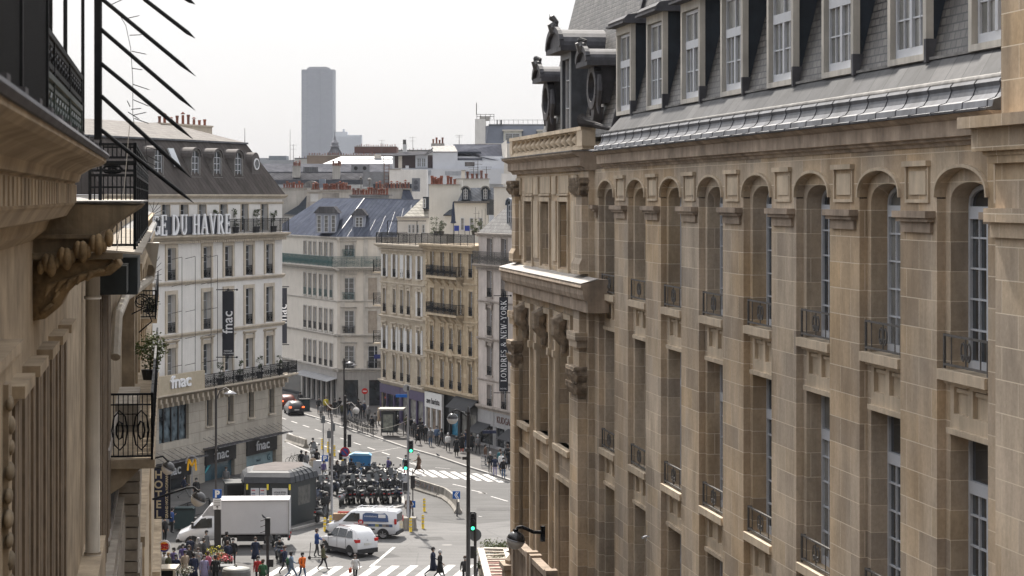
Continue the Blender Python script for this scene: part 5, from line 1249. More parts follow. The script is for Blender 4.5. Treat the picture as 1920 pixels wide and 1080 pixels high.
c = f.box('chimney', 754, 761, 270, 287, mat('pale_chimney', (.5, .5, .5), .8), 2, 3); f.box('cowl', 754, 760, 261, 270, IRON_G, 2.2, 2.8)
c = f.box('chimney', 807, 832, 268, 274, CONC_D, 3, 4); f.pots(808, 831, 268, 4, 3.5, c, 9)
f.slope('side_roof', [(940, 270, 2), (944, 300, 0), (950, 300, 0), (950, 262, 4)], CREAM)
# long zinc roof in the middle distance
f = Far('zinc_roofed_house', 'long low building with pale zinc roof, dark gutter and roof fans', 345, 440, 762, 356, dep=18, m=mat('eaves_shadow_wall', (.25, .22, .20), .8))  # wall colour darkened to hold the shade under the eaves
f.slope('lower_roof', [(440, 337, -.4), (762, 337, -.4), (757, 323, 2.0), (440, 323, 2.0)], ZR_GR); f.slope('upper_roof', [(440, 322, 2), (762, 322, 2), (762, 307, 7), (440, 307, 7)], zinc_roof('dull_zinc_roof', (.12, .123, .14), (.15, .153, .17), .55, 1.0))
f.box('gutter', 440, 762, 337, 346, mat('blue_black_gutter', (.06, .065, .08), .6), -.5, 0); f.box('bead', 440, 762, 322, 323, ZINC, 1.9, 2.2)
for (a_, c_, t_, b_) in ((548.5, 562.5, 312, 333), (623.5, 637.5, 312, 338)):
 c = f.box('chimney', a_, c_, t_, b_, CONC, -.2, 1.0, cap=.1); f.pots(a_, c_ + 1.5, t_, 4 if a_ < 600 else 5, .4, c, int(a_))
ac = thing('roof_fan_unit', 'grey box with two round fans standing on the long zinc roof', 'ventilation unit', W(676, 322, 344)); k = 344 / F
MB().box(-17 * k, 17 * k, -.4, .8, 0, 13 * k).build('casing', mat('unit_grey', (.18, .185, .20), .6), ac)
for x in (-8.5, 8): MB().lathe([(3.6 * k, -.02), (3.6 * k, .02)], (x * k, -.42, 6.5 * k), 16, axis='y').build('fan', BLACKP, ac)
ac2 = thing('roof_vent_unit', 'small pair of dark louvred vents on the long zinc roof', 'ventilation unit', W(580, 322, 344))
for x in (-4, 10): MB().box((x - 4) * k, (x + 4) * k, -.3, .5, 0, 8.5 * k).build('louvre', mat('louvre_grey', (.09, .09, .10), .5), ac2)
MB().box(-12 * k, 16 * k, .2, .5, 0, 9 * k).build('casing', mat('unit_grey', (.18, .185, .20)), ac2)
f = Far('glass_roof', 'bright white glazed roof below the skyline right of the dome', 400, 600, 742, 310, dep=14, m=mat('pale_grey_wall', (.42, .42, .42), .8))
f.slope('glazing', [(600, 309, 0), (742, 309, 0), (742, 293, 4), (640, 293, 4)], mat('white_glazing', (.34, .35, .37), .6, .1, .5)); f.box('frame', 662, 742, 297, 299, IRON_G, 2.6, 2.8)
f.box('chimney', 700, 712, 289, 300, CREAM, 3, 4)
q = MB()
for i in range(14): q.bar((f.x(664 + i * 6), 1.6, f.z(307)), (f.x(664 + i * 6), 2.9, f.z(297)), .05)
q.build('glazing_bar', IRON_G, f.root)
# big stained party walls with rows of pots
f = Far('party_wall', 'leftmost grey stained party wall of a house with a sloping dark roof', 292, 519.5, 576, 353.5, dep=5, m=CONC); f.box('coping', 518, 577, 352, 353.5, CONC_D, -.2, 5.1)
f.slope('slate_roof', [(533, 401, -1.5), (573, 405, -1.5), (575, 367, 0), (560, 385, -.5)], CHEEK); f.slope('slate_roof', [(533, 401, -1.5), (573, 405, -1.5), (573, 407, -1.6), (533, 403, -1.6)], IRON_G)
f.pots(528, 570, 352, 9, 2, seed=12, kinds=POTS[:2]); f.box('low_house', 532, 572, 408, 460, CREAM_W, -1.4, 0)
for p_ in (541, 549, 557): f.win(p_, 417, 430, 5, -1.45)
gd = thing('terrace_planters', 'dark planted terrace rail on the house in the side street gap', 'planter', W(548, 452, 268)); MB().box(-1.2, 1.3, 0, .6, 0, .5).build('box', BLACKP, gd); leafball(.9, .5, 77, 500, .09, 2.6).build('foliage', LEAF, gd, loc=(0, .2, .4))
f = Far('party_wall', 'grey stained party wall with patched corner and terracotta pots, second from left', 285, 575, 661, 357.5, dep=3, m=CONC); f.box('coping', 575, 604, 356, 360, CONC_D, -.25, 3.1); f.box('coping', 604, 661, 355.5, 358, CONC_D, -.2, 3.1)
f.box('patch', 582, 597, 363, 378, mat('pale_patch', (.52, .52, .52), .9, .1, 1), -.03, 0); f.box('dark_patch', 604, 636, 362, 384, CONC_D, -.03, 0); f.box('dark_patch', 577, 603, 379, 410, CONC_D, -.04, 0)
f.pots(605, 658, 355.5, 13, 1, seed=14, kinds=POTS[:2]); f.pots(604, 656, 355.5, 9, 2, seed=15); f.pots(584, 598, 355, 3, 1, seed=16)
bv = thing('roof_cowl', 'pale half-round zinc cowl between the chimney pots', 'roof vent', W(582, 352, 287)); MB().prism([(-.9, 0), (1.1, 0)] + [(.1 + 1.0 * math.cos(t * PI / 8), .9 * math.sin(t * PI / 8)) for t in range(1, 8)], -.5, 1.5, 'y').build('hood', ZINC_W, bv)
MB().box(1.1, 1.9, -.2, .8, 0, 1.1).build('duct', mat('blue_duct', (.20, .24, .29), .5), bv)
f = Far('party_wall', 'wide grey party wall with terracotta pots over the blue zinc roof', 268, 655, 728, 366.5, dep=2.5, m=CONC); f.box('coping', 654, 736, 365, 367, CONC_D, -.2, 2.6); f.pots(659, 727, 365, 14, 1, seed=17, kinds=POTS[:2])
f.box('corner_face', 655, 657.5, 367, 430, CREAM_W, -.06, 0)
f = Far('party_wall', 'grey party wall behind with capped pots, rightmost of the stained walls', 288, 668, 772, 354.5, dep=2.5, m=CONC); f.box('coping', 667, 773, 353, 354.5, CONC_D, -.2, 2.6); f.pots(703, 768, 353, 12, 1, seed=18)
f.slope('shed_roof', [(752, 374, -1), (776, 374, -1), (768, 356, 0), (756, 356, 0)], ZR_BL)
vp = thing('ventilation_pipe', 'short white capped vent pipe standing between the chimney rows', 'roof vent', W(693, 353, 287)); MB().lathe([(.12, 0), (.12, 1.0), (.3, 1.0), (.3, 1.15), (.05, 1.35)], n=8).build('pipe', ZINC_W, vp); MB().ball((-1.1, 0, 1.3), .18, 8).lathe([(.05, 0), (.05, 1.2)], (-1.1, 0, 0), 6).build('ball_cap', IRON_G, vp)
# ivory party wall above the ochre house, dormered white house, small slate house
f = Far('ivory_party_wall', 'tall blank ivory party wall with a cluster of terracotta pots on top', 232, 804.5, 862, 347, dep=3, m=mat('ivory_render', (.60, .585, .55), .85, .08, .6, streak=.08)); f.box('coping', 803, 863, 345.5, 347.5, CONC_D, -.15, 3.1)
f.pots(808, 829, 345.5, 5, .8, seed=21, kinds=POTS[:1]); f.pots(808, 829, 345.5, 4, 1.4, seed=24, kinds=POTS[3:]); f.pots(836, 855, 345.5, 3, .8, seed=22, kinds=POTS[:2])
f.box('step_wall', 855, 866, 337, 420, mat('ivory_render', (.60, .585, .55)), 1, 3)
f = Far('ivory_chimney_wall', 'pale chimney wall with plum coloured pots and thin aerials', 250, 855, 917, 336, dep=2, m=mat('ivory_render', (.60, .585, .55))); f.box('coping', 854, 918, 334.5, 336, CONC_D, -.15, 2.1); f.pots(864, 916, 334.5, 6, .8, seed=23, kinds=POTS[:2])
c = f.box('chimney', 865, 871.5, 320, 335, CREAM, .2, 1.2); f.box('chimney_cap', 864, 873, 319, 320, CONC_D, .1, 1.3, c)
f = Far('terrace_house', 'small white rooftop house with two arched dormers behind a terrace', 229, 852, 916, 380, dep=6, m=mat('ivory_render', (.60, .585, .55)))
f.box('gutter', 851, 918, 377, 381, IRON_G, -.3, .2); f.slope('zinc_roof', [(858, 377, -.1), (930, 377, -.1), (930, 352, 2), (870, 352, 2)], zinc_roof('slate_zinc_roof', (.13, .14, .16), (.17, .18, .20), .5, .45))
for p_ in (873, 910):
 arched_dormer(f.root, f.x(p_), f.z(374), .42, .95, -.1, 2.6, ZINC_W, CHEEK); 
for p_ in (867, 884, 901.5): f.win(p_, 408, 432, 6.5, -.05)
f.box('side_house', 833, 852, 403, 440, mat('ivory_render', (.60, .585, .55)), .5, 4); f.slope('side_roof', [(831, 403, .2), (852, 403, .2), (852, 390, 2), (842, 394, 2)], CHEEK)
f.box('flue', 913, 930, 374, 403, mat('flue_dark', (.05, .055, .06), .6), -.2, 1.0)
tr_ = MB()
for i in range(5): tr_.tube([(f.x(892 + i * 6), -.9, f.z(440)), (f.x(892 + i * 6), -.9, f.z(388 + (i * 7) % 9))], .02, 4)
for i in range(4): tr_.tube([(f.x(888), -.9, f.z(400 + i * 9)), (f.x(900), -.9, f.z(400 + i * 9))], .015, 4)
o = tr_.build('trellis', IRON_G, None, loc=f.root.location); tag(o, 'thin metal trellis on the terrace of the white rooftop house', 'trellis')
for i, (px_, pt, w_) in enumerate(((818, 405, 2.2), (828, 409, 1.4), (889, 412, 1.0), (903, 415, 1.2))):
 t = thing('terrace_bush', ['large round bush at the left of the ochre building terrace', 'smaller bush beside the closed parasol on the terrace', 'climbing plant left of the terrace windows', 'climbing plant on the trellis at the right'][i], 'bush', W(px_, 441, 221)); leafball((441 - pt) * 221 / F, .45, 60 + i, 420, .07, w_).build('foliage', LEAF, t); MB().lathe([(.2, 0), (.28, .4)], n=8).build('pot', BLACKP, t)
pa = thing('closed_parasol', 'closed dark blue parasol standing on the roof terrace', 'parasol', W(850, 441, 220)); MB().tube([(0, 0, 0), (0, 0, 3.1)], .03, 6).build('pole', IRON, pa); MB().lathe([(.05, 3.3), (.1, 2.9), (.22, 1.4), (.3, 1.2), (.1, 1.15)], n=10).build('canopy', mat('navy_canvas', (.02, .03, .06), .8), pa)
for i, px_ in enumerate((856, 876)):
 c = thing('terrace_chair', ['blue chair beside the closed parasol', 'blue chair at the right of the terrace'][i], 'chair', W(px_, 441, 221), 0, 'blue terrace chairs'); bl_ = mat('blue_chair', (.03, .06, .30), .6)
 MB().box(-.25, .25, -.25, .25, .42, .47).build('seat', bl_, c); MB().box(-.25, .25, .2, .25, .47, .95).build('backrest', bl_, c)
 for sx in (-.22, .22):
  for sy in (-.22, .22): MB().tube([(sx, sy, 0), (sx, sy, .45)], .02, 5).build('leg', IRON, c)
f = Far('terrace_conservatory', 'glazed terrace pavilion with a sloping tiled roof above the cream building', 236, 745, 806, 408, dep=5, m=CREAM_W)
f.slope('tile_roof', [(756, 406, -.4), (806, 406, -.4), (806, 372, 3), (791, 372, 3)], blocks('cream_tiles', [(0, (.40, .38, .33)), (1, (.50, .48, .42))], (.2, .19, .17), .5, .3, .03, dirt=.2, bump=.3)); d = f.box('dormer', 793, 805, 369, 392, CHEEK, -.2, 2); f.win(796, 373, 390, 5, -.25, d); f.box('eaves', 743, 807, 406, 409, CONC_D, -.5, .2)
for p_ in (768, 775, 783, 794): f.win(p_, 421, 437, 6, -.05)
fr = MB()
for p_ in (728, 746, 783): fr.tube([(f.x(p_), -1.5, f.z(440)), (f.x(p_), -1.5, f.z(414))], .04, 4)
fr.tube([(f.x(728), -1.5, f.z(414)), (f.x(800), -1.5, f.z(414))], .04, 4); fr.build('awning_frame', IRON, f.root)
ac = thing('air_conditioner', 'tall grey air conditioner with two fans on a roof bracket', 'air conditioner', W(780, 359, 262)); k = 262 / F
MB().box(-7.5 * k, 7.5 * k, -.3, .4, 0, 25 * k).build('casing', mat('unit_grey', (.18, .185, .20)), ac)
for z in (7, 17): MB().lathe([(4 * k, -.02), (4 * k, .02)], (0, -.32, z * k), 14, axis='y').build('fan', mat('louvre_grey', (.09, .09, .10)), ac)
f = Far('cream_roof_house', 'blank cream and white roof walls beside the ladder, behind the capped pots', 300, 729, 800, 318, dep=5, m=CREAM_W); f.box('coping', 728, 752, 316.5, 318, CONC_D, -.1, 5); f.box('dark_strip', 700, 772, 345, 356, CHEEK, -.3, 0)
f.box('zinc_wall', 680, 728, 322, 350, mat('unit_grey', (.18, .185, .20)), .3, 2)
ld = MB()
for x in (0, .6): ld.tube([(x, 0, 0), (x, 0, 2.9)], .04, 4)
for i in range(6): ld.tube([(0, 0, .3 + i * .45), (.6, 0, .3 + i * .45)], .03, 4)
o = ld.build('roof_ladder', mat('rust', (.12, .06, .04), .8), None, loc=W(721, 347, 296)); tag(o, 'short rusty ladder leaning up a pale roof wall', 'ladder')
f = Far('chimney_block', 'pale chimney block at the right edge of the far roofs beside the pavilion', 214, 926, 985, 352, dep=2, m=mat('ivory_render', (.60, .585, .55))); f.box('coping', 925, 986, 350, 352, CONC_D, -.1, 2.1); f.box('upper_block', 940, 985, 325, 345, CREAM_W, 2, 6)
for i, (px_, a_, b_, Z_) in enumerate(((544, 243, 303, 420), (459, 240, 268, 300), (550, 270, 312, 345), (716, 262, 292, 420), (774, 256, 292, 380), (861, 253, 270, 335), (893, 193, 215, 428), (719, 290, 345, 290), (896, 300, 335, 250), (912, 312, 335, 250), (888, 313, 335, 250))):
 antenna(px_, a_, b_, Z_, ['tall thin mast left of the tall tower', 'single mast above the right end of the store roof', 'aerial on the left chimney of the long zinc roof', 'thin aerial over the brick block', 'aerial with short arms over the brown bays', 'small aerial on the violet roof', 'mast on the corner of the mansard roof', 'long aerial rising beside the rusty ladder', 'tall aerial over the plum pots', 'rightmost short aerial over the plum pots', 'leftmost short aerial over the plum pots'][i], 0 if i in (0, 1, 6) else 2)
# ---------------------------------------------------------------- the building the camera looks along on the left
DL = 1.3
LROT = math.atan2(.9884, -.1516)
lb = thing('near_apartment_building', 'dim brown stone facade seen at a glancing angle along the left edge', 'building', (-1.0116 * DL, 0, 0), LROT)
def ls(px, de): return 4299 * de / (316 - px)
LST = mat('brown_limestone', (.38, .305, .215), .9, .34, 1.6, streak=.12, bump=.3)
LST2 = mat('soot_stone', (.27, .215, .145), .9, .4, 1.5, streak=.5, bump=.4)
LWOOD = mat('brown_shutter', (.23, .175, .12), .8, .3, 4, streak=.5)
END = 138
w = MB(); w.box(-4, END, 0, 9, 0, H - .1); w.box(-70, -4, 0, 9, 0, H + 3); w.build('wall', LST, lb)
# near cornice with dentils, up to its end at s = 22
c = MB()
c.prism([(.3, H - .42), (0, H - .42), (-.12, H - .32), (-.16, H - .22), (-.32, H - .18), (-.38, H - .09), (-.40, H - .07), (-.40, H + .14), (-.44, H + .15), (-.46, H + .22), (-.56, H + .28), (-.66, H + .31), (-.70, H + .34), (-.70, H + .40), (.3, H + .44)], -4, 22, 'x')
x = 5
while x < 21.8: c.box(x, x + .21, -.425, -.39, H - .05, H + .12); x += .36
c.build('cornice', LST, lb)
c = MB(); c.tube([(-4, -.70, H + .40), (22, -.70, H + .40)], .035, 6)
x = 4
while x < 21.5: c.box(x, x + .22, -.70, -.56, H + .41, H + .47); x += 1.1
c.build('gutter_edge', LEAD, lb)
# block projecting at s = 22 with its console, zinc on top
c = MB(); c.box(21.9, 22.0, -.86, 0, H - .60, H - .54); c.box(21.93, 22.0, -.62, 0, H - .40, H - .36); c.prism([(0, H - .62), (-.45, H - .60), (-.62, H - .36), (-.95, H - .14), (-1.0, H - .08), (0, H - .06)], 22.0, 30, 'x'); c.build('balcony_end', LST2, lb)
c = MB()
for k in range(18): c.box(22 - .02 + k * .44, 22.4 + k * .44, -1.04, -.0, H - .055, H - .035)
c.build('zinc_covering', ZINC_W, lb)
c = MB()
for k in range(14):
 a = k * .7; c.ball((21.9, -.08 - .05 * k, H - .68 + .02 * k + .03 * math.sin(k * 2)), .07 + .02 * (k % 3), 14, sy=.5)
sp_ = [(0, H - .62), (-.80, H - .60), (-.84, H - .68), (-.74, H - .76), (-.58, H - .78), (-.42, H - .84), (-.30, H - .96), (-.24, H - 1.08), (-.12, H - 1.18), (0, H - 1.2)]
c.prism(sp_, 22.0, 23.2, 'x')
for k in range(7): c.bar((21.97, sp_[k + 1][0] + .05, sp_[k + 1][1] + .05), (21.97, sp_[k + 2][0] + .05, sp_[k + 2][1] + .05), .05, .035)
for k in range(5): c.tube([(21.95, -.12 - .1 * k, H - .95 + .035 * k), (21.90, -.16 - .1 * k, H - .86 + .03 * k), (21.95, -.24 - .1 * k, H - .82 + .03 * k)], [.012, .03, .01], 8)
c.build('carved_console', mat('gilded_soot_stone', (.28, .20, .11), .9, .5, 6, bump=.5), lb, True)
# carved pilaster, ledge, board shutters
c = MB()
for (a, b_, y) in ((8, 12.5, -.08), (14.2, 17.8, -.08)):
 c.box(a, b_, y, 0, 0, H - 1.18); c.box(a - .1, b_ + .1, y - .09, 0, H - 1.20, H - 1.12); c.box(a - .05, b_ + .05, y - .05, 0, H - 1.26, H - 1.2)
 for q in (.2, .75): c.box(a + (b_ - a) * q, a + (b_ - a) * q + .35, y - .04, y, H - 9, H - 1.4)
c.build('pilaster', LST, lb)
c = MB()
for (a, b_) in ((8.6, 9.6), (15.0, 15.8), (16.6, 17.4)):
 for k in range(26):
  z = H - 1.55 - k * .17; c.ball(((a + b_) / 2 + .12 * math.sin(k), -.12, z), .06 + .012 * (k % 2), 12, sx=2.6, sy=.55)
c.build('carved_garland', LST2, lb, True)
c = MB()
for (s0, s1, zt) in ((18.2, 28.6, H - 1.70), (36.2, 50, H - 1.9)):
 x = s0
 while x < s1:
  c.box(x, x + .34, -.035 - .02 * (int(x * 3) % 2), 0, H - 9.5, zt); x += .42
c.build('board_shutter', LWOOD, lb)
c = MB()
for k in range(5): x = 18.2 + k * 2.2; c.box(x, x + 1.4, -.16, 0, H - 1.62, H - 1.52); 
c.box(18.0, 28.8, -.06, 0, H - 1.7, H - 1.62); c.build('shutter_ledge', LST, lb)
c = MB(); c.tube([(34.5, -.16, H - 1.0), (34.5, -.16, H - 5.4)], .11, 12); 
for z in (1.1, 1.5, 5.4): c.tube([(34.5, -.16, H - z), (34.5, -.16, H - z - .05)], .13, 12)
c.tube([(34.5, -.16, H - 1.0), (34.6, -.2, H - .85), (36, -.1, H - .75)], .10, 10)
c.build('drainpipe', mat('cream_drainpipe', (.45, .40, .33), .6, .15, 1.5, streak=.3), lb, True)
c = MB(); c.box(31.5, 36.5, -.30, 0, H - 9, H - 5.45); c.build('stone_plinth', LST, lb)
# window recess, stone bands, quoins
c = MB(); c.box(48, 58, -.02, .0, H - 7.2, H - 5.5); c.build('window_opening', DARK, lb)
c = MB(); 
for a, b_, z0, z1 in ((47.4, 58.6, H - 5.5, H - 5.3), (57.6, 58.6, H - 7.2, H - 5.5), (47.4, 58.6, H - 7.3, H - 7.2)): c.box(a, b_, -.09, -.0, z0, z1)
c.build('window_frame', mat('taupe_paint', (.30, .27, .24), .7), lb)
q = random.Random(4); c = MB(); z = H - 5.1
while z > H - 12: 
 d = q.uniform(-.02, .05); c.box(56 + d, 61, -.56 - d, 0, z - .25, z); z -= .28
c.build('rusticated_pier', mat('pale_rough_stone', (.34, .30, .25), .9, .3, 2, bump=.5), lb)
c = MB(); z = 7.4
while z < 11.5:
 d = q.uniform(0, .05); c.box(40, 60, -.22 - d, 0, H - z - .35, H - z); z += .38
c.build('rough_ledges', mat('pale_rough_stone', (.34, .30, .25)), lb)
c = MB()
for (a, b_, y, z0, z1) in ((61, 80, -.3, 0, H - 8.2), (84, 104, -.42, 0, H - 6.6), (104, END, -.52, 0, H - 9.5), (66, END, -.5, H - 6.3, H - 6.0), (66, END, -.62, H - 10.2, H - 9.9), (70, END, -.5, H - 2.3, H - 2.05), (110, END, -.9, 0, H - 18.2)):
 c.box(a, b_, y, 0.01, z0, z1)
x = 64
while x < END - 2: c.box(x, x + 1.1, -.35, 0, 0, H - .9); x += 6.5
c.build('stone_bands', LST, lb)
c = MB(); x = 68
while x < END - 4:
 for z0 in (H - 5.6, H - 9.6, H - 14): c.box(x, x + 2.0, -.02, .0, z0, z0 + 2.6)
 x += 6.5
c.build('window_opening', DARK, lb)
# upper cornice of the further part and its roof
c = MB(); c.prism([(.2, H - 1.4), (-.2, H - 1.3), (-.45, H - 1.05), (-.5, H - .95), (.2, H - .9)], 62, END, 'x'); c.build('cornice', LST, lb)
c = MB()
for k in range(26): c.hexa([(38 + k, -.86, H - .97 - .01 * (k % 2)), (38.9 + k, -.86, H - .97), (38.9 + k, 0, H - .90), (38 + k, 0, H - .90), (38 + k, -.86, H - .93), (38.9 + k, -.86, H - .93), (38.9 + k, 0, H - .86), (38 + k, 0, H - .86)])
c.build('balcony_flags', mat('pale_rough_stone', (.34, .30, .25)), lb)
c = MB(); c.hexa([(64, -.3, H - 1.0), (END, -.3, H - 1.0), (END, 4, H - .1), (64, 4, H - .1), (64, -.3, H - .9), (END, -.3, H - .9), (END, 4, H), (64, 4, H)]); c.tube([(70, -.62, H - 1.3), (110, -.62, H - 1.3)], .14, 8); c.build('eaves_roof', ZINC_W, lb)
c = MB(); c.prism([(-.95, H - 2.05), (-.62, H - 1.25), (-1.05, H - 1.25)], 62, 63, 'x'); c.tube([(62.5, -.86, H - 1.9), (62.4, -.8, H - 2.25), (61, -.5, H - 2.45), (56, -.25, H - 2.45), (52, -.15, H - 2.7), (51, -.12, H - 3.6)], .12, 8); c.build('gutter_funnel', mat('cream_drainpipe', (.30, .26, .20)), lb)
c = MB(); c.box(43, 47, -.72, 0, H - 1.85, H - 1.15); c.box(41, 43, -.55, 0, H - 1.75, H - 1.25); c.build('roof_box', mat('slate_grey_box', (.035, .045, .05), .6, .3, 2), lb)
# railings of the building's own balconies
def lrail(s0, s1, y, z0, h, name, style, step, ends=True, m=IRON):
 p = [(s0, 0, z0), (s0, y, z0), (s1, y, z0)] if ends else [(s0, y, z0), (s1, y, z0)]
 return rail(lb, p, h, m, name, style, step, 2.4)
lrail(4, 13.8, -.55, H + .40, 2.4, 'tall_railing', 'bars', .06, False)
lrail(14.0, 21.9, -.45, H + .44, .42, 'terrace_railing', 'scroll', .10, False, mat('dark_green_iron', (.025, .04, .038), .5, .3, 6)); lrail(14.0, 21.9, -.45, H + .86, .30, 'terrace_railing', 'scroll', .06, False)
g_ = MB()
for s_ in (17, 19.5, 23.5): g_.bar((s_, -.42, H + .3), (s_, -.42, H + 3.4), .035)
g_.bar((27, -.5, H - .1), (27, -.5, H + 3), .03); g_.build('railing_post', IRON, lb)
for zz, hh, st_ in ((H - .88, 1.25, 'bars'), (H + .37, .22, 'scroll'), (H + .59, .30, 'bars')): lrail(38, 61, -.74, zz, hh, 'gallery_railing', st_, .07 if st_ == 'bars' else .12)
lrail(50, 75, -.94, H - 5.8, 1.45, 'balcony_railing', 'scroll', .10)
c = MB(); c.box(50, 75, -1.0, 0, H - 6.0, H - 5.8); c.prism([(0, H - 6.6), (-.3, H - 6.4), (-.7, H - 6.0), (0, H - 6.0)], 50.2, 51.4, 'x'); c.build('balcony_slab', LST, lb)
lrail(80, 100, -.85, H - 4.3, 1.0, 'balcony_railing', 'scroll', .10); c = MB(); c.box(80, 100, -.9, 0, H - 4.45, H - 4.3); c.build('balcony_slab', LST, lb)
g_ = MB()
for sx in (0, 1.6):
 g_.tube([(62 + sx, -.55 - .22 * math.cos(t * .6) * (1 - t * .06), H - 2.9 + .22 * math.sin(t * .6) * (1 - t * .06)) for t in range(14)], .018, 5)
g_.tube([(62, -.3, H - 3.2), (62, -.7, H - 3.0), (62, -.85, H - 3.4), (62, -.5, H - 3.7)], .02, 5); g_.build('iron_scroll', IRON, lb)
# lozenge guard of spikes: a thing bolted beside the gallery
def spikes(label, Z, post, rods, r0, curve=None):
 t = thing('spike_guard', label, 'spike guard', W(post[0], post[2], Z)); o = t.location
 rel = lambda x, y, dz=0: W(x, y, Z + dz) - o
 if curve: MB().tube([rel(*p) for p in curve], r0 * .7, 6).build('post', IRON, t)
 else: MB().bar(rel(post[0], post[1]), rel(post[0], post[2]), r0 * 3.2).build('post', IRON, t)
 for a in rods:
  p, q_ = rel(a[0], a[1]), rel(a[2], a[3]); MB().tube([p, p + (q_ - p) * .85, q_], [r0, r0, r0 * .1], 8).build('spike', IRON, t)
 return t
spikes('large fan of thick iron spikes pointing out over the street at top left', 20, (184, -40, 262), [(270, -2, 366, 72), (190, -3, 367, 143), (188, 54, 366, 207), (188, 118, 362, 261), (190, 180, 359, 334), (190, 244, 364, 381), (300, -32, 366, 8)], .019)
cv = [(190, 0), (205, 14), (222, 24), (236, 48), (245, 90), (249, 150), (249, 215), (252, 235), (262, 240), (273, 262), (276, 300), (276, 320)]
spikes('slender curved iron bar with short side spikes behind the large spikes', 30, (190, 0, 320), [(210, 8, 236, -4), (240, 34, 262, 29), (243, 66, 267, 65), (247, 96, 276, 102), (248, 128, 268, 131), (249, 158, 282, 169), (250, 187, 281, 200), (240, 210, 262, 224), (246, 205, 266, 203), (250, 216, 276, 210), (252, 222, 280, 232), (244, 200, 238, 188), (276, 276, 300, 282), (277, 292, 302, 305), (277, 304, 294, 312)], .006, cv)
spikes('small rayed iron spike fan against the cream store wall', 58, (290, 385, 415), [(286, 398, 298, 379), (287, 400, 302, 386), (287, 402, 305, 394), (288, 405, 306, 402), (288, 408, 305, 411), (289, 411, 302, 419), (286, 398, 289, 377)], .006, [(280, 380), (286, 392), (289, 405), (290, 418)])
spikes('rayed iron spike fan low beside the gutter funnel', 70, (290, 485, 540), [(289, 498, 300, 480), (290, 505, 303, 492), (290, 512, 304, 504), (290, 518, 304, 514), (290, 524, 304, 526)], .007, [(286, 486), (290, 500), (291, 520), (290, 540)])
dr = thing('drip_line', 'thin pale cable hanging down in front of the iron gallery', 'cable', W(240, 360, 36)); o = dr.location
MB().tube([W(243, 235, 36) - o, W(235, 330, 36) - o, W(228, 400, 36) - o, W(215, 500, 36) - o], .006, 4).build('cable', mat('pale_cable', (.35, .33, .30), .7), dr)
bs = thing('balcony_bush', 'green leafy bush growing on the iron balcony at left', 'plant', W(281, 712, 66)); MB().lathe([(.2, 0), (.26, .3)], n=10).build('pot', BLACKP, bs); leafball(1.1, .55, 91, 900, .055, 1.1).build('foliage', LEAF_B, bs, loc=(0, 0, .15))
bs = thing('balcony_bush', 'small dark plant on the upper left balcony below the iron scroll', 'plant', W(279, 596, 84)); MB().lathe([(.2, 0), (.26, .3)], n=10).build('pot', BLACKP, bs); leafball(.6, .4, 92, 400, .05).build('foliage', LEAF, bs, loc=(0, 0, .15))
# hotel sign
Zs = 124.0; k = Zs / F; hs = thing('hotel_sign', 'navy vertical hotel sign with cream capitals projecting from the left facade', 'sign', W(303, 973, Zs))
hw, hh = 31 * k, 94 * k; NAVY = mat('navy_sign', (.012, .018, .05), .5)
MB().box(-hw / 2, hw / 2, -.08, .08, .1, hh).build('panel', NAVY, hs)
f_ = MB()
for z in (.05, hh + .05): f_.box(-hw / 2 - .5, hw / 2 + .1, -.10, .10, z - .03, z + .03)
for x in (-hw / 2, hw / 2): f_.box(x - .03, x + .03, -.10, .10, .05, hh + .05)
f_.build('frame', IRON, hs); CRL = mat('cream_letters', (.55, .47, .33), .6)
for i, ch in enumerate('HOTEL'): text(ch, .60, .02, CRL, hs, (-hw * .17, -.10, hh - .52 - i * .545), name='lettering', bold=.012)
o = text('GRAND HOT. de NORMANDIE', .20, .02, CRL, hs, (hw * .40, -.10, hh * .51), name='lettering', bold=.004); o.rotation_euler = (PI / 2, -PI / 2, 0)
# round burger sign
Zb = 118.0; bk = thing('round_shop_sign', 'small round restaurant sign with blue crescent at bottom left', 'sign', W(308, 1024, Zb)); k = Zb / F; r0 = 11.5 * k
MB().lathe([(r0, -.06), (r0, .06)], n=28, axis='y').build('disc', mat('sign_white', (.7, .7, .72), .4), bk)
c = MB(); a_ = [(r0 * .92 * math.cos(t), r0 * .92 * math.sin(t)) for t in [R(160 + 8 * i) for i in range(21)]]; b2 = [(r0 * .74 * math.cos(t) + .02, r0 * .74 * math.sin(t) + .05) for t in [R(160 + 8 * i) for i in range(21)]]
for i in range(20): c.poly([(a_[i][0], -.075, a_[i][1]), (a_[i + 1][0], -.075, a_[i + 1][1]), (b2[i + 1][0], -.075, b2[i + 1][1]), (b2[i][0], -.075, b2[i][1])])
c.build('crescent', mat('sign_blue', (.01, .03, .25), .4), bk)
BUN = mat('bun_orange', (.75, .30, .02), .5); c = MB()
c.prism([(r0 * .62 * math.cos(R(t)), r0 * .28 + r0 * .42 * math.sin(R(t))) for t in range(0, 181, 15)], -.09, -.06, 'y'); c.prism([(r0 * .62 * math.cos(R(t)), -r0 * .34 + r0 * .3 * math.sin(R(t))) for t in range(180, 361, 15)], -.09, -.06, 'y'); c.build('bun', BUN, bk)
RED = mat('sign_red', (.5, .02, .015), .5)
for wd, z in (('BURGER', .05), ('KING', -.13)): text(wd, .125 if wd == 'BURGER' else .20, .01, RED, bk, (0, -.10, z * r0 / .33), name='lettering', bold=.012)
c = MB(); c.tube([(-.9, .1, .1), (-r0, 0, .1)], .03, 6); c.build('bracket', IRON, bk)
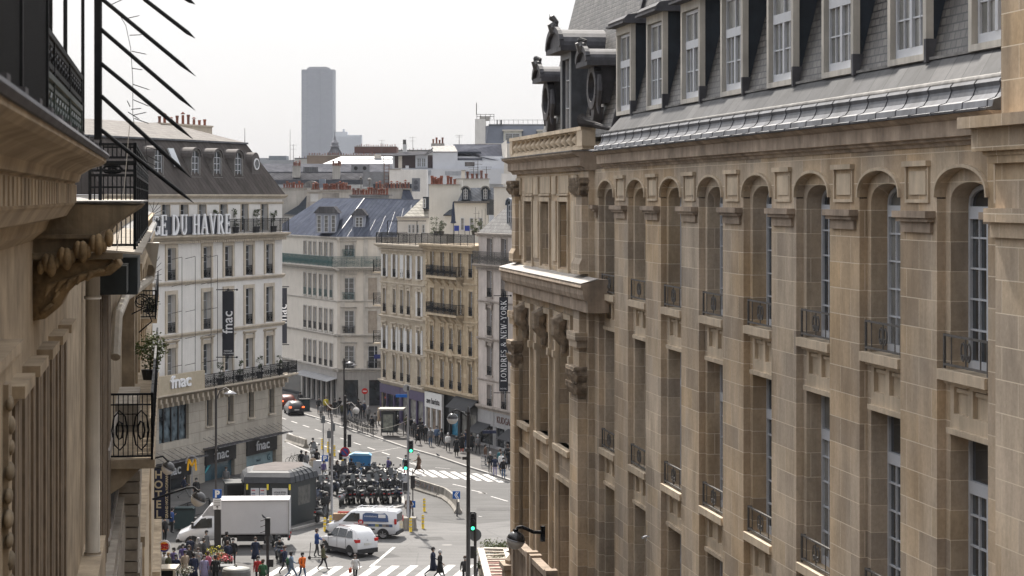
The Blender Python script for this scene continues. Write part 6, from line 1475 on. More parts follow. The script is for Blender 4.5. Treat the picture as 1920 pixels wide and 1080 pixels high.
# globe lamps on brackets
def globe_lamp(c, rad, arm, label, tilt=0, post=None):
 t = thing('globe_lamp', label, 'street lamp', c); n = 18
 top = MB(); bot = MB()
 top.lathe([(rad * math.cos(a), rad * math.sin(a)) for a in [R(x) for x in range(0, 91, 12)]] , n=n); bot.lathe([(rad * .98 * math.cos(a), rad * .98 * math.sin(a)) for a in [R(x) for x in range(-90, 1, 12)]], n=n)
 a = top.build('dome_cover', mat('lamp_dome', (.02, .02, .022), .25, .1, 2, spec=.6), t, True); b_ = bot.build('glass_bowl', mat('frosted_bowl', (.50, .48, .46), .15, .1, 2, spec=.6), t, True)
 a.rotation_euler = b_.rotation_euler = (0, R(tilt), 0)
 rim = MB(); rim.lathe([(rad * 1.02, -.015), (rad * 1.05, 0), (rad * 1.02, .015)], n=n); c_ = rim.build('rim', mat('rim_steel', (.30, .30, .31), .3, .1, 2, metal=.7), t); c_.rotation_euler = (0, R(tilt), 0)
 ar = MB(); ar.tube([Vector(p) for p in arm], .045, 8); ar.tube([(0, 0, rad * .95), (0, 0, rad * 1.2)], .07, 8)
 if post: ar.tube(post, .06, 8)
 ar.build('arm', IRON, t, True); return t
k = 95 / F
globe_lamp(W(372, 936, 95), 14.5 * k, [(0, 0, 15 * k), (-8 * k, 0, 22 * k), (-22 * k, .05, 21 * k), (-88 * k, .3, -2 * k)], 'half black globe street lamp on a long arm from the left facade', 28)
globe_lamp(W(315, 878, 108), 12.5 * 108 / F, [(0, 0, 13 * 108 / F), (-.25, 0, .58), (-.6, 0, .5), (-1.1, .2, .2)], 'globe lamp partly hidden behind the hotel sign', 30)
k = 56 / F; globe_lamp(W(967, 1013, 56), 17.5 * k, [(0, 0, 17 * k), (.05, 0, 24 * k), (12 * k, 0, 25 * k), (34 * k, .1, 14 * k), (51 * k, .25, 12 * k)], 'half black globe lamp bracketed from the stone building at the lower right', 14, [(51 * k, .25, 24 * k), (51 * k, .25, -5 * k)])
cm = thing('security_camera', 'small white security camera fixed to a stone pier', 'camera', W(1212, 1006, 49.5)); MB().tube([(0, 0, 0), (-.09, -.1, -.01)], .03, 8).build('body', WHITE, cm); MB().tube([(0, 0, 0), (.06, .05, .0)], .012, 5).tube([(.0, .0, 0), (.0, .0, -.1)], .01, 5).build('mount', WHITE, cm)
# ---------------------------------------------------------------- ground, roads, pavements
def sheet(name, pts, z, m, kind='structure', thick=0):
 b = MB()
 if thick: b.prism([(p[0], p[1]) for p in pts], z - thick, z, 'z')
 else: b.poly([(p[0], p[1], z) for p in pts])
 return tag(b.build(name, m), kind=kind)
def ground_mat(name, base, patch, rough=.8, crack=.5):
 m, n, p = _new(name); MATS[name] = m; p.inputs['Roughness'].default_value = rough; p.inputs['Specular IOR Level'].default_value = .35
 v = _vec(n); a = _noise(n, v, .16, 5, .6); c = _ramp(n, a, [(.38, patch), (.6, base)]).outputs[0]
 g = _noise(n, v, 9, 4); c = _mul(n, c, _ramp(n, g, [(.3, (.8, .8, .8)), (.7, (1.1, 1.1, 1.1))]).outputs[0])
 w = n.nodes.new('ShaderNodeTexVoronoi'); w.feature = 'DISTANCE_TO_EDGE'; w.inputs['Scale'].default_value = .23; n.links.new(v, w.inputs['Vector'])
 c = _mul(n, c, _ramp(n, w.outputs['Distance'], [(.004, (.55, .55, .55)), (.012, (1, 1, 1))]).outputs[0], crack)
 s = _noise(n, _vec(n, .25, 1.6, 1), .8, 4); c = _mul(n, c, _ramp(n, s, [(.4, (.80, .80, .80)), (.6, (1, 1, 1))]).outputs[0])
 n.links.new(c, p.inputs['Base Color']); _bump(n, p, g, .25); return m
ASPH = ground_mat('asphalt', (.085, .083, .082), (.062, .061, .060)); CONCR = ground_mat('concrete_road', (.135, .132, .130), (.105, .102, .10), .8, .35)
PAVE = ground_mat('pavement_asphalt', (.11, .104, .10), (.085, .08, .078), .85, .3); KERB = mat('granite_kerb', (.28, .27, .26), .8, .2, 3)
CITY = mat('city_ground', (.12, .12, .115), .9, .2, .02)
sheet('ground', [(-2500, -200), (2500, -200), (2500, 7000), (-2500, 7000)], -.02, CITY)
sheet('road', [(-60, -20), (30, -20), (30, 300), (-60, 300)], 0, ASPH)
g_ = lambda px, py: tuple(G(px, py))[:2]
sheet('concrete_junction', [g_(520, 1000), g_(640, 990), g_(760, 975), g_(880, 984), g_(990, 973), (8, 120), (-14, 120), g_(560, 1090)], .004, CONCR)
PV = [g_(631, 795.6), g_(700, 819), g_(758.5, 839.6), g_(820, 857), g_(883, 878.5), g_(930, 893), g_(971, 907)]
dirr = Vector((.387, -.922)); far_ = [(PV[0][0] - dirr.x * 40, PV[0][1] - dirr.y * 40)]
poly_r = far_ + PV + [(3.5, 174), (12, 168), (30, 160), (30, 215), (0, 300)]
sheet('right_pavement', poly_r, .12, PAVE, thick=.14)
b = MB(); pts = far_ + PV + [(3.5, 174)]
for i in range(len(pts) - 1): b.bar((pts[i][0], pts[i][1], .06), (pts[i + 1][0], pts[i + 1][1], .06), .26, .14)
tag(b.build('right_kerb', KERB), kind='structure')
isl = [g_(546, 995), g_(600, 981), g_(640, 974), g_(700, 966), g_(756, 950), g_(752, 915), g_(716, 888), g_(655, 871), g_(600, 858), g_(568, 845), g_(538, 832), (-24, 212), (-34, 193), (-40, 160), g_(330, 985), g_(450, 1000)]
sheet('plaza_pavement', isl, .12, ground_mat('plaza_asphalt', (.12, .117, .114), (.095, .092, .09), .85, .2), thick=.14)
b = MB()
for i in range(10): b.bar((isl[i][0], isl[i][1], .06), (isl[i + 1][0], isl[i + 1][1], .06), .26, .14)
b.bar((isl[-1][0], isl[-1][1], .06), (isl[0][0], isl[0][1], .06), .26, .14); tag(b.build('plaza_kerb', KERB), kind='structure')
sheet('near_left_pavement', [g_(285, 1046), g_(430, 1052), g_(475, 1066), g_(490, 1095), (-15, 120), (-30, 120)], .12, PAVE, thick=.14)
MARK = mat('road_paint', (.42, .41, .40), .7, .45, 2.6, streak=.0)
def quad(pts, name='road_marking', z=.008): return sheet(name, pts, z, MARK)
# far crossing: stripes along the street
m_ = MB(); v = Vector((-.26, .965)); per = Vector((.965, .26)); o = Vector(g_(800, 899)); 
def stripes(c0, c1, n, d, L, w_, z=.009):
 b = MB()
 for i in range(n):
  c = Vector(c0) + (Vector(c1) - Vector(c0)) * i / (n - 1); s_ = Vector((d.y, -d.x)) * w_ / 2; e = d * L / 2
  b.poly([(c.x - s_.x - e.x, c.y - s_.y - e.y, z), (c.x + s_.x - e.x, c.y + s_.y - e.y, z), (c.x + s_.x + e.x, c.y + s_.y + e.y, z), (c.x - s_.x + e.x, c.y - s_.y + e.y, z)])
 return b
tag(stripes(g_(722, 881), g_(925, 897), 11, v, 5.6, .5).build('far_crossing', MARK), kind='structure')
tag(stripes(g_(440, 1076), g_(975, 1069), 16, Vector((.17, .985)), 4.6, .52).build('near_crossing', MARK), kind='structure')
# dashed lane lines along the far street
sd = Vector((-.3632, .9317)); b = MB()
for (px_, py_, n0, n1, stp, L) in ((566, 821, -7, 6, 4.3, 2.2), (546, 839, -8, 4, 4.6, 2.2), (620, 815, -6, 8, 4.3, 2.2), (690, 817, -3, 12, 4.3, 1.6)):
 p0 = Vector(g_(px_, py_))
 for i in range(n0, n1):
  c = p0 + sd * i * stp; s_ = Vector((sd.y, -sd.x)) * .085; e = sd * L / 2
  if c.y < 187 or c.y > 262: continue
  b.poly([(c.x - s_.x - e.x, c.y - s_.y - e.y, .009), (c.x + s_.x - e.x, c.y + s_.y - e.y, .009), (c.x + s_.x + e.x, c.y + s_.y + e.y, .009), (c.x - s_.x + e.x, c.y - s_.y + e.y, .009)])
tag(b.build('lane_dashes', MARK), kind='structure')
b = MB()
for (a, c, w_) in (((849, 908), (875, 914), .16), ((884, 919), (912, 926), .16), ((921, 931), (952, 940), .16), ((695, 1063), (739, 1026), .22), ((640, 1062), (600, 1066), .2), ((763, 866), (790, 876), .12), ((816, 877), (844, 879), .12), ((897, 968), (903, 969), .14), ((800, 830), (690, 850), .10)):
 p, q = Vector(g_(*a)), Vector(g_(*c)); d = (q - p).normalized(); s_ = Vector((d.y, -d.x)) * w_ / 2
 b.poly([(p.x - s_.x, p.y - s_.y, .010), (q.x - s_.x, q.y - s_.y, .010), (q.x + s_.x, q.y + s_.y, .010), (p.x + s_.x, p.y + s_.y, .010)])
tag(b.build('lane_lines', MARK), kind='structure')
q = random.Random(8); pm = mat('asphalt_patch', (.07, .068, .067), .9, .2, 2)
for i, (px_, py_, a_, w_, l_) in enumerate(((700, 848, 21, 1.4, 6), (620, 812, 21, 1.0, 9), (860, 930, 14, 1.6, 3.5), (925, 955, 5, 2.4, 1.4), (720, 1040, 30, 1.2, 2.6), (590, 1035, 4, 3.0, 1.0), (810, 1010, 12, 1.5, 1.5), (770, 875, 21, 1.2, 3))):
 c = Vector(g_(px_, py_)); d = Vector((-math.sin(R(a_)), math.cos(R(a_)))); s_ = Vector((d.y, -d.x)); sheet('asphalt_patch', [tuple(c + s_ * u_ * w_ / 2 + d * v_ * l_ / 2) for u_, v_ in ((-1, -1), (1, -1), (1, 1), (-1, 1))], .0065, pm)
for px_, py_ in ((745, 930 + 70), (838, 1022), (905, 925), (690, 868), (640, 845), (600, 822)):
 c = g_(px_, py_); tag(MB().lathe([(.36, 0), (.36, .006)], n=16).build('manhole_cover', IRON_G, None, loc=(c[0], c[1], .004)), kind='structure')
# air between here and the far tower
hz = bpy.data.materials.new('haze_air'); hz.use_nodes = True; n_ = hz.node_tree; n_.nodes.clear(); o_ = n_.nodes.new('ShaderNodeOutputMaterial'); pvn = n_.nodes.new('ShaderNodeVolumePrincipled')
pvn.inputs['Color'].default_value = (.78, .83, .93, 1); pvn.inputs['Density'].default_value = .000065; pvn.inputs['Anisotropy'].default_value = 0
n_.links.new(pvn.outputs[0], o_.inputs['Volume']); tag(MB().box(-620, 420, -12, 3900, -62, H + 232).build('haze', hz), kind='stuff')
# ---------------------------------------------------------------- vehicles
CARW = mat('white_car_paint', (.62, .63, .66), .22, .04, 1, spec=.5, coat=.6); TYRE = mat('tyre_rubber', (.02, .02, .02), .85, .2, 5); RIMM = mat('alloy_rim', (.35, .35, .37), .3, .1, 3, metal=.7)
PLAST = mat('black_plastic', (.02, .02, .022), .6, .2, 4); REDL = mat('red_lens', (.45, .015, .01), .2, .1, 2); CARGL = glassy('car_glass', (.03, .035, .04), .05, .5, .9); HEADL = mat('clear_lens', (.5, .5, .52), .15)
PLATE = mat('number_plate', (.6, .6, .58), .4)
def loft(st, sec):
 """st: stations (x, params); sec(params) -> closed outline of (y, z)"""
 b = MB(); o = None; n = 0
 for x, *p in st:
  q = sec(*p); n = len(q); b.v += [(x, y, z) for y, z in q]
 m = len(st)
 for i in range(m - 1):
  for k in range(n):
   k2 = (k + 1) % n; b.f.append((i * n + k, (i + 1) * n + k, (i + 1) * n + k2, i * n + k2)); b.m.append(0)
 b.f.append(tuple(range(n))); b.f.append(tuple((m - 1) * n + k for k in range(n - 1, -1, -1))); b.m += [0, 0]; return b
def carsec(zb, zm, zt, wb, wt):
 h = [(wb * .86, zb), (wb * .97, zb + .10), (wb, zb + (zm - zb) * .5), (wb * .985, zm - .04), (wb * .95, zm), (wt + .03, zt - .07), (wt - .06, zt - .015), (wt * .5, zt + .02)]
 return h + [(-y, z) for y, z in h[::-1]]
def wheel(par, x, y, r, w=.22):
 t = MB(); s_ = 1 if y > 0 else -1
 t.lathe([(r * .66, -w / 2), (r * .95, -w / 2), (r, -w / 4), (r, w / 4), (r * .95, w / 2), (r * .66, w / 2)], n=22, axis='y'); o = t.build('wheel', TYRE, par, True, loc=(x, y, r))
 h = MB(); h.lathe([(r * .66, -w * .45), (r * .66, w * .45)], n=18, axis='y')
 for k in range(5):
  a = k * 2 * PI / 5 + .2; h.bar((0, s_ * w * .47, 0), (r * .6 * math.cos(a), s_ * w * .47, r * .6 * math.sin(a)), .07, .03, 1)
 h.lathe([(r * .68, s_ * w * .46 - .01), (r * .68, s_ * w * .46 + .01)], n=18, axis='y', mi=1); h.lathe([(r * .58, s_ * w * .465), (r * .58, s_ * w * .475)], n=18, axis='y', mi=0); h.lathe([(.05, s_ * w * .47), (.05, s_ * w * .5)], n=8, axis='y', mi=1)
 h.build('rim', [PLAST, RIMM], o); return o
def side_glass(b, pts, y0, y1, mi=0):
 """pts (x, z); y interpolated from y0 at belt to y1 at roof"""
 zs = [p[1] for p in pts]; za, zb = min(zs), max(zs)
 for s_ in (-1, 1):
  P = [Vector((x, s_ * (y0 + (y1 - y0) * (z - za) / (zb - za) + .012), z)) for x, z in pts]; b.poly(P if s_ > 0 else P[::-1], mi)
# white crossover (front towards +x)
def crossover(loc, rz, label, paint=CARW, name='parked_car'):
 t = thing(name, label, 'car', loc, rz); t.scale = (.93, .97, 1.10)
 st = [(-2.22, .45, .75, .80, .78, .60), (-2.16, .30, 1.0, 1.08, .88, .62), (-2.0, .28, 1.08, 1.36, .92, .66), (-1.65, .28, 1.10, 1.62, .93, .66), (-1.0, .26, 1.08, 1.68, .93, .68), (0, .26, 1.04, 1.69, .93, .68), (.45, .26, 1.02, 1.60, .93, .66), (1.05, .26, 1.0, 1.16, .93, .70), (1.25, .26, .99, 1.06, .93, .72), (1.8, .28, .93, .99, .91, .70), (2.12, .32, .80, .86, .84, .62), (2.24, .42, .66, .70, .70, .5)]
 loft(st, carsec).build('body', paint, t, True)
 g_ = MB(); side_glass(g_, [(-1.72, 1.14), (-1.0, 1.12), (-1.0, 1.57), (-1.5, 1.52)], .915, .70); side_glass(g_, [(-.95, 1.12), (-.02, 1.09), (-.02, 1.60), (-.95, 1.58)], .915, .705); side_glass(g_, [(.03, 1.09), (.98, 1.06), (.42, 1.52), (.03, 1.59)], .915, .71); g_.build('side_window', CARGL, t)
 g_ = MB(); g_.poly([(-2.05, -.74, 1.14), (-2.05, .74, 1.14), (-1.72, .60, 1.56), (-1.72, -.60, 1.56)][::-1]); g_.box(-2.1, -1.98, -.76, .76, 1.10, 1.14); g_.build('rear_window', CARGL, t); g_ = MB(); g_.poly([(1.10, -.72, 1.10), (1.10, .72, 1.10), (.50, .62, 1.575), (.50, -.62, 1.575)]); g_.build('windscreen', CARGL, t)
 c = MB(); 
 for x in (-1.42, 1.38): 
  for s_ in (-1, 1): c.prism([(x + .42 * math.cos(k * PI / 10), .30 + .44 * math.sin(k * PI / 10)) for k in range(11)], s_ * .90, s_ * .945, 'y')
 c.box(-2.27, -2.0, -.82, .82, .26, .52); c.box(2.0, 2.27, -.74, .74, .28, .50)
 for s_ in (-1, 1): c.box(-1.0, 1.0, s_ * .925 - .02, s_ * .925 + .02, .24, .46)
 c.build('wheel_arch_trim', PLAST, t)
 for s_ in (-1, 1):
  l = MB(); l.box(-2.19, -1.92, s_ * .60 - .02, s_ * .89 + .02 * s_, .90, 1.08) if s_ > 0 else l.box(-2.19, -1.92, -.91, -.58, .90, 1.08); l.build('tail_light', REDL, t)
  l = MB(); l.box(1.95, 2.16, min(s_ * .5, s_ * .82), max(s_ * .5, s_ * .82), .74, .86); l.build('headlight', HEADL, t)
  l = MB(); l.bar((-1.3, s_ * .60, 1.72), (.2, s_ * .60, 1.73), .04); l.build('roof_rail', mat('red_black_rail', (.10, .01, .01), .4), t)
  l = MB(); l.box(.7, .9, s_ * .93 if s_ > 0 else -1.08, 1.08 if s_ > 0 else -.93, 1.06, 1.22); l.build('mirror', PLAST, t)
 MB().box(-2.255, -2.17, -.27, .27, .74, .86).build('number_plate', PLATE, t); MB().prism([(-.07, .96), (0, 1.04), (.07, .96), (0, 1.0)], -2.20, -2.14, 'x').build('badge', RIMM, t)
 q = MB()
 for x in (-.98, .02, 1.02): 
  for s_ in (-1, 1): q.box(x - .008, x + .008, min(s_ * .925, s_ * .937), max(s_ * .925, s_ * .937), .48, 1.06)
 q.build('door_seam', PLAST, t)
 for x in (-1.42, 1.38):
  for y in (-.80, .80): wheel(t, x, y, .35)
 return t
car1 = crossover(G(653, 1038), R(131), 'white crossover car with red tail lights turned away beside the van')
def small_van(loc, rz, label):
 t = thing('panel_van', label, 'van', loc, rz); t.scale = (1.12, 1.05, 1.05)
 st = [(-2.2, .35, 1.0, 1.70, .86, .70), (-2.12, .28, 1.08, 1.80, .90, .74), (-1.2, .28, 1.08, 1.84, .91, .76), (.35, .28, 1.05, 1.82, .91, .75), (.7, .28, 1.04, 1.72, .91, .72), (1.25, .28, 1.02, 1.22, .91, .72), (1.45, .28, 1.0, 1.08, .90, .70), (1.95, .30, .88, .95, .87, .66), (2.2, .4, .68, .72, .74, .5)]
 loft(st, carsec).build('body', CARW, t, True)
 g_ = MB(); side_glass(g_, [(.05, 1.10), (1.12, 1.08), (.62, 1.62), (.22, 1.66), (.08, 1.60)], .895, .775); g_.build('side_window', CARGL, t)
 g_ = MB(); g_.poly([(1.32, -.74, 1.14), (1.32, .74, 1.14), (.76, .66, 1.68), (.76, -.66, 1.68)]); g_.build('windscreen', CARGL, t); g_ = MB(); g_.box(-2.225, -2.2, -.62, .62, 1.1, 1.6); g_.build('rear_window', CARGL, t)
 p = MB(); side_glass(p, [(-1.75, 1.12), (-.12, 1.12), (-.12, 1.55), (-.3, 1.66), (-1.5, 1.66), (-1.68, 1.5)], .90, .785); p.build('blue_panel', mat('van_blue', (.05, .09, .20), .4, .1, 2), t)
 p = MB()
 cols = [(.06, .10, .20), (.12, .11, .12), (.25, .22, .20), (.05, .10, .18), (.35, .33, .10), (.08, .12, .22)]
 mats_ = [mat(f'photo_band_{"abcdef"[i]}', c, .5) for i, c in enumerate(cols)]
 for i in range(10):
  for s_ in (-1, 1): x0_ = -2.0 + i * .215; y_ = s_ * .918; p.box(x0_, x0_ + .21, min(y_, y_ + s_ * .004), max(y_, y_ + s_ * .004), .80, .97, i % 6)
 p.build('photo_band', mats_, t)
 c = MB(); c.box(-2.27, -2.0, -.84, .84, .28, .50); c.box(2.0, 2.25, -.74, .74, .28, .5)
 for s_ in (-1, 1): c.box(-.9, .1, s_ * .915 - .02, s_ * .915 + .02, .58, .68)
 for x in (-1.40, 1.38):
  for s_ in (-1, 1): c.prism([(x + .37 * math.cos(k * PI / 10), .30 + .40 * math.sin(k * PI / 10)) for k in range(11)], s_ * .88, s_ * .925, 'y')
 c.build('bumper_trim', PLAST, t)
 for s_ in (-1, 1):
  l = MB(); l.box(-2.23, -2.1, min(s_ * .78, s_ * .91), max(s_ * .78, s_ * .91), .98, 1.32); l.build('tail_light', REDL, t); l = MB(); l.box(1.95, 2.12, min(s_ * .52, s_ * .84), max(s_ * .52, s_ * .84), .72, .86); l.build('headlight', HEADL, t)
 q = MB()
 for x in (-1.6, -.6, .3): q.tube([(x, -.66, 1.80), (x, -.66, 1.95), (x, .66, 1.95), (x, .66, 1.80)], .02, 5)
 for s_ in (-1, 1): q.tube([(-1.8, s_ * .66, 1.9), (.4, s_ * .66, 1.9)], .018, 5)
 q.build('roof_rack', WHITE, t)
 for s_ in (1, -1):
  MB().lathe([(.17, -.006), (.17, .006)], (-.02, s_ * .90, 1.07), 18, axis='y').build('round_badge', RED, t)
  MB().box(-1.55, -1.1, min(s_ * .855, s_ * .872), max(s_ * .855, s_ * .872), 1.36, 1.58).build('white_label', SIGNW, t)
  o = text('translations', .17, .004, SIGNW, t, (-.62, s_ * .878, 1.40), name='lettering'); o.rotation_euler = (PI / 2, 0, 0 if s_ < 0 else PI)
  o = text('SE', .17, .004, SIGNW, t, (-.02, s_ * .91, 1.01), name='lettering', bold=.004); o.rotation_euler = (PI / 2, 0, 0 if s_ < 0 else PI)
 for x in (-1.40, 1.38):
  for y in (-.80, .80): wheel(t, x, y, .32)
 return t
van = small_van(G(683, 1006), R(168), 'small white van with dark blue side panels and a carton on its roof')
vl = van.location
cb = thing('roof_carton', 'long brown carton tied on the roof rack of the white van', 'box', W(678, 975, vl.y - .2), R(-4)); k = vl.y / F
MB().box(-53 * k, 53 * k, -.28, .28, 0, 12 * k).build('carton', mat('brown_card', (.28, .19, .12), .85, .15, 2), cb); 
q = MB()
for i in range(13): q.bar((-40 * k + i * 6.6 * k, -.1, 12 * k + .05), (-40 * k + i * 6.6 * k, .24, 12 * k + .05), .05, .03)
for y in (-.1, .24): q.bar((-45 * k, y, 12 * k + .08), (45 * k, y, 12 * k + .08), .05, .07)
o = q.build('roof_ladder', mat('red_ladder', (.45, .04, .03), .5), None, loc=cb.location, rz=R(-4)); tag(o, 'red ladder lying on the brown carton above the white van', 'ladder')
MB().box(28 * k, 29 * k, -.30, .30, -.02, 12 * k + .02).build('strap', mat('orange_strap', (.6, .2, .03), .6), cb)
# box truck: front towards +x
def truck(loc, rz, label):
 t = thing('box_truck', label, 'truck', loc, rz); BX = mat('truck_box_white', (.56, .565, .59), .45, .04, 1)
 MB().box(-4.0, .55, -1.08, 1.08, .95, 3.15).build('box_body', BX, t)
 q = MB()
 for z in (.95, 3.12):
  for s_ in (-1, 1): q.box(-4.03, .58, s_ * 1.09 - .03, s_ * 1.09 + .03, z - .03, z + .05)
 for x in (-4.0, .55):
  for s_ in (-1, 1): q.box(x - .04, x + .04, s_ * 1.09 - .03, s_ * 1.09 + .03, .95, 3.15)
 q.build('box_edging', mat('alu_edge', (.40, .40, .41), .4, .1, 2, metal=.5), t)
 st = [(.62, .55, 1.35, 2.15, .98, .86), (1.4, .50, 1.32, 2.18, 1.0, .86), (1.75, .48, 1.30, 2.05, 1.0, .82), (2.45, .45, 1.22, 1.42, .99, .78), (2.7, .42, 1.15, 1.26, .98, .74), (3.15, .42, .98, 1.06, .92, .66), (3.32, .5, .75, .82, .80, .55)]
 loft(st, carsec).build('cab', CARW, t, True)
 d = MB(); d.prism([(.62, 2.12), (1.7, 2.12), (1.2, 2.75), (.62, 2.95)], -.85, .85, 'y'); d.build('wind_deflector', mat('deflector_grey', (.40, .40, .42), .5), t)
 g_ = MB(); side_glass(g_, [(1.02, 1.38), (2.38, 1.30), (1.72, 1.95), (1.02, 2.05)], .975, .875); g_.build('side_window', CARGL, t); g_ = MB(); g_.poly([(2.52, -.80, 1.34), (2.52, .80, 1.34), (1.82, .72, 2.0), (1.82, -.72, 2.0)]); g_.build('windscreen', CARGL, t)
 c = MB(); c.box(-3.9, .6, -.5, .5, .62, .95); c.box(3.0, 3.38, -.90, .90, .40, .62); c.box(-2.4, -.6, -.95, .95, .45, .80); c.box(-4.05, -3.9, -1.0, 1.0, .5, .62)
 for s_ in (-1, 1): c.prism([(2.3 + .50 * math.cos(k * PI / 10), .38 + .48 * math.sin(k * PI / 10)) for k in range(11)], s_ * .96, s_ * 1.0, 'y')
 c.build('chassis', PLAST, t)
 for s_ in (-1, 1):
  l = MB(); l.box(2.95, 3.2, min(s_ * .55, s_ * .90), max(s_ * .55, s_ * .90), .84, .98); l.build('headlight', HEADL, t)
  l = MB(); l.box(2.2, 2.35, min(s_ * 1.02, s_ * 1.25), max(s_ * 1.02, s_ * 1.25), 1.35, 1.75); l.build('mirror', PLAST, t); l = MB(); l.box(-4.07, -4.0, min(s_ * .8, s_ * 1.0), max(s_ * .8, s_ * 1.0), .66, .80); l.build('tail_light', REDL, t)
 for x in (-2.7, 2.3):
  for y in (-.86, .86): wheel(t, x, y, .36, .26)
 return t
trk = truck(G(429, 1024), R(183), 'white box truck parked in front of the dark kiosk')
def hatch(loc, rz, label):
 t = thing('hatchback_car', label, 'car', loc, rz)
 st = [(-1.95, .40, .78, .84, .74, .55), (-1.88, .28, .92, 1.05, .83, .58), (-1.5, .26, .95, 1.38, .85, .60), (-.6, .25, .93, 1.44, .85, .60), (.1, .25, .92, 1.42, .85, .60), (.8, .25, .90, 1.0, .85, .62), (1.0, .26, .88, .94, .84, .62), (1.6, .28, .78, .84, .80, .58), (1.85, .36, .6, .64, .66, .5)]
 loft(st, carsec).build('body', mat('black_car_paint', (.025, .025, .03), .3, .1, 1, coat=.4), t, True); g_ = MB(); side_glass(g_, [(-1.5, .98), (.62, .96), (.1, 1.33), (-1.3, 1.33)], .835, .64); g_.build('side_window', CARGL, t)
 g_ = MB(); g_.poly([(-1.86, -.6, 1.0), (-1.86, .6, 1.0), (-1.52, .52, 1.34), (-1.52, -.52, 1.34)][::-1]); g_.build('rear_window', CARGL, t); AMB = mat('lit_tail_lamp', (1.0, .12, .03), .3, .1, 2, emit=1.2)
 for s_ in (-1, 1): l = MB(); l.box(-1.95, -1.75, min(s_ * .55, s_ * .82), max(s_ * .55, s_ * .82), .80, .95); l.build('tail_light', AMB, t)
 MB().box(-1.98, -1.9, -.25, .25, .55, .66).build('number_plate', PLATE, t)
 for x in (-1.2, 1.2):
  for y in (-.75, .75): wheel(t, x, y, .29, .18)
 return t
hatch(G(551, 776), R(105), 'small dark hatchback with lit tail lights driving away in the side street')
rc = hatch(G(537, 764), R(103), 'reddish car half hidden behind the store corner'); 
for c in rc.children:
 if c.name.startswith('body'): c.data = c.data.copy(); c.data.materials[0] = mat('rust_red_paint', (.12, .03, .022), .35)
# motor scooters
def scooter(loc, rz, label, col, kind=0):
 t = thing('motor_scooter', label, 'scooter', loc, rz, 'scooters parked on the plaza')
 for x, nm in ((-.62, 'rear_wheel'), (.66, 'front_wheel')):
  MB().lathe([(.17, -.05), (.25, -.06), (.28, 0), (.25, .06), (.17, .05)], (0, 0, 0), 14, axis='y').build(nm, TYRE, t, True, loc=(x, 0, .28))
 def sec(w, z0, z1): return [(w * math.cos(a), (z0 + z1) / 2 + (z1 - z0) / 2 * math.sin(a)) for a in [k * PI / 5 for k in range(10)]]
 b = loft([(-.95, .06, .62, .76), (-.75, .17, .50, .86), (-.3, .20, .38, .84), (-.05, .18, .28, .58), (.2, .17, .24, .42), (.38, .20, .28, .80), (.5, .17, .45, 1.0), (.62, .10, .5, .98)], sec); b.build('body', col, t, True)
 loft([(-.85, .10, .84, .92), (-.6, .17, .84, .96), (-.2, .15, .80, .90), (.0, .10, .76, .84)], sec).build('seat', PLAST, t, True)
 f = MB(); f.tube([(.66, .0, .28), (.52, 0, .75), (.42, 0, 1.08)], .04, 6); f.tube([(.38, -.33, 1.10), (.46, -.12, 1.08), (.46, .12, 1.08), (.38, .33, 1.10)], .022, 6); f.build('handlebar', PLAST, t)
 for s_ in (-1, 1): MB().tube([(.42, s_ * .22, 1.08), (.44, s_ * .34, 1.26)], .01, 4).ball((.44, s_ * .36, 1.28), .065, 7, sx=.4).build('mirror', PLAST, t)
 if kind != 2: w_ = MB(); w_.hexa([(.52, -.17, 1.0), (.54, -.17, 1.0), (.54, .17, 1.0), (.52, .17, 1.0), (.34, -.13, 1.42), (.36, -.13, 1.42), (.36, .13, 1.42), (.34, .13, 1.42)]); w_.build('windscreen', mat('screen_plastic', (.07, .075, .08), .2, .1, 2, spec=.6), t)
 if kind == 1: MB().lathe([(.20, 0), (.24, .08), (.24, .22), (.14, .34)], (-.98, 0, .92), 10).build('top_box', PLAST, t, True)
 MB().box(-1.04, -.98, -.07, .07, .48, .57).build('number_plate', mat('dull_plate', (.25, .25, .24)), t); MB().box(-.99, -.92, -.06, .06, .69, .74).build('tail_light', REDL, t); MB().ball((.64, 0, .88), .07, 8).build('headlight', HEADL, t)
 return t
SC = [mat('black_scooter', (.022, .023, .026), .3, .2, 3, coat=.3), mat('navy_scooter', (.02, .03, .06), .3, .2, 3, coat=.3), mat('grey_scooter', (.13, .135, .14), .35, .2, 3, coat=.3), mat('red_scooter', (.18, .02, .02), .35, .2, 3, coat=.3), mat('silver_scooter', (.32, .33, .35), .35, .1, 3, coat=.3)]
SN = ['black', 'navy', 'grey', 'red', 'silver']; KN = ['with a low screen', 'with a rounded top box', 'without a screen']
ORD = ['first', 'second', 'third', 'fourth', 'fifth', 'sixth', 'seventh', 'eighth', 'ninth', 'tenth', 'eleventh', 'twelfth']
protos = {}
q = random.Random(11)
lines = [('front row', (640, 944), (748, 942), 11, 100), ('second row', (600, 930), (748, 924), 11, 280), ('third row', (612, 913), (745, 914), 11, 95), ('back row', (632, 900), (740, 905), 9, 275)]
for nm, a, c, n, ang_ in lines:
 for i in range(n):
  px_, py_ = a[0] + (c[0] - a[0]) * i / (n - 1), a[1] + (c[1] - a[1]) * i / (n - 1)
  ci = q.choice([0, 0, 0, 0, 1, 1, 2, 4]); kd = q.choice([0, 1, 2, 2, 2, 0]); p = G(px_ + q.uniform(-2, 2), py_ + q.uniform(-1, 1), .12); lab = f'{SN[ci]} scooter {KN[kd]}, {ORD[i]} from left, {nm}'
  rz_ = R(ang_ + q.uniform(-12, 12))
  if (ci, kd) in protos: o = copy_thing(protos[(ci, kd)], p, rz_, lab)
  else: o = protos[(ci, kd)] = scooter(p, rz_, lab, SC[ci], kd)
  o.scale = (1.22, 1.2, 1.15)
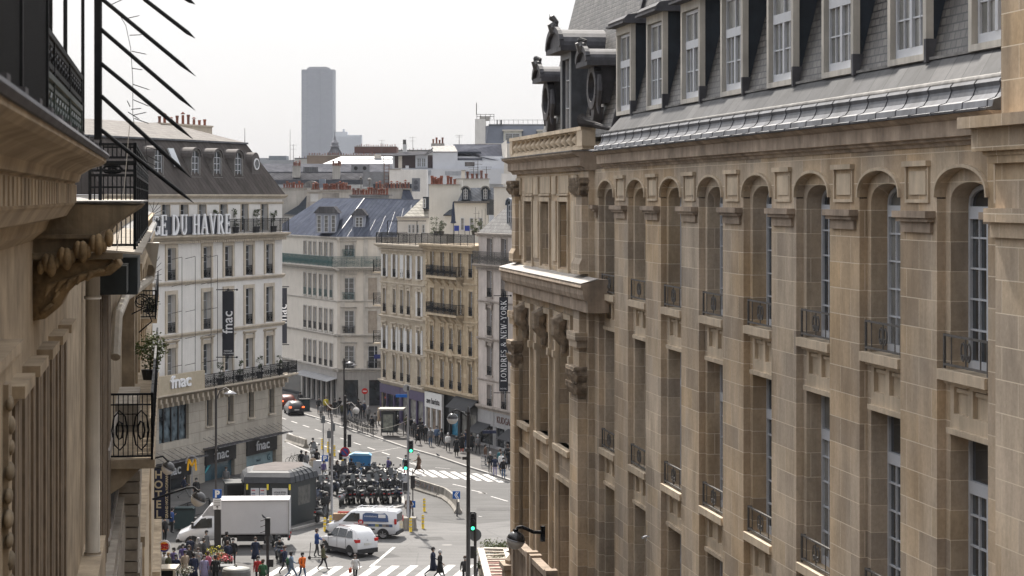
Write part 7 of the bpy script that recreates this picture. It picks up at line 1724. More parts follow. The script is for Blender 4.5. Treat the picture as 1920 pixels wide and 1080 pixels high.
for (px_, py_, rz_, ci, kd, lab) in ((603, 978, 70, 0, 0, 'large black scooter with silver flank standing alone at the kiosk corner'), (612, 955, 92, 0, 1, 'black scooter with top box left of the white lamp pole'), (600, 945, 110, 1, 0, 'navy scooter against the right side of the kiosk'), (640, 948, 88, 3, 1, 'red and black scooter right of the white lamp pole'), (523, 1052, 105, 1, 0, 'dark scooter ridden in the street behind the near traffic light')):
 o = copy_thing(protos.get((ci, kd)) or list(protos.values())[0], G(px_, py_, .12 if py_ < 1000 else 0), R(rz_), lab); o.scale = (1.15, 1.15, 1.15)
mb = copy_thing(protos.get((2, 0)) or list(protos.values())[0], G(588, 864), R(-80), 'motorcycle with green front ridden towards the camera on the far street', 'moving motorcycles'); del mb['group']; mb['category'] = 'motorcycle'
def bicycle(loc, rz, label):
 t = thing('bicycle', label, 'bicycle', loc, rz, 'bicycles at the racks')
 for x in (-.52, .52):
  w_ = MB(); w_.tube([(.33 * math.cos(k * PI / 8), 0, .33 * math.sin(k * PI / 8)) for k in range(17)], .016, 4)
  for k in range(6): w_.tube([(0, 0, 0), (.32 * math.cos(k * PI / 3), 0, .32 * math.sin(k * PI / 3))], .004, 3)
  w_.build('wheel', TYRE, t, loc=(x, 0, .34))
 f = MB(); P = dict(r=(-.52, 0, .34), b=(-.1, 0, .32), s=(-.2, 0, .80), h=(.35, 0, .82), f=(.52, 0, .34))
 for a, c in (('r', 'b'), ('b', 's'), ('s', 'h'), ('h', 'f'), ('b', 'h'), ('r', 's')): f.tube([P[a], P[c]], .018, 5)
 f.build('frame', IRON, t); MB().tube([(.35, 0, .82), (.32, 0, 1.0), (.32, -.25, 1.02)], .014, 5).tube([(.32, 0, 1.0), (.32, .25, 1.02)], .014, 5).build('handlebar', IRON_G, t); MB().ball((-.22, 0, .92), .1, 8, sx=1.3, sz=.4).tube([(-.2, 0, .8), (-.22, 0, .9)], .014, 5).build('saddle', PLAST, t); return t
b0 = bicycle(G(553, 872, .12), R(200), 'left one of two bicycles leaning beyond the kiosk'); copy_thing(b0, G(560, 871, .12), R(175), 'right one of two bicycles leaning beyond the kiosk')
for i in range(9): copy_thing(b0, G(650 + i * 6.2, 796 + i * 2.0, .12), R(110 + 9 * (i % 3)), f'bicycle at the pavement rail across the street, {ORD[i]} from the left')
# ---------------------------------------------------------------- street furniture
GREY_P = mat('grey_pole', (.26, .26, .27), .5, .1, 3); DKP = mat('dark_pole', (.035, .032, .032), .5, .2, 3); YEL = mat('bollard_yellow', (.62, .42, .02), .6, .2, 4); BLUE = mat('sign_blue_panel', (.01, .10, .38), .4)
LIT = mat('lit_green_lamp', (.05, 1.0, .45), .3, .02, 2, emit=1.2)
def pole(nm, lab, cat, px, py, top, r, m, z=0.0, parts=()):
 p = G(px, py, z); t = thing(nm, lab, cat, p); h = (py - top) * p.y / F
 MB().tube([(0, 0, 0), (0, 0, .25), (0, 0, .27), (0, 0, h)], [r * 1.5, r * 1.4, r, r * .8], 10).build('pole', m, t, True); return t, h, p.y / F
def signal(t, x, z, k, lit=True, green=True, side=0, m=None, y=-.1, h=1.0, back=False):
 """three-lamp signal head"""
 b = MB(); w_ = .30; b.box(x - w_ / 2, x + w_ / 2, y - .12, y + .12, z, z + h); o = b.build('signal_head', m or BLACKP, t)
 if back: return o
 hd = MB()
 for i in range(3):
  c = z + h * (.17 + .33 * i)
  if side == 0:
   hd.lathe([(.13, -.16), (.14, -.02)], (x, y - .10, c), 12, axis='y'); MB().lathe([(.10, -.02), (.10, .01)], (x, y - .27, c), 12, axis='y').build('lamp', LIT if (i == 0 and green) else DARK, o)
  else: hd.hexa([(x + side * .13, y - .1, c + .08), (x + side * .42, y - .1, c - .02), (x + side * .42, y + .1, c - .02), (x + side * .13, y + .1, c + .08), (x + side * .13, y - .1, c + .12), (x + side * .44, y - .1, c + .02), (x + side * .44, y + .1, c + .02), (x + side * .13, y + .1, c + .12)])
 hd.build('visor', BLACKP, o); return o
# near dark pole with green signal, round sign back, globe lamp high up
t, h, k = pole('tall_lamp_post', 'tall dark post at the near crossing carrying a globe lamp', 'lamp post', 878, 1130, 772, .13, DKP)
z_ = lambda y, base=1130, kk=None: (base - y) * (kk or k)
MB().tube([(0, 0, h), (0, 0, h + .3)], [.1, .03], 8).build('finial', DKP, t)
MB().tube([(0, 0, z_(846)), (0, 0, z_(840))], .19, 10).tube([(0, 0, z_(780)), (0, 0, z_(778))], .14, 10).box(-.34, -.1, -.05, .05, z_(862), z_(856)).build('collar', DKP, t)
gl = globe_lamp(W(848.5, 785, t.location.y), 10.5 * k, [(0, 0, 10 * k), (0, 0, 14 * k), (8 * k, 0, 17 * k), (17 * k, 0, 12 * k), (29 * k, 0, 3 * k)], 'globe street lamp hanging from the tall dark post over the far pavement', 0)
t, h, k = pole('traffic_light', 'traffic light showing green beside the tall dark post at right', 'traffic light', 891, 1125, 962, .10, DKP)
signal(t, -.13, z_(995, 1125, k), k, h=1.1); MB().lathe([(.36, -.02), (.36, .02)], (0, .0, z_(1003, 1125, k)), 24, axis='y').build('round_sign_back', mat('sign_back_grey', (.12, .13, .14), .5), t); signal(t, -.12, z_(1046, 1125, k), k, back=True, h=.7)
# pole on the plaza corner with two heads
p0 = G(765, 991, .0); t = thing('traffic_light', 'grey pole with several traffic signals set in concrete blocks at the junction', 'traffic light', p0); k = p0.y / F
MB().tube([(0, 0, 0), (0, 0, 268 * k)], [.10, .07], 10).build('pole', GREY_P, t, True); zz = lambda y: (991 - y) * k
signal(t, 6 * k, zz(848), k, h=23 * k); signal(t, 9 * k, zz(915), k, side=1, h=24 * k); signal(t, -4 * k, zz(880), k, h=.7); signal(t, -5 * k, zz(920), k, back=True, h=.6)
b = MB()
for y in (785, 800, 843, 862, 893): b.bar((0, 0, zz(y)), (6 * k, 0, zz(y)), .05)
b.tube([(0, 0, zz(732)), (0, 0, zz(724))], .09, 8); b.build('bracket', DKP, t)
MB().lathe([(.26, -.05), (.26, .05)], (-.1, .0, zz(728)), 14, axis='y').build('round_sign', GREY_P, t)
MB().box(-23 * k, -1 * k, -.03, .03, zz(745), zz(739)).build('direction_plate', BLUE, t)
for i, (x0, x1) in enumerate(((753, 767.5), (768, 781))):
 c = thing('concrete_block', ['left concrete block at the foot of the grey signal pole', 'right concrete block at the foot of the grey signal pole'][i], 'concrete block', G((x0 + x1) / 2, 992), 0, 'concrete blocks'); w_ = (x1 - x0) * c.location.y / F
 MB().prism([(-w_ / 2, 0), (w_ / 2, 0), (w_ / 2 - .04, .82), (-w_ / 2 + .04, .82)], -.4, .4, 'y').build('block', mat('barrier_concrete', (.30, .28, .25), .9, .25, 2, streak=.4), c)
CB = MATS['barrier_concrete']
# yellow bollards
def bollard(loc, label, h=.95):
 t = thing('yellow_bollard', label, 'bollard', loc, 0, 'yellow street bollards')
 MB().tube([(0, 0, 0), (0, 0, h * .95), (0, 0, h)], [.10, .10, .07], 10).build('post', YEL, t, True); b = MB()
 for z in (.35, .6, .83): b.tube([(0, 0, h * z), (0, 0, h * z + .07)], .105, 10)
 b.build('reflector_band', mat('band_white', (.55, .55, .5), .5), t); return t
b0 = bollard(G(795.5, 959), 'yellow bollard furthest right behind the signal pole')
for (px_, py_, lab) in ((793, 991, 'yellow bollard right of the concrete blocks'), (770, 997, 'yellow bollard in front of the right concrete block'), (609, 996, 'yellow bollard in front of the white van bonnet'), (620, 992, 'short yellow bollard just right of another before the van'), (729, 915, 'yellow bollard at the back of the scooter park'), (604, 842, 'leftmost yellow marker post by the far signals'), (615, 848, 'middle yellow marker post by the far signals'), (627, 855, 'right yellow marker post by the far signals'), (642, 868, 'yellow marker post left of the dark sign post'), (656, 868, 'yellow marker post right of the dark sign post')):
 copy_thing(b0, G(px_, py_), None, lab)
# concrete barriers
def barrier(a, c, label, h=.8, paint=False):
 p, q_ = G(*a), G(*c); d = q_ - p; L = d.length; t = thing('concrete_barrier', label, 'barrier', p, math.atan2(d.y, d.x), 'concrete road barriers')
 MB().prism([(-.30, 0), (-.30, .12), (-.14, .32), (-.09, h), (.09, h), (.14, .32), (.30, .12), (.30, 0)], 0.02, L - .02, 'x').build('barrier', CB, t)
 if paint:
  b = MB(); qq = random.Random(int(a[0]))
  for i in range(int(L * 3)):
   x = .2 + i * .32; b.tube([(x, -.135, .35), (x + qq.uniform(-.1, .15), -.12, .5), (x + qq.uniform(-.1, .2), -.115, .68)], .02, 4, mi=i % 3)
  b.build('scribble', [mat('faded_blue_paint', (.12, .16, .28), .8), mat('faded_red_paint', (.28, .10, .09), .8), mat('faded_dark_paint', (.12, .12, .12), .8)], t)
 return t
barrier((539, 829), (574, 840), 'long concrete barrier on the far road beside the store corner'); barrier((693, 886), (714, 893), 'concrete barrier behind the blue box')
barrier((777, 917), (824, 932), 'long scribbled concrete barrier before the far crossing', .85, True)
pr_ = [(825, 932), (835, 936), (846, 944), (853, 951), (858, 958), (859, 963)]
for i in range(5): barrier(pr_[i], pr_[i + 1], f'short concrete barrier in the curved line by the blue arrow sign, {ORD[i]} from the left', .85)
def sign_post(px, py, top, lab, m=DKP, r=.045): return pole('sign_post', lab, 'sign', px, py, top, r, m)
def chevron(t, x, z, w_, s_):
 MB().box(x - w_ / 2, x + w_ / 2, -.09, -.05, z, z + w_).build('blue_panel', BLUE, t); b = MB(); c = z + w_ / 2
 for sx in (0, .22 * w_): b.poly([(x + s_ * (-.28 * w_ + sx), -.095, c), (x + s_ * (.0 * w_ + sx), -.095, c + .42 * w_), (x + s_ * (.14 * w_ + sx), -.095, c + .42 * w_), (x + s_ * (-.14 * w_ + sx), -.095, c), (x + s_ * (.14 * w_ + sx), -.095, c - .42 * w_), (x + s_ * (.0 * w_ + sx), -.095, c - .42 * w_)])
 b.build('white_chevron', SIGNW, t)
t, h, k = sign_post(857, 968, 926, 'blue square sign with white left chevrons at the barrier end'); chevron(t, -.05, 33 * k, .55, 1)
t, h, k = sign_post(774, 967, 880, 'blue square sign with white right chevron behind the concrete blocks'); chevron(t, -.05, .6, .48, -1)
# parking signs
PBL = mat('parking_blue', (.01, .09, .36), .4)
def parking(px, py, top, w_px, lab, wide):
 t, h, k = pole('parking_sign', lab, 'sign', px, py, top + 4, .12 if wide else .05, DKP if wide else GREY_P); s_ = w_px * k; z = (py - top) * k - s_
 MB().box(-s_ / 2, s_ / 2, -.20, -.15, z, z + s_).build('blue_panel', PBL, t); text('P', s_ * 1.05, .01, SIGNW, t, (0, -.21, z + s_ * .14), name='lettering', bold=.03)
 if wide:
  MB().box(-s_ / 2 + .02, s_ / 2 - .02, -.20, -.15, z - s_ * 1.25, z - .03).build('white_panel', SIGNW, t); b = MB()
  for i in range(4): b.box(-s_ * .36, s_ * .34, -.205, -.20, z - .18 - i * .10, z - .15 - i * .10)
  b.prism([(-.10, z - s_ * 1.02), (.10, z - s_ * 1.02), (0, z - s_ * .85)], -.205, -.20, 'y'); b.box(-.02, .02, -.205, -.20, z - s_ * 1.18, z - s_ * 1.02); b.build('small_print', BLACKP, t)
  MB().box(-.2, .2, -.12, .2, 0, (py - 955) * k).build('column', DKP, t)
 return t
parking(408, 1046, 917, 16.5, 'square blue parking sign on a thick dark column before the white truck', True); parking(609.5, 893, 853, 12, 'smaller blue parking sign on a grey pole beyond the kiosk', False)
# near traffic light seen from the side, pigeon on top
t, h, k = pole('traffic_light', 'dark traffic light seen side-on in front of the white truck', 'traffic light', 502, 1092, 975, .10, DKP); kz = lambda y: (1092 - y) * k
signal(t, 0, kz(1004), k, side=-1, h=33 * k, y=0); MB().lathe([(.26, -.02), (.26, .02)], (.05, .05, kz(1009)), 20, axis='y').build('round_sign_back', mat('sign_back_grey', (.12, .13, .14)), t); MB().box(-.3, .25, -.03, .03, kz(1031), kz(1020)).build('plate', mat('sign_back_grey', (.12, .13, .14)), t); signal(t, .2, kz(1062), k, back=True, h=.45)
pgn = thing('pigeon', 'dark pigeon perched on the side-on traffic light', 'pigeon', W(495, 971, t.location.y)); MB().tube([(.16, 0, -.02), (.05, 0, .03), (-.04, 0, .08), (-.08, 0, .16), (-.12, 0, .18), (-.15, 0, .17)], [.015, .05, .06, .035, .035, .01], 7).tube([(0, .02, .04), (0, .02, -.04)], .008, 4).tube([(0, -.02, .04), (0, -.02, -.04)], .008, 4).build('body', mat('pigeon_grey', (.05, .055, .065), .7), pgn, True)
pgn = thing('pigeon', 'small dark pigeon walking on the far pavement', 'pigeon', G(821, 856, .12)); MB().tube([(.2, 0, .06), (.06, 0, .12), (-.05, 0, .16), (-.1, 0, .24), (-.16, 0, .25)], [.015, .07, .08, .04, .03], 7).tube([(0, .03, .12), (0, .03, 0)], .01, 4).tube([(0, -.03, .12), (0, -.03, 0)], .01, 4).build('body', mat('pigeon_grey', (.05, .055, .065)), pgn, True)
# tall lamp posts
def lamp(px, py, top, heads, lab, m=DKP):
 t, h, k = pole('street_lamp', lab, 'street lamp', px, py, top, .09, m)
 for (dx, dz) in heads:
  MB().tube([(0, 0, h - .9), (dx * .25, 0, h - .25), (dx * .7, 0, h + dz + .35), (dx, 0, h + dz + .12)], .04, 7).build('arm', m, t, True)
  MB().lathe([(.02, .16), (.16, .12), (.42, -.02), (.44, -.06), (.2, -.08)], (dx, 0, h + dz), 14).build('lamp_head', mat('lamp_grey', (.22, .22, .23), .35, .1, 2, metal=.4), t, True)
 return t
lamp(405, 1016, 727, [(.95, -.35)], 'tall dark double-arm street lamp before the cream store'); lamp(645, 800, 672, [(.55, -.45), (.9, -.65)], 'far dark street lamp in front of the white corner building')
lamp(622, 975, 775, [], 'slim pale pole rising beside the kiosk among the scooters', GREY_P)
t, h, k = pole('street_lamp', 'dark post with round no-stopping sign and signals behind the scooters', 'sign', 647, 899, 742, .14, DKP)
signal(t, .36, (899 - 838) * k, k, back=True, h=24 * k); signal(t, -.34, (899 - 862) * k, k, back=True, h=.6)
MB().lathe([(.40, -.02), (.40, .02)], (0, -.2, (899 - 847) * k), 22, axis='y').build('red_ring', RED, t); MB().lathe([(.30, -.02), (.30, .02)], (0, -.215, (899 - 847) * k), 22, axis='y').build('blue_disc', mat('sign_dull_blue', (.03, .06, .22), .5), t); b = MB(); 
b.bar((-.24, -.24, (899 - 847) * k + .24), (.24, -.24, (899 - 847) * k - .24), .07, .01, up=(0, 1, 0)); b.build('red_slash', RED, t); MB().box(-.35, .4, -.22, -.18, (899 - 859) * k, (899 - 855) * k).build('plate', SIGNW, t)
MB().ball((.9, 0, (899 - 770) * k), .28, 12).tube([(0, 0, (899 - 757) * k), (.5, 0, (899 - 754) * k), (.9, 0, (899 - 763) * k)], .03, 6).build('globe', mat('frosted_bowl', (.50, .48, .46)), t, True)
t, h, k = sign_post(684, 775, 728, 'round red no-entry sign on the far pavement'); MB().lathe([(.33, -.02), (.33, .02)], (0, -.08, h - .3), 20, axis='y').build('red_disc', RED, t); MB().box(-.2, .2, -.11, -.10, h - .35, h - .25).build('white_bar', SIGNW, t)
t, h, k = sign_post(670, 782, 722, 'thin dark pole left of the no-entry sign')
for (px_, py_, tp, lab) in ((606, 893, 775, 'thin grey pole at the parking sign behind the kiosk'), (617, 905, 803, 'pole with warning sign seen from behind near the kiosk'), (624.5, 900, 790, 'slender pale mast beyond the kiosk'), (733, 925, 872, 'short post with small panel at the right of the scooters')): t, h, k = sign_post(px_, py_, tp, lab, GREY_P); MB().box(-.16, .16, -.06, -.03, h - .8, h - .2).build('panel', mat('sign_back_grey', (.12, .13, .14)), t)
# kiosk
p = G(543, 980, .12); KK = mat('kiosk_dark', (.022, .028, .032), .4, .15, 2); KR = mat('kiosk_roof', (.04, .044, .052), .65, .2, 2, streak=.2)
c0 = G(544, 987, .12); kz_ = c0.y / F; kt = thing('news_kiosk', 'dark green rounded-roof kiosk with posters behind the white truck', 'kiosk', c0)
out = [(0, 0), (1.45, 3.7), (.7, 6.4), (-1.9, 6.6), (-3.7, 3.8), (-3.15, .2)]
hk = 80 * kz_
b = MB(); b.prism(out, 0, hk, 'z'); b.build('body', KK, kt)
def off(o, d): 
 cx = sum(p[0] for p in o) / len(o); cy = sum(p[1] for p in o) / len(o); r_ = []
 for x, y in o: v = Vector((x - cx, y - cy)); L = v.length; r_.append((cx + v.x * (L + d) / L, cy + v.y * (L + d) / L))
 return r_
b = MB(); rings = [(.18, hk), (.22, hk + .06), (.10, hk + .45), (-.25, hk + .72), (-.7, hk + .82)]
o_ = [off(out, d) for d, z in rings]
for i in range(4):
 for k in range(6):
  a, c = o_[i], o_[i + 1]; k2 = (k + 1) % 6; b.poly([(*a[k], rings[i][1]), (*a[k2], rings[i][1]), (*c[k2], rings[i + 1][1]), (*c[k], rings[i + 1][1])])
b.poly([(*q_, rings[4][1]) for q_ in o_[4]]); b.poly([(*q_, hk) for q_ in o_[0]][::-1]); b.build('roof', KR, kt)
b = MB(); b.poly([(*q_, rings[4][1] + .02) for q_ in off(out, -.8)]); b.build('roof_deck', mat('kiosk_roof_deck', (.12, .105, .10), .9, .2, 1), kt)
b = MB()
for i in range(1, 6):
 for j in range(4):
  P_ = lambda r_, t_: Vector((o_[r_][0][0] + (o_[r_][1][0] - o_[r_][0][0]) * t_, o_[r_][0][1] + (o_[r_][1][1] - o_[r_][0][1]) * t_, rings[r_][1] + .02)); b.bar(P_(j, i / 6), P_(j + 1, i / 6), .07, .04)
b.build('roof_rib', KK, kt)
for i, x in enumerate((-3.0, -1.55, -.02)): MB().box(x - .06, x + .06, -.14 + .2 * (i == 0), -.02 + .2 * (i == 0), hk - .42, hk - .03).build('yellow_lamp', mat('kiosk_yellow', (.75, .62, .05), .5), kt)
PO = [mat('poster_white', (.50, .51, .54), .5, .1, 3), mat('poster_red', (.42, .10, .11), .6, .4, 6), mat('poster_ink', (.12, .16, .26), .6, .4, 6)]
for i, (x0, x1) in enumerate(((-2.75, -2.18), (-2.12, -1.65), (-1.25, -.18))):
 y = lambda x: -.04 + .2 * (-x / 3.1); ps = MB(); z1, z0 = hk - .32, hk - 1.5
 ps.hexa([(x0, y(x0), z0), (x1, y(x1), z0), (x1, y(x1) + .03, z0), (x0, y(x0) + .03, z0), (x0, y(x0), z1), (x1, y(x1), z1), (x1, y(x1) + .03, z1), (x0, y(x0) + .03, z1)]); o = ps.build('poster', PO[0], kt)
 d = MB()
 if i < 2:
  for j, z in enumerate((z1 - .12, z1 - .35, z1 - .5, z1 - .85)): d.box(x0 + .05, x1 - .08, y(x0) - .02, y(x0) - .005, z - .08, z, j % 2)
  d.build('poster_print', PO[1:], o)
 else:
  text('VOUS ETES', .17, .004, BLACKP, kt, ((x0 + x1) / 2, -.03, z1 - .34), name='lettering', bold=.004); text('3 MILLIONS', .15, .004, BLACKP, kt, ((x0 + x1) / 2, -.03, z1 - .52), name='lettering', bold=.003)
b = MB(); n_ = Vector((3.7, -1.45)).normalized()
def on_side(t_, z, d): return (1.45 * t_ + n_.x * d, 3.7 * t_ + n_.y * d, z)
b.poly([on_side(.3, 1.3, .01), on_side(.78, 1.3, .01), on_side(.78, 2.6, .01), on_side(.3, 2.6, .01)]); b.build('side_poster', mat('kiosk_side_poster', (.09, .09, .085), .4, .5, 3), kt)
b = MB()
for i in range(7): b.box(*(-3.5 + i * 1e-9, -3.49) if False else (-3.05 + .0, -3.0), 0.1, .15, 0, hk)
for (x, y) in out[:2] + out[5:]: b.tube([(x, y, 0), (x, y, hk)], .05, 6)
b.build('corner_post', mat('kiosk_trim', (.09, .09, .095), .4), kt)
tag(MB().box(-1.9, 1.9, -1.2, 1.2, 2.65, 2.8).box(-1.7, 1.7, 1.0, 1.1, 0, 2.65).box(-1.8, -1.7, -1.1, 1.1, 0, 2.65).build('kiosk_annexe', KK, None, loc=G(470, 975, .12), rz=R(12)), 'low dark shelter joined to the left of the kiosk', 'shelter')
for i, (px_, lab) in enumerate(((450, 'left illuminated advertising stand by the dark shelter'), (478, 'right advertising stand by the dark shelter'))):
 t = thing('advertising_stand', lab, 'advertising stand', G(px_, 966, .12), R(8)); MB().box(-.5, .5, -.12, .12, 0, 2.7).build('case', KK, t); MB().box(-.38, .38, -.14, -.12, .8, 2.0).build('poster', mat('dim_poster', (.16, .17, .15), .4, .5, 3), t)
# metro sign and entrance railing
p = G(360, 960, .12); t = thing('metro_sign', 'yellow letter M metro sign in a grey hoop before the store', 'sign', p); k = p.y / F; MY = mat('metro_yellow', (.85, .45, .015), .5)
MB().tube([(0, 0, 0), (0, 0, 78 * k)], .05, 8).build('pole', GREY_P, t); MB().tube([(11 * k * math.cos(R(a)), 0, 92 * k + 13 * k * math.sin(R(a))) for a in range(-10, 191, 15)], .05, 7).build('hoop', GREY_P, t, True)
b = MB(); w_ = 8 * k
for a, c in (((-w_, 78 * k), (-w_ * .75, 99 * k)), ((-w_ * .75, 99 * k), (0, 86 * k)), ((0, 86 * k), (w_ * .75, 99 * k)), ((w_ * .75, 99 * k), (w_, 78 * k))): b.bar((a[0], 0, a[1]), (c[0], 0, c[1]), .12, .14, up=(0, 1, 0))
b.build('letter', MY, t)
rl_ = thing('metro_railing', 'dark metro stair railing between the hotel sign and the truck cab', 'railing', (0, 0, 0)); pts = [G(318, 985, .12), G(352, 972, .12), G(392, 962, .12), G(402, 985, .12)]
rl_.location = pts[0]; rail(rl_, [tuple(p - pts[0]) for p in pts], 1.1, IRON, 'panel')
t = thing('litter_bin', 'dark green box bin beside the metro railing', 'bin', G(346, 990, .12)); MB().prism([(-.65, 0), (.65, 0), (.7, 1.35), (.6, 1.45), (-.6, 1.45), (-.7, 1.35)], -.4, .4, 'y').build('body', mat('bin_green', (.02, .04, .045), .5), t); MB().box(-.72, .72, -.45, .45, 1.3, 1.36).build('lid_rim', IRON, t)
# blue box, white boxes
t = thing('blue_container', 'bright blue cabinet with sloping pale top behind the scooters', 'cabinet', G(677, 893, .12)); BB = mat('blue_container_paint', (.03, .17, .38), .5, .15, 2)
MB().prism([(-.85, 0), (.65, 0), (.85, 1.75), (-1.0, 1.75)], -.5, .5, 'y').build('body', BB, t); MB().prism([(-1.02, 1.75), (.87, 1.75), (.65, 1.9), (-.55, 1.95)], -.55, .55, 'y').build('lid', mat('pale_blue_lid', (.22, .42, .58), .5), t); MB().tube([(-.9, -.52, .9), (.7, -.52, .9)], .03, 5).build('rail', PLAST, t)
for (px_, py_, lab) in ((595, 893, 'white electrical cabinet left of the small parking sign'), (757, 919, 'white electrical cabinet behind the grey signal pole')):
 t = thing('street_cabinet', lab, 'cabinet', G(px_, py_, .12)); MB().box(-.32, .32, -.25, .25, 0, 1.3).build('body', mat('cabinet_white', (.50, .51, .55), .5, .1, 2), t); MB().box(-.62, -.33, -.22, .22, 0, 1.25).build('side_unit', CREAM_S, t)
# bus shelter
p = G(735, 818, .12); t = thing('bus_shelter', 'glass bus shelter with flat pale roof on the far pavement', 'bus shelter', p, R(-4)); k = p.y / F
MB().box(-24 * k, 24 * k, -.9, .9, 50 * k, 53 * k).build('roof', mat('shelter_roof', (.32, .31, .28), .6), t); b = MB()
for x in (-22, 0, 20): b.tube([(x * k, .7, 0), (x * k, .7, 50 * k)], .05, 6)
b.build('post', IRON_G, t); MB().box(-21 * k, 8 * k, .68, .72, 6 * k, 46 * k).build('glass_panel', glassy('shelter_glass', (.05, .055, .06)), t); MB().box(-18 * k, 6 * k, -.6, .6, 8 * k, 46 * k).build('advert_case', KK, t); MB().box(-15 * k, 3 * k, -.63, -.6, 12 * k, 42 * k).build('advert', mat('dim_poster', (.16, .17, .15)), t); MB().box(-.2, 20 * k, .1, .5, .42, .48).build('bench', IRON_G, t)
# pavement railings, pole cases, small things
rl_ = thing('pavement_railing', 'low dark railing along the far kerb with bicycles', 'railing', G(641, 799, .12)); q2 = G(700, 820, .12) - rl_.location; rail(rl_, [(0, 0, 0), tuple(q2)], .95, IRON, 'panel', step=.3)
t = thing('litter_bin', 'square dark bin on the far left pavement behind the car', 'bin', G(571, 770, .12)); MB().box(-.55, .55, -.4, .4, 0, 1.2).build('body', mat('bin_green', (.02, .04, .045)), t); MB().box(-.6, .6, -.45, .45, 1.2, 1.28).build('lid', IRON, t)
t = thing('luggage_cage', 'small wire trolley standing near the right group on the far pavement', 'trolley', G(908, 877, .12)); b = MB()
for x in (-.25, -.1, .05, .2): b.tube([(x, 0, .1), (x, 0, 1.05)], .015, 4); b.tube([(x, .3, .1), (x, .3, 1.05)], .015, 4)
for z in (.15, .5, .8, 1.05): b.tube([(-.28, 0, z), (.22, 0, z), (.22, .3, z), (-.28, .3, z), (-.28, 0, z)], .015, 4)
b.build('cage', GREY_P, t)
t = thing('street_direction_sign', 'small blue street direction sign on a thin dark post at right', 'sign', G(918, 872, .12)); MB().tube([(0, 0, 0), (0, 0, 3.1)], .04, 6).build('post', DKP, t); MB().box(-.6, .6, -.04, .04, 2.7, 2.98).build('panel', mat('navy_sign', (.012, .018, .05)), t)
# round grey column top in the foreground, with awning, flower stall
p = W(443, 1068, 131.5); t = thing('round_street_unit', 'round grey drum with pale domed lid at the bottom edge', 'column', (p.x, p.y, 0)); k = p.y / F; zt = p.z
MB().lathe([(27 * k, 0), (27 * k, zt - .5), (27 * k, zt - .1), (26 * k, zt)], n=28).build('drum', mat('drum_grey', (.13, .13, .125), .5, .2, 2, streak=.2), t, True); MB().lathe([(25.5 * k, zt), (25 * k, zt + .08), (10 * k, zt + .16), (.03, zt + .18)], n=28).lathe([(.06, zt + .15), (.05, zt + .3), (.08, zt + .32)], n=8).build('lid', mat('drum_lid', (.34, .34, .32), .5, .1, 2), t, True)
MB().lathe([(.16, -.02), (.16, .02)], (0, -27 * k - .01, zt - .45), 18, axis='y').build('port', PLAST, t)
def bouquet(px, py, r, m, lab, seed):
 t = thing('flower_bunch', lab, 'flowers', G(px, py, .12)); q = random.Random(seed); b = MB(); g_ = MB()
 MB().lathe([(.18, 0), (.26, .55)], n=9).build('bucket', GREY_P, t)
 for i in range(130):
  d = Vector((q.gauss(0, 1), q.gauss(0, .8), abs(q.gauss(0, .7)))).normalized() * r * q.uniform(.5, 1); c = d + Vector((0, 0, .95)); s_ = .05
  a = Vector((q.gauss(0, 1), q.gauss(0, 1), q.gauss(0, 1))).normalized() * s_; e = a.cross(Vector((q.gauss(0, 1), q.gauss(0, 1), q.gauss(0, 1)))).normalized() * s_
  (b if i % 4 else g_).poly([c - a, c + e, c + a, c - e])
  if i % 5 == 0: g_.tube([(0, 0, .4), tuple(c)], .008, 3)
 b.build('petals', m, t); g_.build('greenery', LEAF, t)
fl_ = [((402, 1062), .62, mat('yellow_flower', (.55, .48, .02), .6), 'large bunch of yellow flowers at the stall'), ((412, 1066), .42, mat('cream_flower', (.55, .52, .40), .6), 'cream flowers beside the yellow bunch'), ((414, 1072), .46, mat('orange_flower', (.60, .18, .08), .6), 'orange flowers between the cream and pink ones'), ((426, 1075), .40, mat('pink_flower', (.60, .10, .14), .6), 'pink flowers at the right of the stall'), ((346, 1098), .6, mat('white_flower', (.5, .48, .42), .6), 'white flowers at the bottom edge left of the drum')]
for i, (p_, r_, m_, lab) in enumerate(fl_): bouquet(p_[0], p_[1] + 6, r_, m_, lab, i)
t = thing('flower_stand', 'grey flower stall counter behind the drum', 'stall', G(408, 1090, .12)); MB().box(-.9, .9, -.3, .5, 0, .9).box(-.95, .95, -.35, .55, .9, .95).build('counter', mat('stall_grey', (.10, .105, .11), .7), t)
t = thing('shop_awning', 'beige framed shop canopy at the foot of the left facade', 'awning', W(317, 1062, 126)); k = 126 / F
MB().box(-17 * k, 16 * k, -.8, .8, -.1, .0).box(-17 * k, -13 * k, -.9, -.8, -1.6, -.1).box(12 * k, 16 * k, -.9, -.8, -2.6, -.1).build('frame', mat('canopy_cream', (.45, .40, .32), .6), t); MB().box(-13 * k, 12 * k, -.6, -.55, -2.2, -.1).build('screen', DARK, t)
# pergola with greenery at the lower right
ZP = 92.0; k = ZP / F; t = thing('pergola', 'white slatted pergola roof over a terrace at the lower right', 'pergola', W(935, 1080, ZP)); WHT = mat('weathered_white_wood', (.46, .42, .37), .8, .3, 4)
P4 = {}
def pp(px, py): q_ = W(px, py, 1); zz_ = 4.4; Zt = (H - zz_) * F / (py - 370); return Vector(((px - 960) * Zt / F, Zt, zz_)) - t.location
fr = MB()
for a, c in (((901, 1029), (922, 1110)), ((949, 1030), (975, 1110)), ((901, 1029), (951, 1030)), ((917, 1110), (975, 1110)), ((953, 1035), (990, 1052)), ((950, 1066), (975, 1090))): fr.bar(pp(*a), pp(*c), .34, .12)
fr.build('frame', WHT, t); sl = MB()
for i in range(12): y = 1034 + i * 6; x = 904 + i * 1.75; sl.bar(pp(x + 4, y + (i % 3)), pp(x + 44, y + 1.5 - (i % 2) * 2), .16, .06)
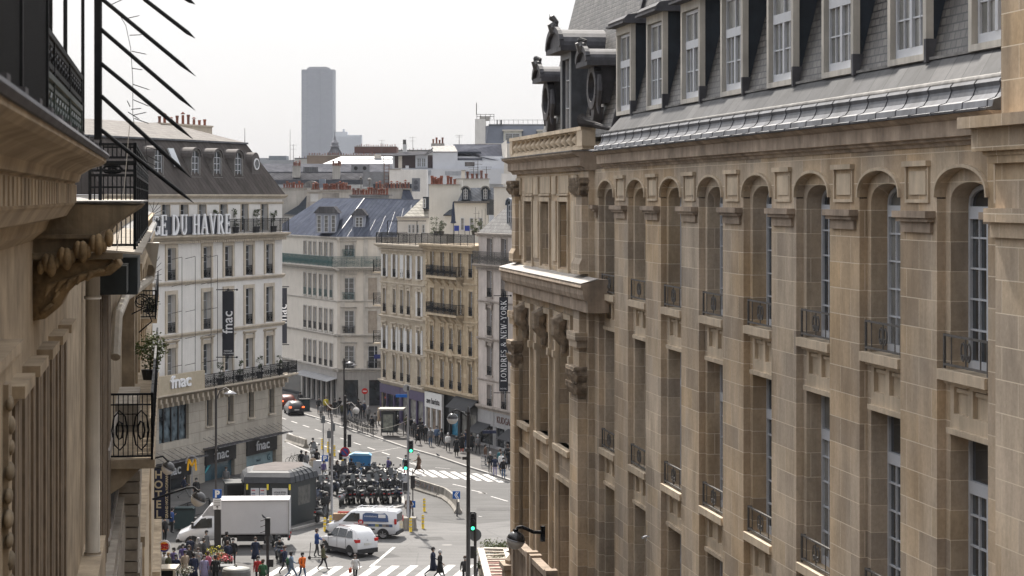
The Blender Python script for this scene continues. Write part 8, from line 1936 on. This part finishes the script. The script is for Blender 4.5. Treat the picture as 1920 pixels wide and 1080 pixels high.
sl.build('slat', mat('slat_cream', (.50, .44, .36), .8, .3, 3), t); dk = MB(); dk.poly([pp(905, 1034) + Vector((0, 0, -.4)), pp(950, 1034) + Vector((0, 0, -.4)), pp(975, 1110) + Vector((0, 0, -.4)), pp(922, 1110) + Vector((0, 0, -.4))]); dk.build('deck', mat('red_brown_deck', (.16, .06, .045), .8, .3, 3), t)
b = MB()
for a in ((903, 1033), (949, 1033), (922, 1105), (970, 1105)): v_ = pp(*a); b.tube([v_, v_ + Vector((0, 0, -4.4))], .06, 6)
b.build('post', WHT, t)
t = thing('terrace_hedge', 'clipped green hedge behind the slatted pergola', 'hedge', G(927, 1118)); t.location = Vector((W(927, 1028, 126).x, 126, 0)); zt_ = W(927, 1028, 126).z; MB().box(-.9, .9, -.4, .4, 0, zt_ - .5).build('planter', CREAM_S, t); leafball(.75, .62, 5, 1500, .055, 1.9).build('foliage', LEAF_B, t, loc=(0, 0, zt_ - .45)); 
t = thing('climbing_plant', 'dark climbing plant down the left side of the pergola', 'plant', Vector((W(905, 1060, 118).x, 118, 0))); leafball(4.6, .42, 6, 1100, .06, .7).build('foliage', LEAF, t)
# overhead garlands
def wire(pts, lab, r=.015):
 o = Vector(pts[0]); MBb = MB(); n = 14; a, c = Vector(pts[0]), Vector(pts[1]); sag = pts[2]
 MBb.tube([a + (c - a) * i / n - Vector((0, 0, sag * 4 * (i / n) * (1 - i / n))) - o for i in range(n + 1)], r, 4); ob = MBb.build('overhead_cable', mat('pale_cable', (.35, .33, .30)), None, loc=o); tag(ob, lab, 'cable')
wire((W(609, 752, 232), W(645, 748, 225), .9), 'hanging cable left of the far lamp post', .03); wire((W(648, 785, 225), W(765, 788, 154), .8), 'long pale cable from the far lamp post to the signal pole', .012); wire((W(300, 850, 170), W(615, 815, 215), .8), 'thin wire crossing above the store canopies', .012)
# ---------------------------------------------------------------- people
SKIN = [mat('light_skin', (.42, .27, .20), .6, .05), mat('dark_skin', (.09, .05, .035), .6, .05)]
HAIRS = {'black': mat('black_hair', (.012, .010, .010), .6), 'brown': mat('brown_hair', (.05, .028, .018), .6), 'grey': mat('grey_hair', (.36, .36, .37), .6), 'fair': mat('fair_hair', (.30, .20, .10), .6)}
POSES = {}
def joints(kind):
 """feet at z=0, facing -y. returns pts {name: (x,y,z)}"""
 J = dict(pel=(0, 0, .93), wa=(0, 0, 1.08), ch=(0, -.01, 1.30), nk=(0, 0, 1.47), n2=(0, -.01, 1.53), hd=(0, -.02, 1.64), tp=(0, -.015, 1.74),
             sl=(.19, 0, 1.41), sr=(-.19, 0, 1.41), el=(.25, .03, 1.14), er=(-.25, .03, 1.14), wl=(.25, -.05, .90), wr=(-.25, -.05, .90), hl=(.25, -.08, .82), hr=(-.25, -.08, .82),
             pl=(.095, 0, .90), pr=(-.095, 0, .90), kl=(.10, -.01, .49), kr=(-.10, -.01, .49), al=(.10, .03, .09), ar=(-.10, .03, .09), tl=(.12, -.14, .04), tr=(-.12, -.14, .04))
 if kind == 'walk':
  J.update(kl=(.10, -.16, .50), al=(.10, -.26, .10), tl=(.11, -.43, .06), kr=(-.10, .07, .50), ar=(-.10, .36, .17), tr=(-.11, .24, .05), el=(.25, .12, 1.15), wl=(.25, .16, .92), hl=(.25, .14, .84), er=(-.25, -.06, 1.15), wr=(-.24, -.24, .98), hr=(-.24, -.30, .93))
 if kind == 'stride':
  J.update(kl=(.10, -.24, .50), al=(.10, -.42, .12), tl=(.11, -.58, .10), kr=(-.10, .14, .48), ar=(-.10, .48, .22), tr=(-.11, .40, .06), el=(.25, .18, 1.18), wl=(.24, .16, .95), hl=(.24, .12, .88), er=(-.25, -.12, 1.18), wr=(-.20, -.30, 1.08), hr=(-.19, -.36, 1.08))
 if kind == 'phone':
  J.update(el=(.25, -.02, 1.16), wl=(.12, -.26, 1.22), hl=(.06, -.30, 1.28), hd=(0, -.05, 1.63), tp=(0, -.05, 1.73), kr=(-.11, -.03, .49), tr=(-.16, -.12, .04))
 if kind == 'face':
  J.update(el=(.25, -.12, 1.22), wl=(.14, -.20, 1.40), hl=(.09, -.17, 1.52))
 if kind == 'scoot':
  J.update(el=(.24, -.12, 1.17), wl=(.22, -.34, 1.08), hl=(.22, -.42, 1.06), er=(-.24, -.12, 1.17), wr=(-.22, -.34, 1.08), hr=(-.22, -.42, 1.06), al=(.08, -.10, .09), kl=(.09, -.08, .49), tl=(.09, -.27, .04), ar=(-.08, .18, .09), kr=(-.09, .04, .48), tr=(-.09, .02, .04))
 if kind == 'ride':
  d = -.12
  J.update(pel=(0, .22, .93 + d), wa=(0, .18, 1.08 + d), ch=(0, .08, 1.28 + d), nk=(0, .02, 1.44 + d), n2=(0, 0, 1.50 + d), hd=(0, -.02, 1.61 + d), tp=(0, -.015, 1.71 + d), sl=(.19, .04, 1.38 + d), sr=(-.19, .04, 1.38 + d), el=(.29, -.10, 1.14 + d), er=(-.29, -.10, 1.14 + d), wl=(.28, -.32, 1.16 + d), wr=(-.28, -.32, 1.16 + d), hl=(.28, -.38, 1.17 + d), hr=(-.28, -.38, 1.17 + d), pl=(.10, .2, .88 + d), pr=(-.10, .2, .88 + d), kl=(.20, -.20, .72), kr=(-.20, -.20, .72), al=(.20, -.12, .34), ar=(-.20, -.12, .34), tl=(.21, -.28, .28), tr=(-.21, -.28, .28))
 return J
RAD = dict(pel=.155, wa=.135, ch=.16, nk=.062, n2=.056, hd=.098, tp=.055, sl=.075, sr=.075, el=.048, er=.048, wl=.034, wr=.034, hl=.036, hr=.036, pl=.095, pr=.095, kl=.062, kr=.062, al=.042, ar=.042, tl=.038, tr=.038)
EDG = [('pel', 'wa'), ('wa', 'ch'), ('ch', 'nk'), ('nk', 'n2'), ('n2', 'hd'), ('hd', 'tp'), ('ch', 'sl'), ('ch', 'sr'), ('sl', 'el'), ('el', 'wl'), ('wl', 'hl'), ('sr', 'er'), ('er', 'wr'), ('wr', 'hr'), ('pel', 'pl'), ('pel', 'pr'), ('pl', 'kl'), ('kl', 'al'), ('al', 'tl'), ('pr', 'kr'), ('kr', 'ar'), ('ar', 'tr')]
def body_mesh(kind):
 if kind in POSES: return POSES[kind]
 J = joints(kind); names = list(J); me = bpy.data.meshes.new('skel'); me.from_pydata([J[n] for n in names], [(names.index(a), names.index(c)) for a, c in EDG], [])
 o = bpy.data.objects.new('skel', me); scene.collection.objects.link(o); sk = o.modifiers.new('skin', 'SKIN'); sk.use_smooth_shade = True; sk.branch_smoothing = .5
 for i, n in enumerate(names): v = me.skin_vertices[0].data[i]; r_ = RAD[n]; v.radius = (r_, r_ * (.72 if n in ('ch', 'wa', 'pel') else 1)); v.use_root = (n == 'pel')
 sb = o.modifiers.new('sub', 'SUBSURF'); sb.levels = 1; sb.render_levels = 1
 bpy.context.view_layer.update(); m2 = bpy.data.meshes.new_from_object(o.evaluated_get(bpy.context.evaluated_depsgraph_get())); bpy.data.objects.remove(o)
 b = MB(); b.v = [tuple(v.co) for v in m2.vertices]; b.f = [tuple(p.vertices) for p in m2.polygons]
 def seg(p, a, c):
  a, c, p = Vector(a), Vector(c), Vector(p); d = c - a; t = max(0, min(1, (p - a).dot(d) / d.length_squared)); return (p - a - d * t).length
 part = {('n2', 'hd'): 0, ('hd', 'tp'): 0, ('nk', 'n2'): 0, ('wl', 'hl'): 0, ('wr', 'hr'): 0, ('al', 'tl'): 3, ('ar', 'tr'): 3, ('pl', 'kl'): 2, ('pr', 'kr'): 2, ('kl', 'al'): 2, ('kr', 'ar'): 2, ('pel', 'pl'): 2, ('pel', 'pr'): 2}
 for f in b.f:
  c = sum((Vector(b.v[i]) for i in f), Vector()) / len(f); e = min(EDG, key=lambda e: seg(c, J[e[0]], J[e[1]])); k = part.get(e, 1)
  if e == ('pel', 'wa') and c.z < J['pel'][2] + .02: k = 2
  b.m.append(k)
 # nose, ears, fingers and thumbs grown into the same mesh
 hx, hy, hz_ = J['hd']
 b.tube([(hx, hy - .085, hz_ + .01), (hx, hy - .12, hz_ - .02), (hx, hy - .095, hz_ - .03)], [.012, .016, .01], 5); 
 for s_ in (-1, 1): b.ball((hx + s_ * .095, hy, hz_), .022, 6, sx=.5); b.ball((hx + s_ * .035, hy - .088, hz_ + .018), .011, 5, mi=3)
 b.box(hx - .025, hx + .025, hy - .098, hy - .085, hz_ - .055, hz_ - .047, 4)
 for w_, h_ in (('wl', 'hl'), ('wr', 'hr')):
  a, c = Vector(J[w_]), Vector(J[h_]); d = (c - a).normalized(); s_ = d.cross(Vector((1, 0, 0))).normalized()
  for i, L in enumerate((.055, .065, .06, .045)):
   o_ = c + s_ * (.024 - .016 * i); b.tube([o_, o_ + d * L, o_ + d * (L + .022) + Vector((-.015 if c.x > 0 else .015, 0, 0))], [.010, .009, .006], 5)
  o_ = a + (c - a) * .5 + s_ * .025; b.tube([o_, o_ + s_ * .03 + d * .03, o_ + s_ * .03 + d * .06], [.012, .011, .007], 5)
 POSES[kind] = (b.mesh('body', [SKIN[0]] * 5, True), J); return POSES[kind]
CLO = {}
def cloth(c):
 if c not in CLO: CLO[c] = mat('cloth_' + c, COL[c], .85, .15, 6)
 return CLO[c]
COL = dict(black=(.014, .014, .016), charcoal=(.035, .035, .038), navy=(.015, .022, .05), blue=(.03, .07, .22), denim=(.06, .10, .18), paledenim=(.17, .24, .34), grey=(.15, .15, .155), lightgrey=(.30, .30, .30), white=(.62, .62, .62), beige=(.36, .29, .22), brown=(.10, .055, .035), red=(.38, .03, .03), orange=(.75, .16, .02), teal=(.03, .14, .17), purple=(.10, .08, .22), lilac=(.26, .24, .38), pink=(.45, .12, .18), yellow=(.5, .42, .05), olive=(.07, .07, .035), green=(.04, .12, .06), rust=(.45, .06, .02))
HC = {}
def person(px, py, rz, kind, top, legs, hair, label, z=0.0, h=1.0, coat=None, bag=None, mask=True, shoes='black', skin=0, longhair=False, hat=None, loc=None, group=None):
 me, J = body_mesh(kind); t = thing('person', label, 'person', loc if loc is not None else G(px, py, z), R(rz)); t.scale = (h, h, h)
 b = place('body', me, t)
 for i, m_ in enumerate((SKIN[skin], cloth(top), cloth(legs), cloth(shoes), mat('lips', (.25, .09, .08), .6))): b.material_slots[i].link = 'OBJECT'; b.material_slots[i].material = m_
 hx, hy, hz_ = J['hd']
 key = ('hair', kind, longhair, hat is not None)
 if key not in HC:
  m_ = MB(); m_.ball((hx, hy + .018, hz_ + .03), .115, 12, sz=1.08, z0=-.25); m_.ball((hx, hy + .05, hz_ - .02), .095, 10)
  if longhair: m_.tube([(hx, hy + .07, hz_ + .05), (hx, hy + .10, hz_ - .12), (hx, hy + .11, hz_ - .30)], [.10, .11, .05], 9)
  HC[key] = m_.mesh('hair', HAIRS['black'], True)
 o = place('hair', HC[key], t); o.material_slots[0].link = 'OBJECT'; o.material_slots[0].material = HAIRS[hair]
 if hat: MB().ball((hx, hy + .015, hz_ + .055), .125, 12, sz=1.0, z0=-.1).build('hat', cloth(hat), t, True)
 if mask:
  if 'mask' + kind not in HC: HC['mask' + kind] = MB().ball((hx, hy - .045, hz_ - .035), .062, 8, sx=1.05, sy=.9).mesh('face_mask', mat('face_mask', (.50, .58, .62), .7), True)
  place('face_mask', HC['mask' + kind], t)
 # jacket hem / coat skirt
 key = ('coat', kind, coat or 'j')
 if key not in HC:
  pz = J['pel'][2]; px_, py_ = J['pel'][0], J['pel'][1]; bt = pz - (.52 if coat else .10); w_ = .27 if coat else .20
  HC[key] = MB().lathe([(w_, bt - pz), (.205, -.10), (.165, .14), (.19, .34), (.17, .46), (.09, .53)], (px_, py_, pz), 14, sy=.78).mesh('coat' if coat else 'jacket', SKIN[0], True)
 o = place('coat' if coat else 'jacket', HC[key], t); o.material_slots[0].link = 'OBJECT'; o.material_slots[0].material = cloth(coat if coat else top)
 if kind == 'ride': o.hide_render = False
 M = Matrix.Rotation(R(rz), 4, 'Z')
 if bag:
  bc, bl = bag; v = t.location + M @ (Vector((0, .20 if 'backpack' in bl else 0, 1.02)) * h) + (M @ Vector((-.30, 0, -.25)) if 'backpack' not in bl else Vector((0, 0, 0)))
  g_ = thing('backpack' if 'backpack' in bl else 'shoulder_bag', bl, 'backpack' if 'backpack' in bl else 'bag', v, R(rz))
  if 'backpack' in bl: MB().ball((0, .02, .16), .17, 10, sy=.6, sz=1.35).build('body', cloth(bc), g_, True); MB().tube([(-.1, -.1, .36), (-.1, -.3, .34), (-.1, -.3, .05)], .02, 5).tube([(.1, -.1, .36), (.1, -.3, .34), (.1, -.3, .05)], .02, 5).build('strap', cloth(bc), g_)
  else: MB().prism([(-.17, -.14), (.17, -.14), (.15, .12), (-.15, .12)], -.06, .06, 'x').build('body', cloth(bc), g_); MB().tube([(0, -.1, .1), (.05, -.03, .35), (.05, .03, .35), (0, .1, .1)], .012, 5).build('handle', cloth(bc), g_)
 return t
P = person; S = .12
# near crossing and junction (rz 0 faces the camera, 90 faces right, -90 left, 180 away)
P(546, 1089, 95, 'stride', 'paledenim', 'paledenim', 'black', 'person in pale denim striding left at the bottom left of the crossing', skin=1, shoes='white', bag=('green', 'dark green backpack of the person in pale denim'))
P(567, 1089, 35, 'walk', 'orange', 'denim', 'black', 'person in a bright orange jacket on the near crossing', skin=1, bag=('black', 'black backpack of the person in orange'), h=.97)
P(594, 1048, 100, 'scoot', 'blue', 'charcoal', 'brown', 'person in a blue hooded top riding an electric scooter', h=1.02, loc=G(594, 1048) + Vector((0, 0, .13)))
P(606, 1070, 85, 'walk', 'olive', 'black', 'black', 'dark haired person walking just right of the electric scooter', h=.95, longhair=True)
P(666, 1092, -10, 'walk', 'white', 'black', 'brown', 'person in white top and hairband walking at the bottom edge', bag=('rust', 'rust brown bag of the person in white'), longhair=True, h=.95)
P(812, 1083, 80, 'stride', 'navy', 'navy', 'black', 'taller of two walkers in dark coats, short black hair', coat='navy', h=1.05)
P(825, 1086, 75, 'walk', 'black', 'black', 'grey', 'grey haired walker in a long black coat beside a taller person', coat='black', h=1.0)
P(903, 1108, 180, 'stand', 'navy', 'navy', 'black', 'person in navy hood at the bottom edge before the pergola'); P(872, 1098, 0, 'stand', 'charcoal', 'black', 'brown', 'person mostly hidden behind the tall dark post at the bottom')
P(479, 1060, 5, 'walk', 'navy', 'charcoal', 'brown', 'person in navy coat and burgundy scarf crossing behind the near signal', coat='navy')
P(387, 1034, 60, 'stand', 'grey', 'black', 'black', 'person in grey coat and mask standing before the truck door', coat='grey', loc=G(387, 1046, 0))
P(534, 1078, 60, 'walk', 'navy', 'charcoal', 'brown', 'person in dark jacket just behind the pale denim walker', bag=('charcoal', 'charcoal backpack worn left of the pale denim walker')); P(524, 1054, 0, 'ride', 'charcoal', 'charcoal', 'black', 'rider sitting on the dark scooter by the near signal', hat='black')
P(484, 1098, 0, 'stand', 'red', 'black', 'black', 'person in red and white top right of the grey drum'); P(493, 1105, 170, 'stand', 'green', 'black', 'brown', 'person in green jacket at the bottom edge near the signal')
# crowd by the flower stall
crowd = [(427, 1066, 200, 'stand', 'navy', 'black', 'brown', 'person with teal sleeve left of the uniformed one at the flowers'), (437, 1062, -10, 'stand', 'black', 'black', 'black', 'person in black jacket and cap right of the flowers'),
 (404, 1098, 180, 'stand', 'black', 'black', 'black', 'person in black seen from behind just left of the drum'), (383, 1098, 20, 'stand', 'lilac', 'grey', 'brown', 'person in a long lilac coat at the bottom edge'),
 (390, 1090, 150, 'stand', 'pink', 'black', 'brown', 'person in crimson jacket behind the lilac coat'), (363, 1094, 200, 'stand', 'navy', 'navy', 'black', 'person in long navy coat seen from behind in the crowd'),
 (372, 1080, 0, 'phone', 'lightgrey', 'denim', 'brown', 'short haired person in pale grey top in the crowd'), (347, 1088, 30, 'stand', 'beige', 'black', 'black', 'person in beige quilted coat left of the navy one'),
 (355, 1078, -20, 'stand', 'charcoal', 'black', 'brown', 'dark haired person behind the beige coat in the crowd'), (343, 1072, 30, 'stand', 'purple', 'black', 'black', 'person with teal mask in dark purple in the crowd'),
 (326, 1082, -30, 'stand', 'purple', 'black', 'black', 'person with curly hair right of the round sign'), (308, 1088, 10, 'stand', 'white', 'black', 'black', 'person with pale top below the round sign'),
 (316, 1090, 60, 'stand', 'olive', 'black', 'fair', 'fair haired person second from left below the round sign'), (330, 1094, -10, 'stand', 'navy', 'black', 'black', 'person in navy bending at the canopy corner'),
 (357, 1056, 180, 'stand', 'navy', 'black', 'black', 'hooded person in navy before the truck bumper'), (372, 1060, 150, 'stand', 'grey', 'black', 'grey', 'grey haired person behind the crowd before the truck wheel'),
 (382, 1062, 90, 'walk', 'charcoal', 'black', 'black', 'dark clothed person walking right before the truck wheel'), (425, 1050, 170, 'stand', 'black', 'black', 'black', 'person in black half hidden beneath the truck box')]
for c in crowd:
 P(*c, z=S, coat={'lilac': 'lilac', 'beige': 'beige'}.get(c[4], 'navy' if 'long navy' in c[7] else None), h=.97 + .01 * (c[0] % 7), longhair='haired person behind' in c[7])
P(322, 1000, 120, 'phone', 'blue', 'black', 'black', 'person bending with a blue backpack beside the hotel sign', z=S, bag=('blue', 'bright blue backpack beside the hotel sign')); P(309, 1018, 60, 'stand', 'black', 'black', 'black', 'person in black under the hotel sign', z=S)
P(345, 935, 100, 'stride', 'navy', 'grey', 'black', 'person in grey trousers walking past the metro sign', z=S); P(368, 940, 20, 'stand', 'black', 'black', 'black', 'person in black by the metro pole', z=S); P(424, 918, 0, 'stand', 'grey', 'black', 'brown', 'person in grey at the dark shelter', z=S)
# around the scooters and far signals
P(565, 884, 180, 'stand', 'black', 'black', 'black', 'person in black seen from behind beyond the kiosk', z=S); P(574, 886, 20, 'stand', 'grey', 'charcoal', 'brown', 'person in grey next to the one in black beyond the kiosk', z=S, longhair=True); P(587, 893, 170, 'walk', 'beige', 'black', 'grey', 'person in beige jacket walking beyond the kiosk', z=S); P(594, 880, 200, 'stand', 'black', 'black', 'black', 'person in black behind the beige jacket', z=S)
P(588, 866, 0, 'ride', 'black', 'black', 'black', 'helmeted rider on the green motorcycle', hat='charcoal', loc=G(588, 864) + Vector((.0, .3, 0))); P(585, 858, 0, 'ride', 'charcoal', 'black', 'black', 'pillion rider behind the green motorcycle driver', hat='black', loc=G(586, 860) + Vector((0, .3, .15)))
P(632, 904, 60, 'phone', 'black', 'black', 'brown', 'person in black looking at a phone by the far signals', z=S, longhair=True); P(659, 900, 190, 'stand', 'black', 'black', 'black', 'person in black jacket left of the blue cabinet', z=S); P(620, 890, 90, 'stand', 'brown', 'brown', 'black', 'person in brown behind the slim pale pole', z=S)
P(607, 898, 30, 'stand', 'purple', 'black', 'brown', 'person in lilac and black beside the white cabinet', z=S, h=.85); P(686, 898, 170, 'ride', 'navy', 'charcoal', 'black', 'cyclist in navy seen from behind at the blue cabinet', hat='navy', loc=G(686, 895, .0)); copy_thing(b0, G(686, 895), R(80), 'bicycle ridden past the blue cabinet') if 'frame' in [c.name for c in b0.children] else None
P(728, 897, -60, 'stand', 'purple', 'navy', 'grey', 'grey haired person in violet blue jacket waiting on the road', h=1.02, bag=('charcoal', 'dark backpack of the person in the violet blue jacket')); P(761, 893, 0, 'stand', 'teal', 'red', 'black', 'person with red trousers hidden behind the grey signal pole'); P(785, 889, -85, 'stride', 'brown', 'black', 'grey', 'fair hooded person in dark coat crossing the far road', coat='brown', bag=('black', 'black handbag of the person crossing the far road'))
P(765, 958, 180, 'stand', 'brown', 'black', 'brown', 'long haired person behind the concrete blocks', longhair=True, loc=G(766, 976, 0)); P(613, 962, 0, 'stand', 'charcoal', 'black', 'brown', 'person crouched among scooters by the kiosk', z=S, h=.85); P(592, 972, 0, 'stand', 'charcoal', 'black', 'brown', 'person in dark coat at the kiosk corner', z=S, h=.9)
# far pavement, left to right
far = [(602, 788, 0, 'walk', 'grey', 'black', 'black', 'person with grey top carrying bags at the far kerb'), (611, 775, 10, 'stand', 'yellow', 'black', 'brown', 'person in yellow at the far left pavement'), (618, 783, 0, 'stand', 'brown', 'black', 'brown', 'person in brown on the far left pavement'), (628, 780, 170, 'stand', 'black', 'black', 'black', 'first person in black left of the far lamp post'), (637, 776, 180, 'stand', 'black', 'black', 'black', 'second person in black left of the far lamp post'), (650, 779, 0, 'stand', 'charcoal', 'black', 'grey', 'person in charcoal right of the far lamp post'),
 (667, 790, 180, 'stand', 'black', 'black', 'black', 'person in black at the bicycle rail'), (676, 786, 0, 'stand', 'charcoal', 'charcoal', 'black', 'person in charcoal beneath the no-entry sign'), (690, 792, 170, 'walk', 'grey', 'black', 'grey', 'person in grey patterned jacket near the bicycles'), (697, 812, 180, 'stand', 'black', 'black', 'black', 'person in black at the end of the rail'), (710, 797, 90, 'stand', 'beige', 'black', 'fair', 'person in beige coat left of the bus shelter'), (729, 816, 10, 'walk', 'grey', 'black', 'brown', 'person in grey jacket before the bus shelter'),
 (770, 815, 180, 'stand', 'black', 'black', 'black', 'first person in black by the purple shop'), (777, 822, 170, 'stand', 'charcoal', 'black', 'grey', 'second person by the purple shop, grey haired'), (784, 834, 30, 'walk', 'black', 'black', 'black', 'person in long black dress holding a white bag'), (792, 824, 160, 'stand', 'black', 'black', 'black', 'person in black with a pale bag by the shop corner'), (807, 837, 20, 'stand', 'grey', 'denim', 'brown', 'person in grey with blue jeans near the white shop'), (819, 834, -20, 'stand', 'denim', 'black', 'black', 'person in denim jacket near the white shop'),
 (840, 847, 190, 'walk', 'white', 'black', 'grey', 'person with white sleeves and black vest by the blue door'), (856, 856, 180, 'stand', 'black', 'black', 'black', 'dark coated person walking away left of the tall post'), (866, 849, 180, 'walk', 'black', 'rust', 'black', 'person with bright red trousers under a dark cape'), (884, 847, 180, 'stand', 'black', 'navy', 'black', 'dark coated person right of the tall post'),
 (919, 886, 20, 'stand', 'black', 'black', 'grey', 'leftmost person of the waiting group at right'), (928, 894, -10, 'stand', 'navy', 'lilac', 'black', 'person with pale lilac trousers in the waiting group'), (938, 880, 180, 'stand', 'teal', 'denim', 'brown', 'person in teal jacket behind the waiting group'), (944, 898, 10, 'stand', 'black', 'denim', 'black', 'person in black with blue jeans at the kerb, rightmost front'), (940, 888, 30, 'stand', 'white', 'black', 'brown', 'person with white scarf between others in the group'), (956, 879, 180, 'stand', 'black', 'grey', 'black', 'tall person in long black coat at the far right'), (563, 765, 180, 'stand', 'charcoal', 'denim', 'black', 'person on the far left pavement behind the dark car')]
tops = ['black', 'charcoal', 'navy', 'grey', 'brown', 'black', 'olive', 'black']
for i, (px_, py_) in enumerate(((598, 776), (655, 784), (683, 784), (703, 806), (718, 806), (745, 812), (762, 810), (788, 818), (798, 830), (828, 838), (874, 842), (896, 852), (910, 872), (952, 872), (642, 786), (672, 778))):
 far.append((px_, py_, (i * 67) % 360, ['stand', 'walk', 'phone', 'walk'][i % 4], tops[i % 8], ['black', 'denim', 'charcoal'][i % 3], ['black', 'brown', 'grey'][i % 3], 'passer-by in ' + tops[i % 8] + ' ' + ['left of the yellow clad person', 'just right of the far lamp post', 'under the no-entry sign', 'at the end of the bicycle rail', 'left of the bus shelter post', 'inside the bus shelter', 'at the right side of the bus shelter', 'behind the person in the long black dress', 'between the purple and white shops', 'before the white shop window', 'right of the tall dark post by the cafe', 'under the left charcoal awning', 'beside the wire trolley', 'at the shop wall behind the waiting group', 'left of the far lamp post near the bicycles', 'beside the thin pole left of the no-entry sign'][i]))
for c in far:
 P(*c, z=S, coat='black' if ('long black' in c[7] or 'dark coated' in c[7] or 'cape' in c[7]) else ('beige' if c[4] == 'beige' else None), h=.96 + .012 * (c[0] % 6))
# electric scooter
t = thing('electric_scooter', 'electric kick scooter under the rider in blue', 'scooter', G(595, 1049), R(180)); b = MB(); b.box(-.45, .45, -.08, .08, .10, .14); b.build('deck', PLAST, t)
for x in (-.5, .5): MB().lathe([(.06, -.03), (.11, 0), (.06, .03)], n=12, axis='y').build('wheel', TYRE, t, loc=(x, 0, .11))
MB().tube([(.5, 0, .12), (.42, 0, 1.05)], .025, 6).tube([(.42, -.25, 1.08), (.42, .25, 1.08)], .02, 5).build('handlebar', PLAST, t)
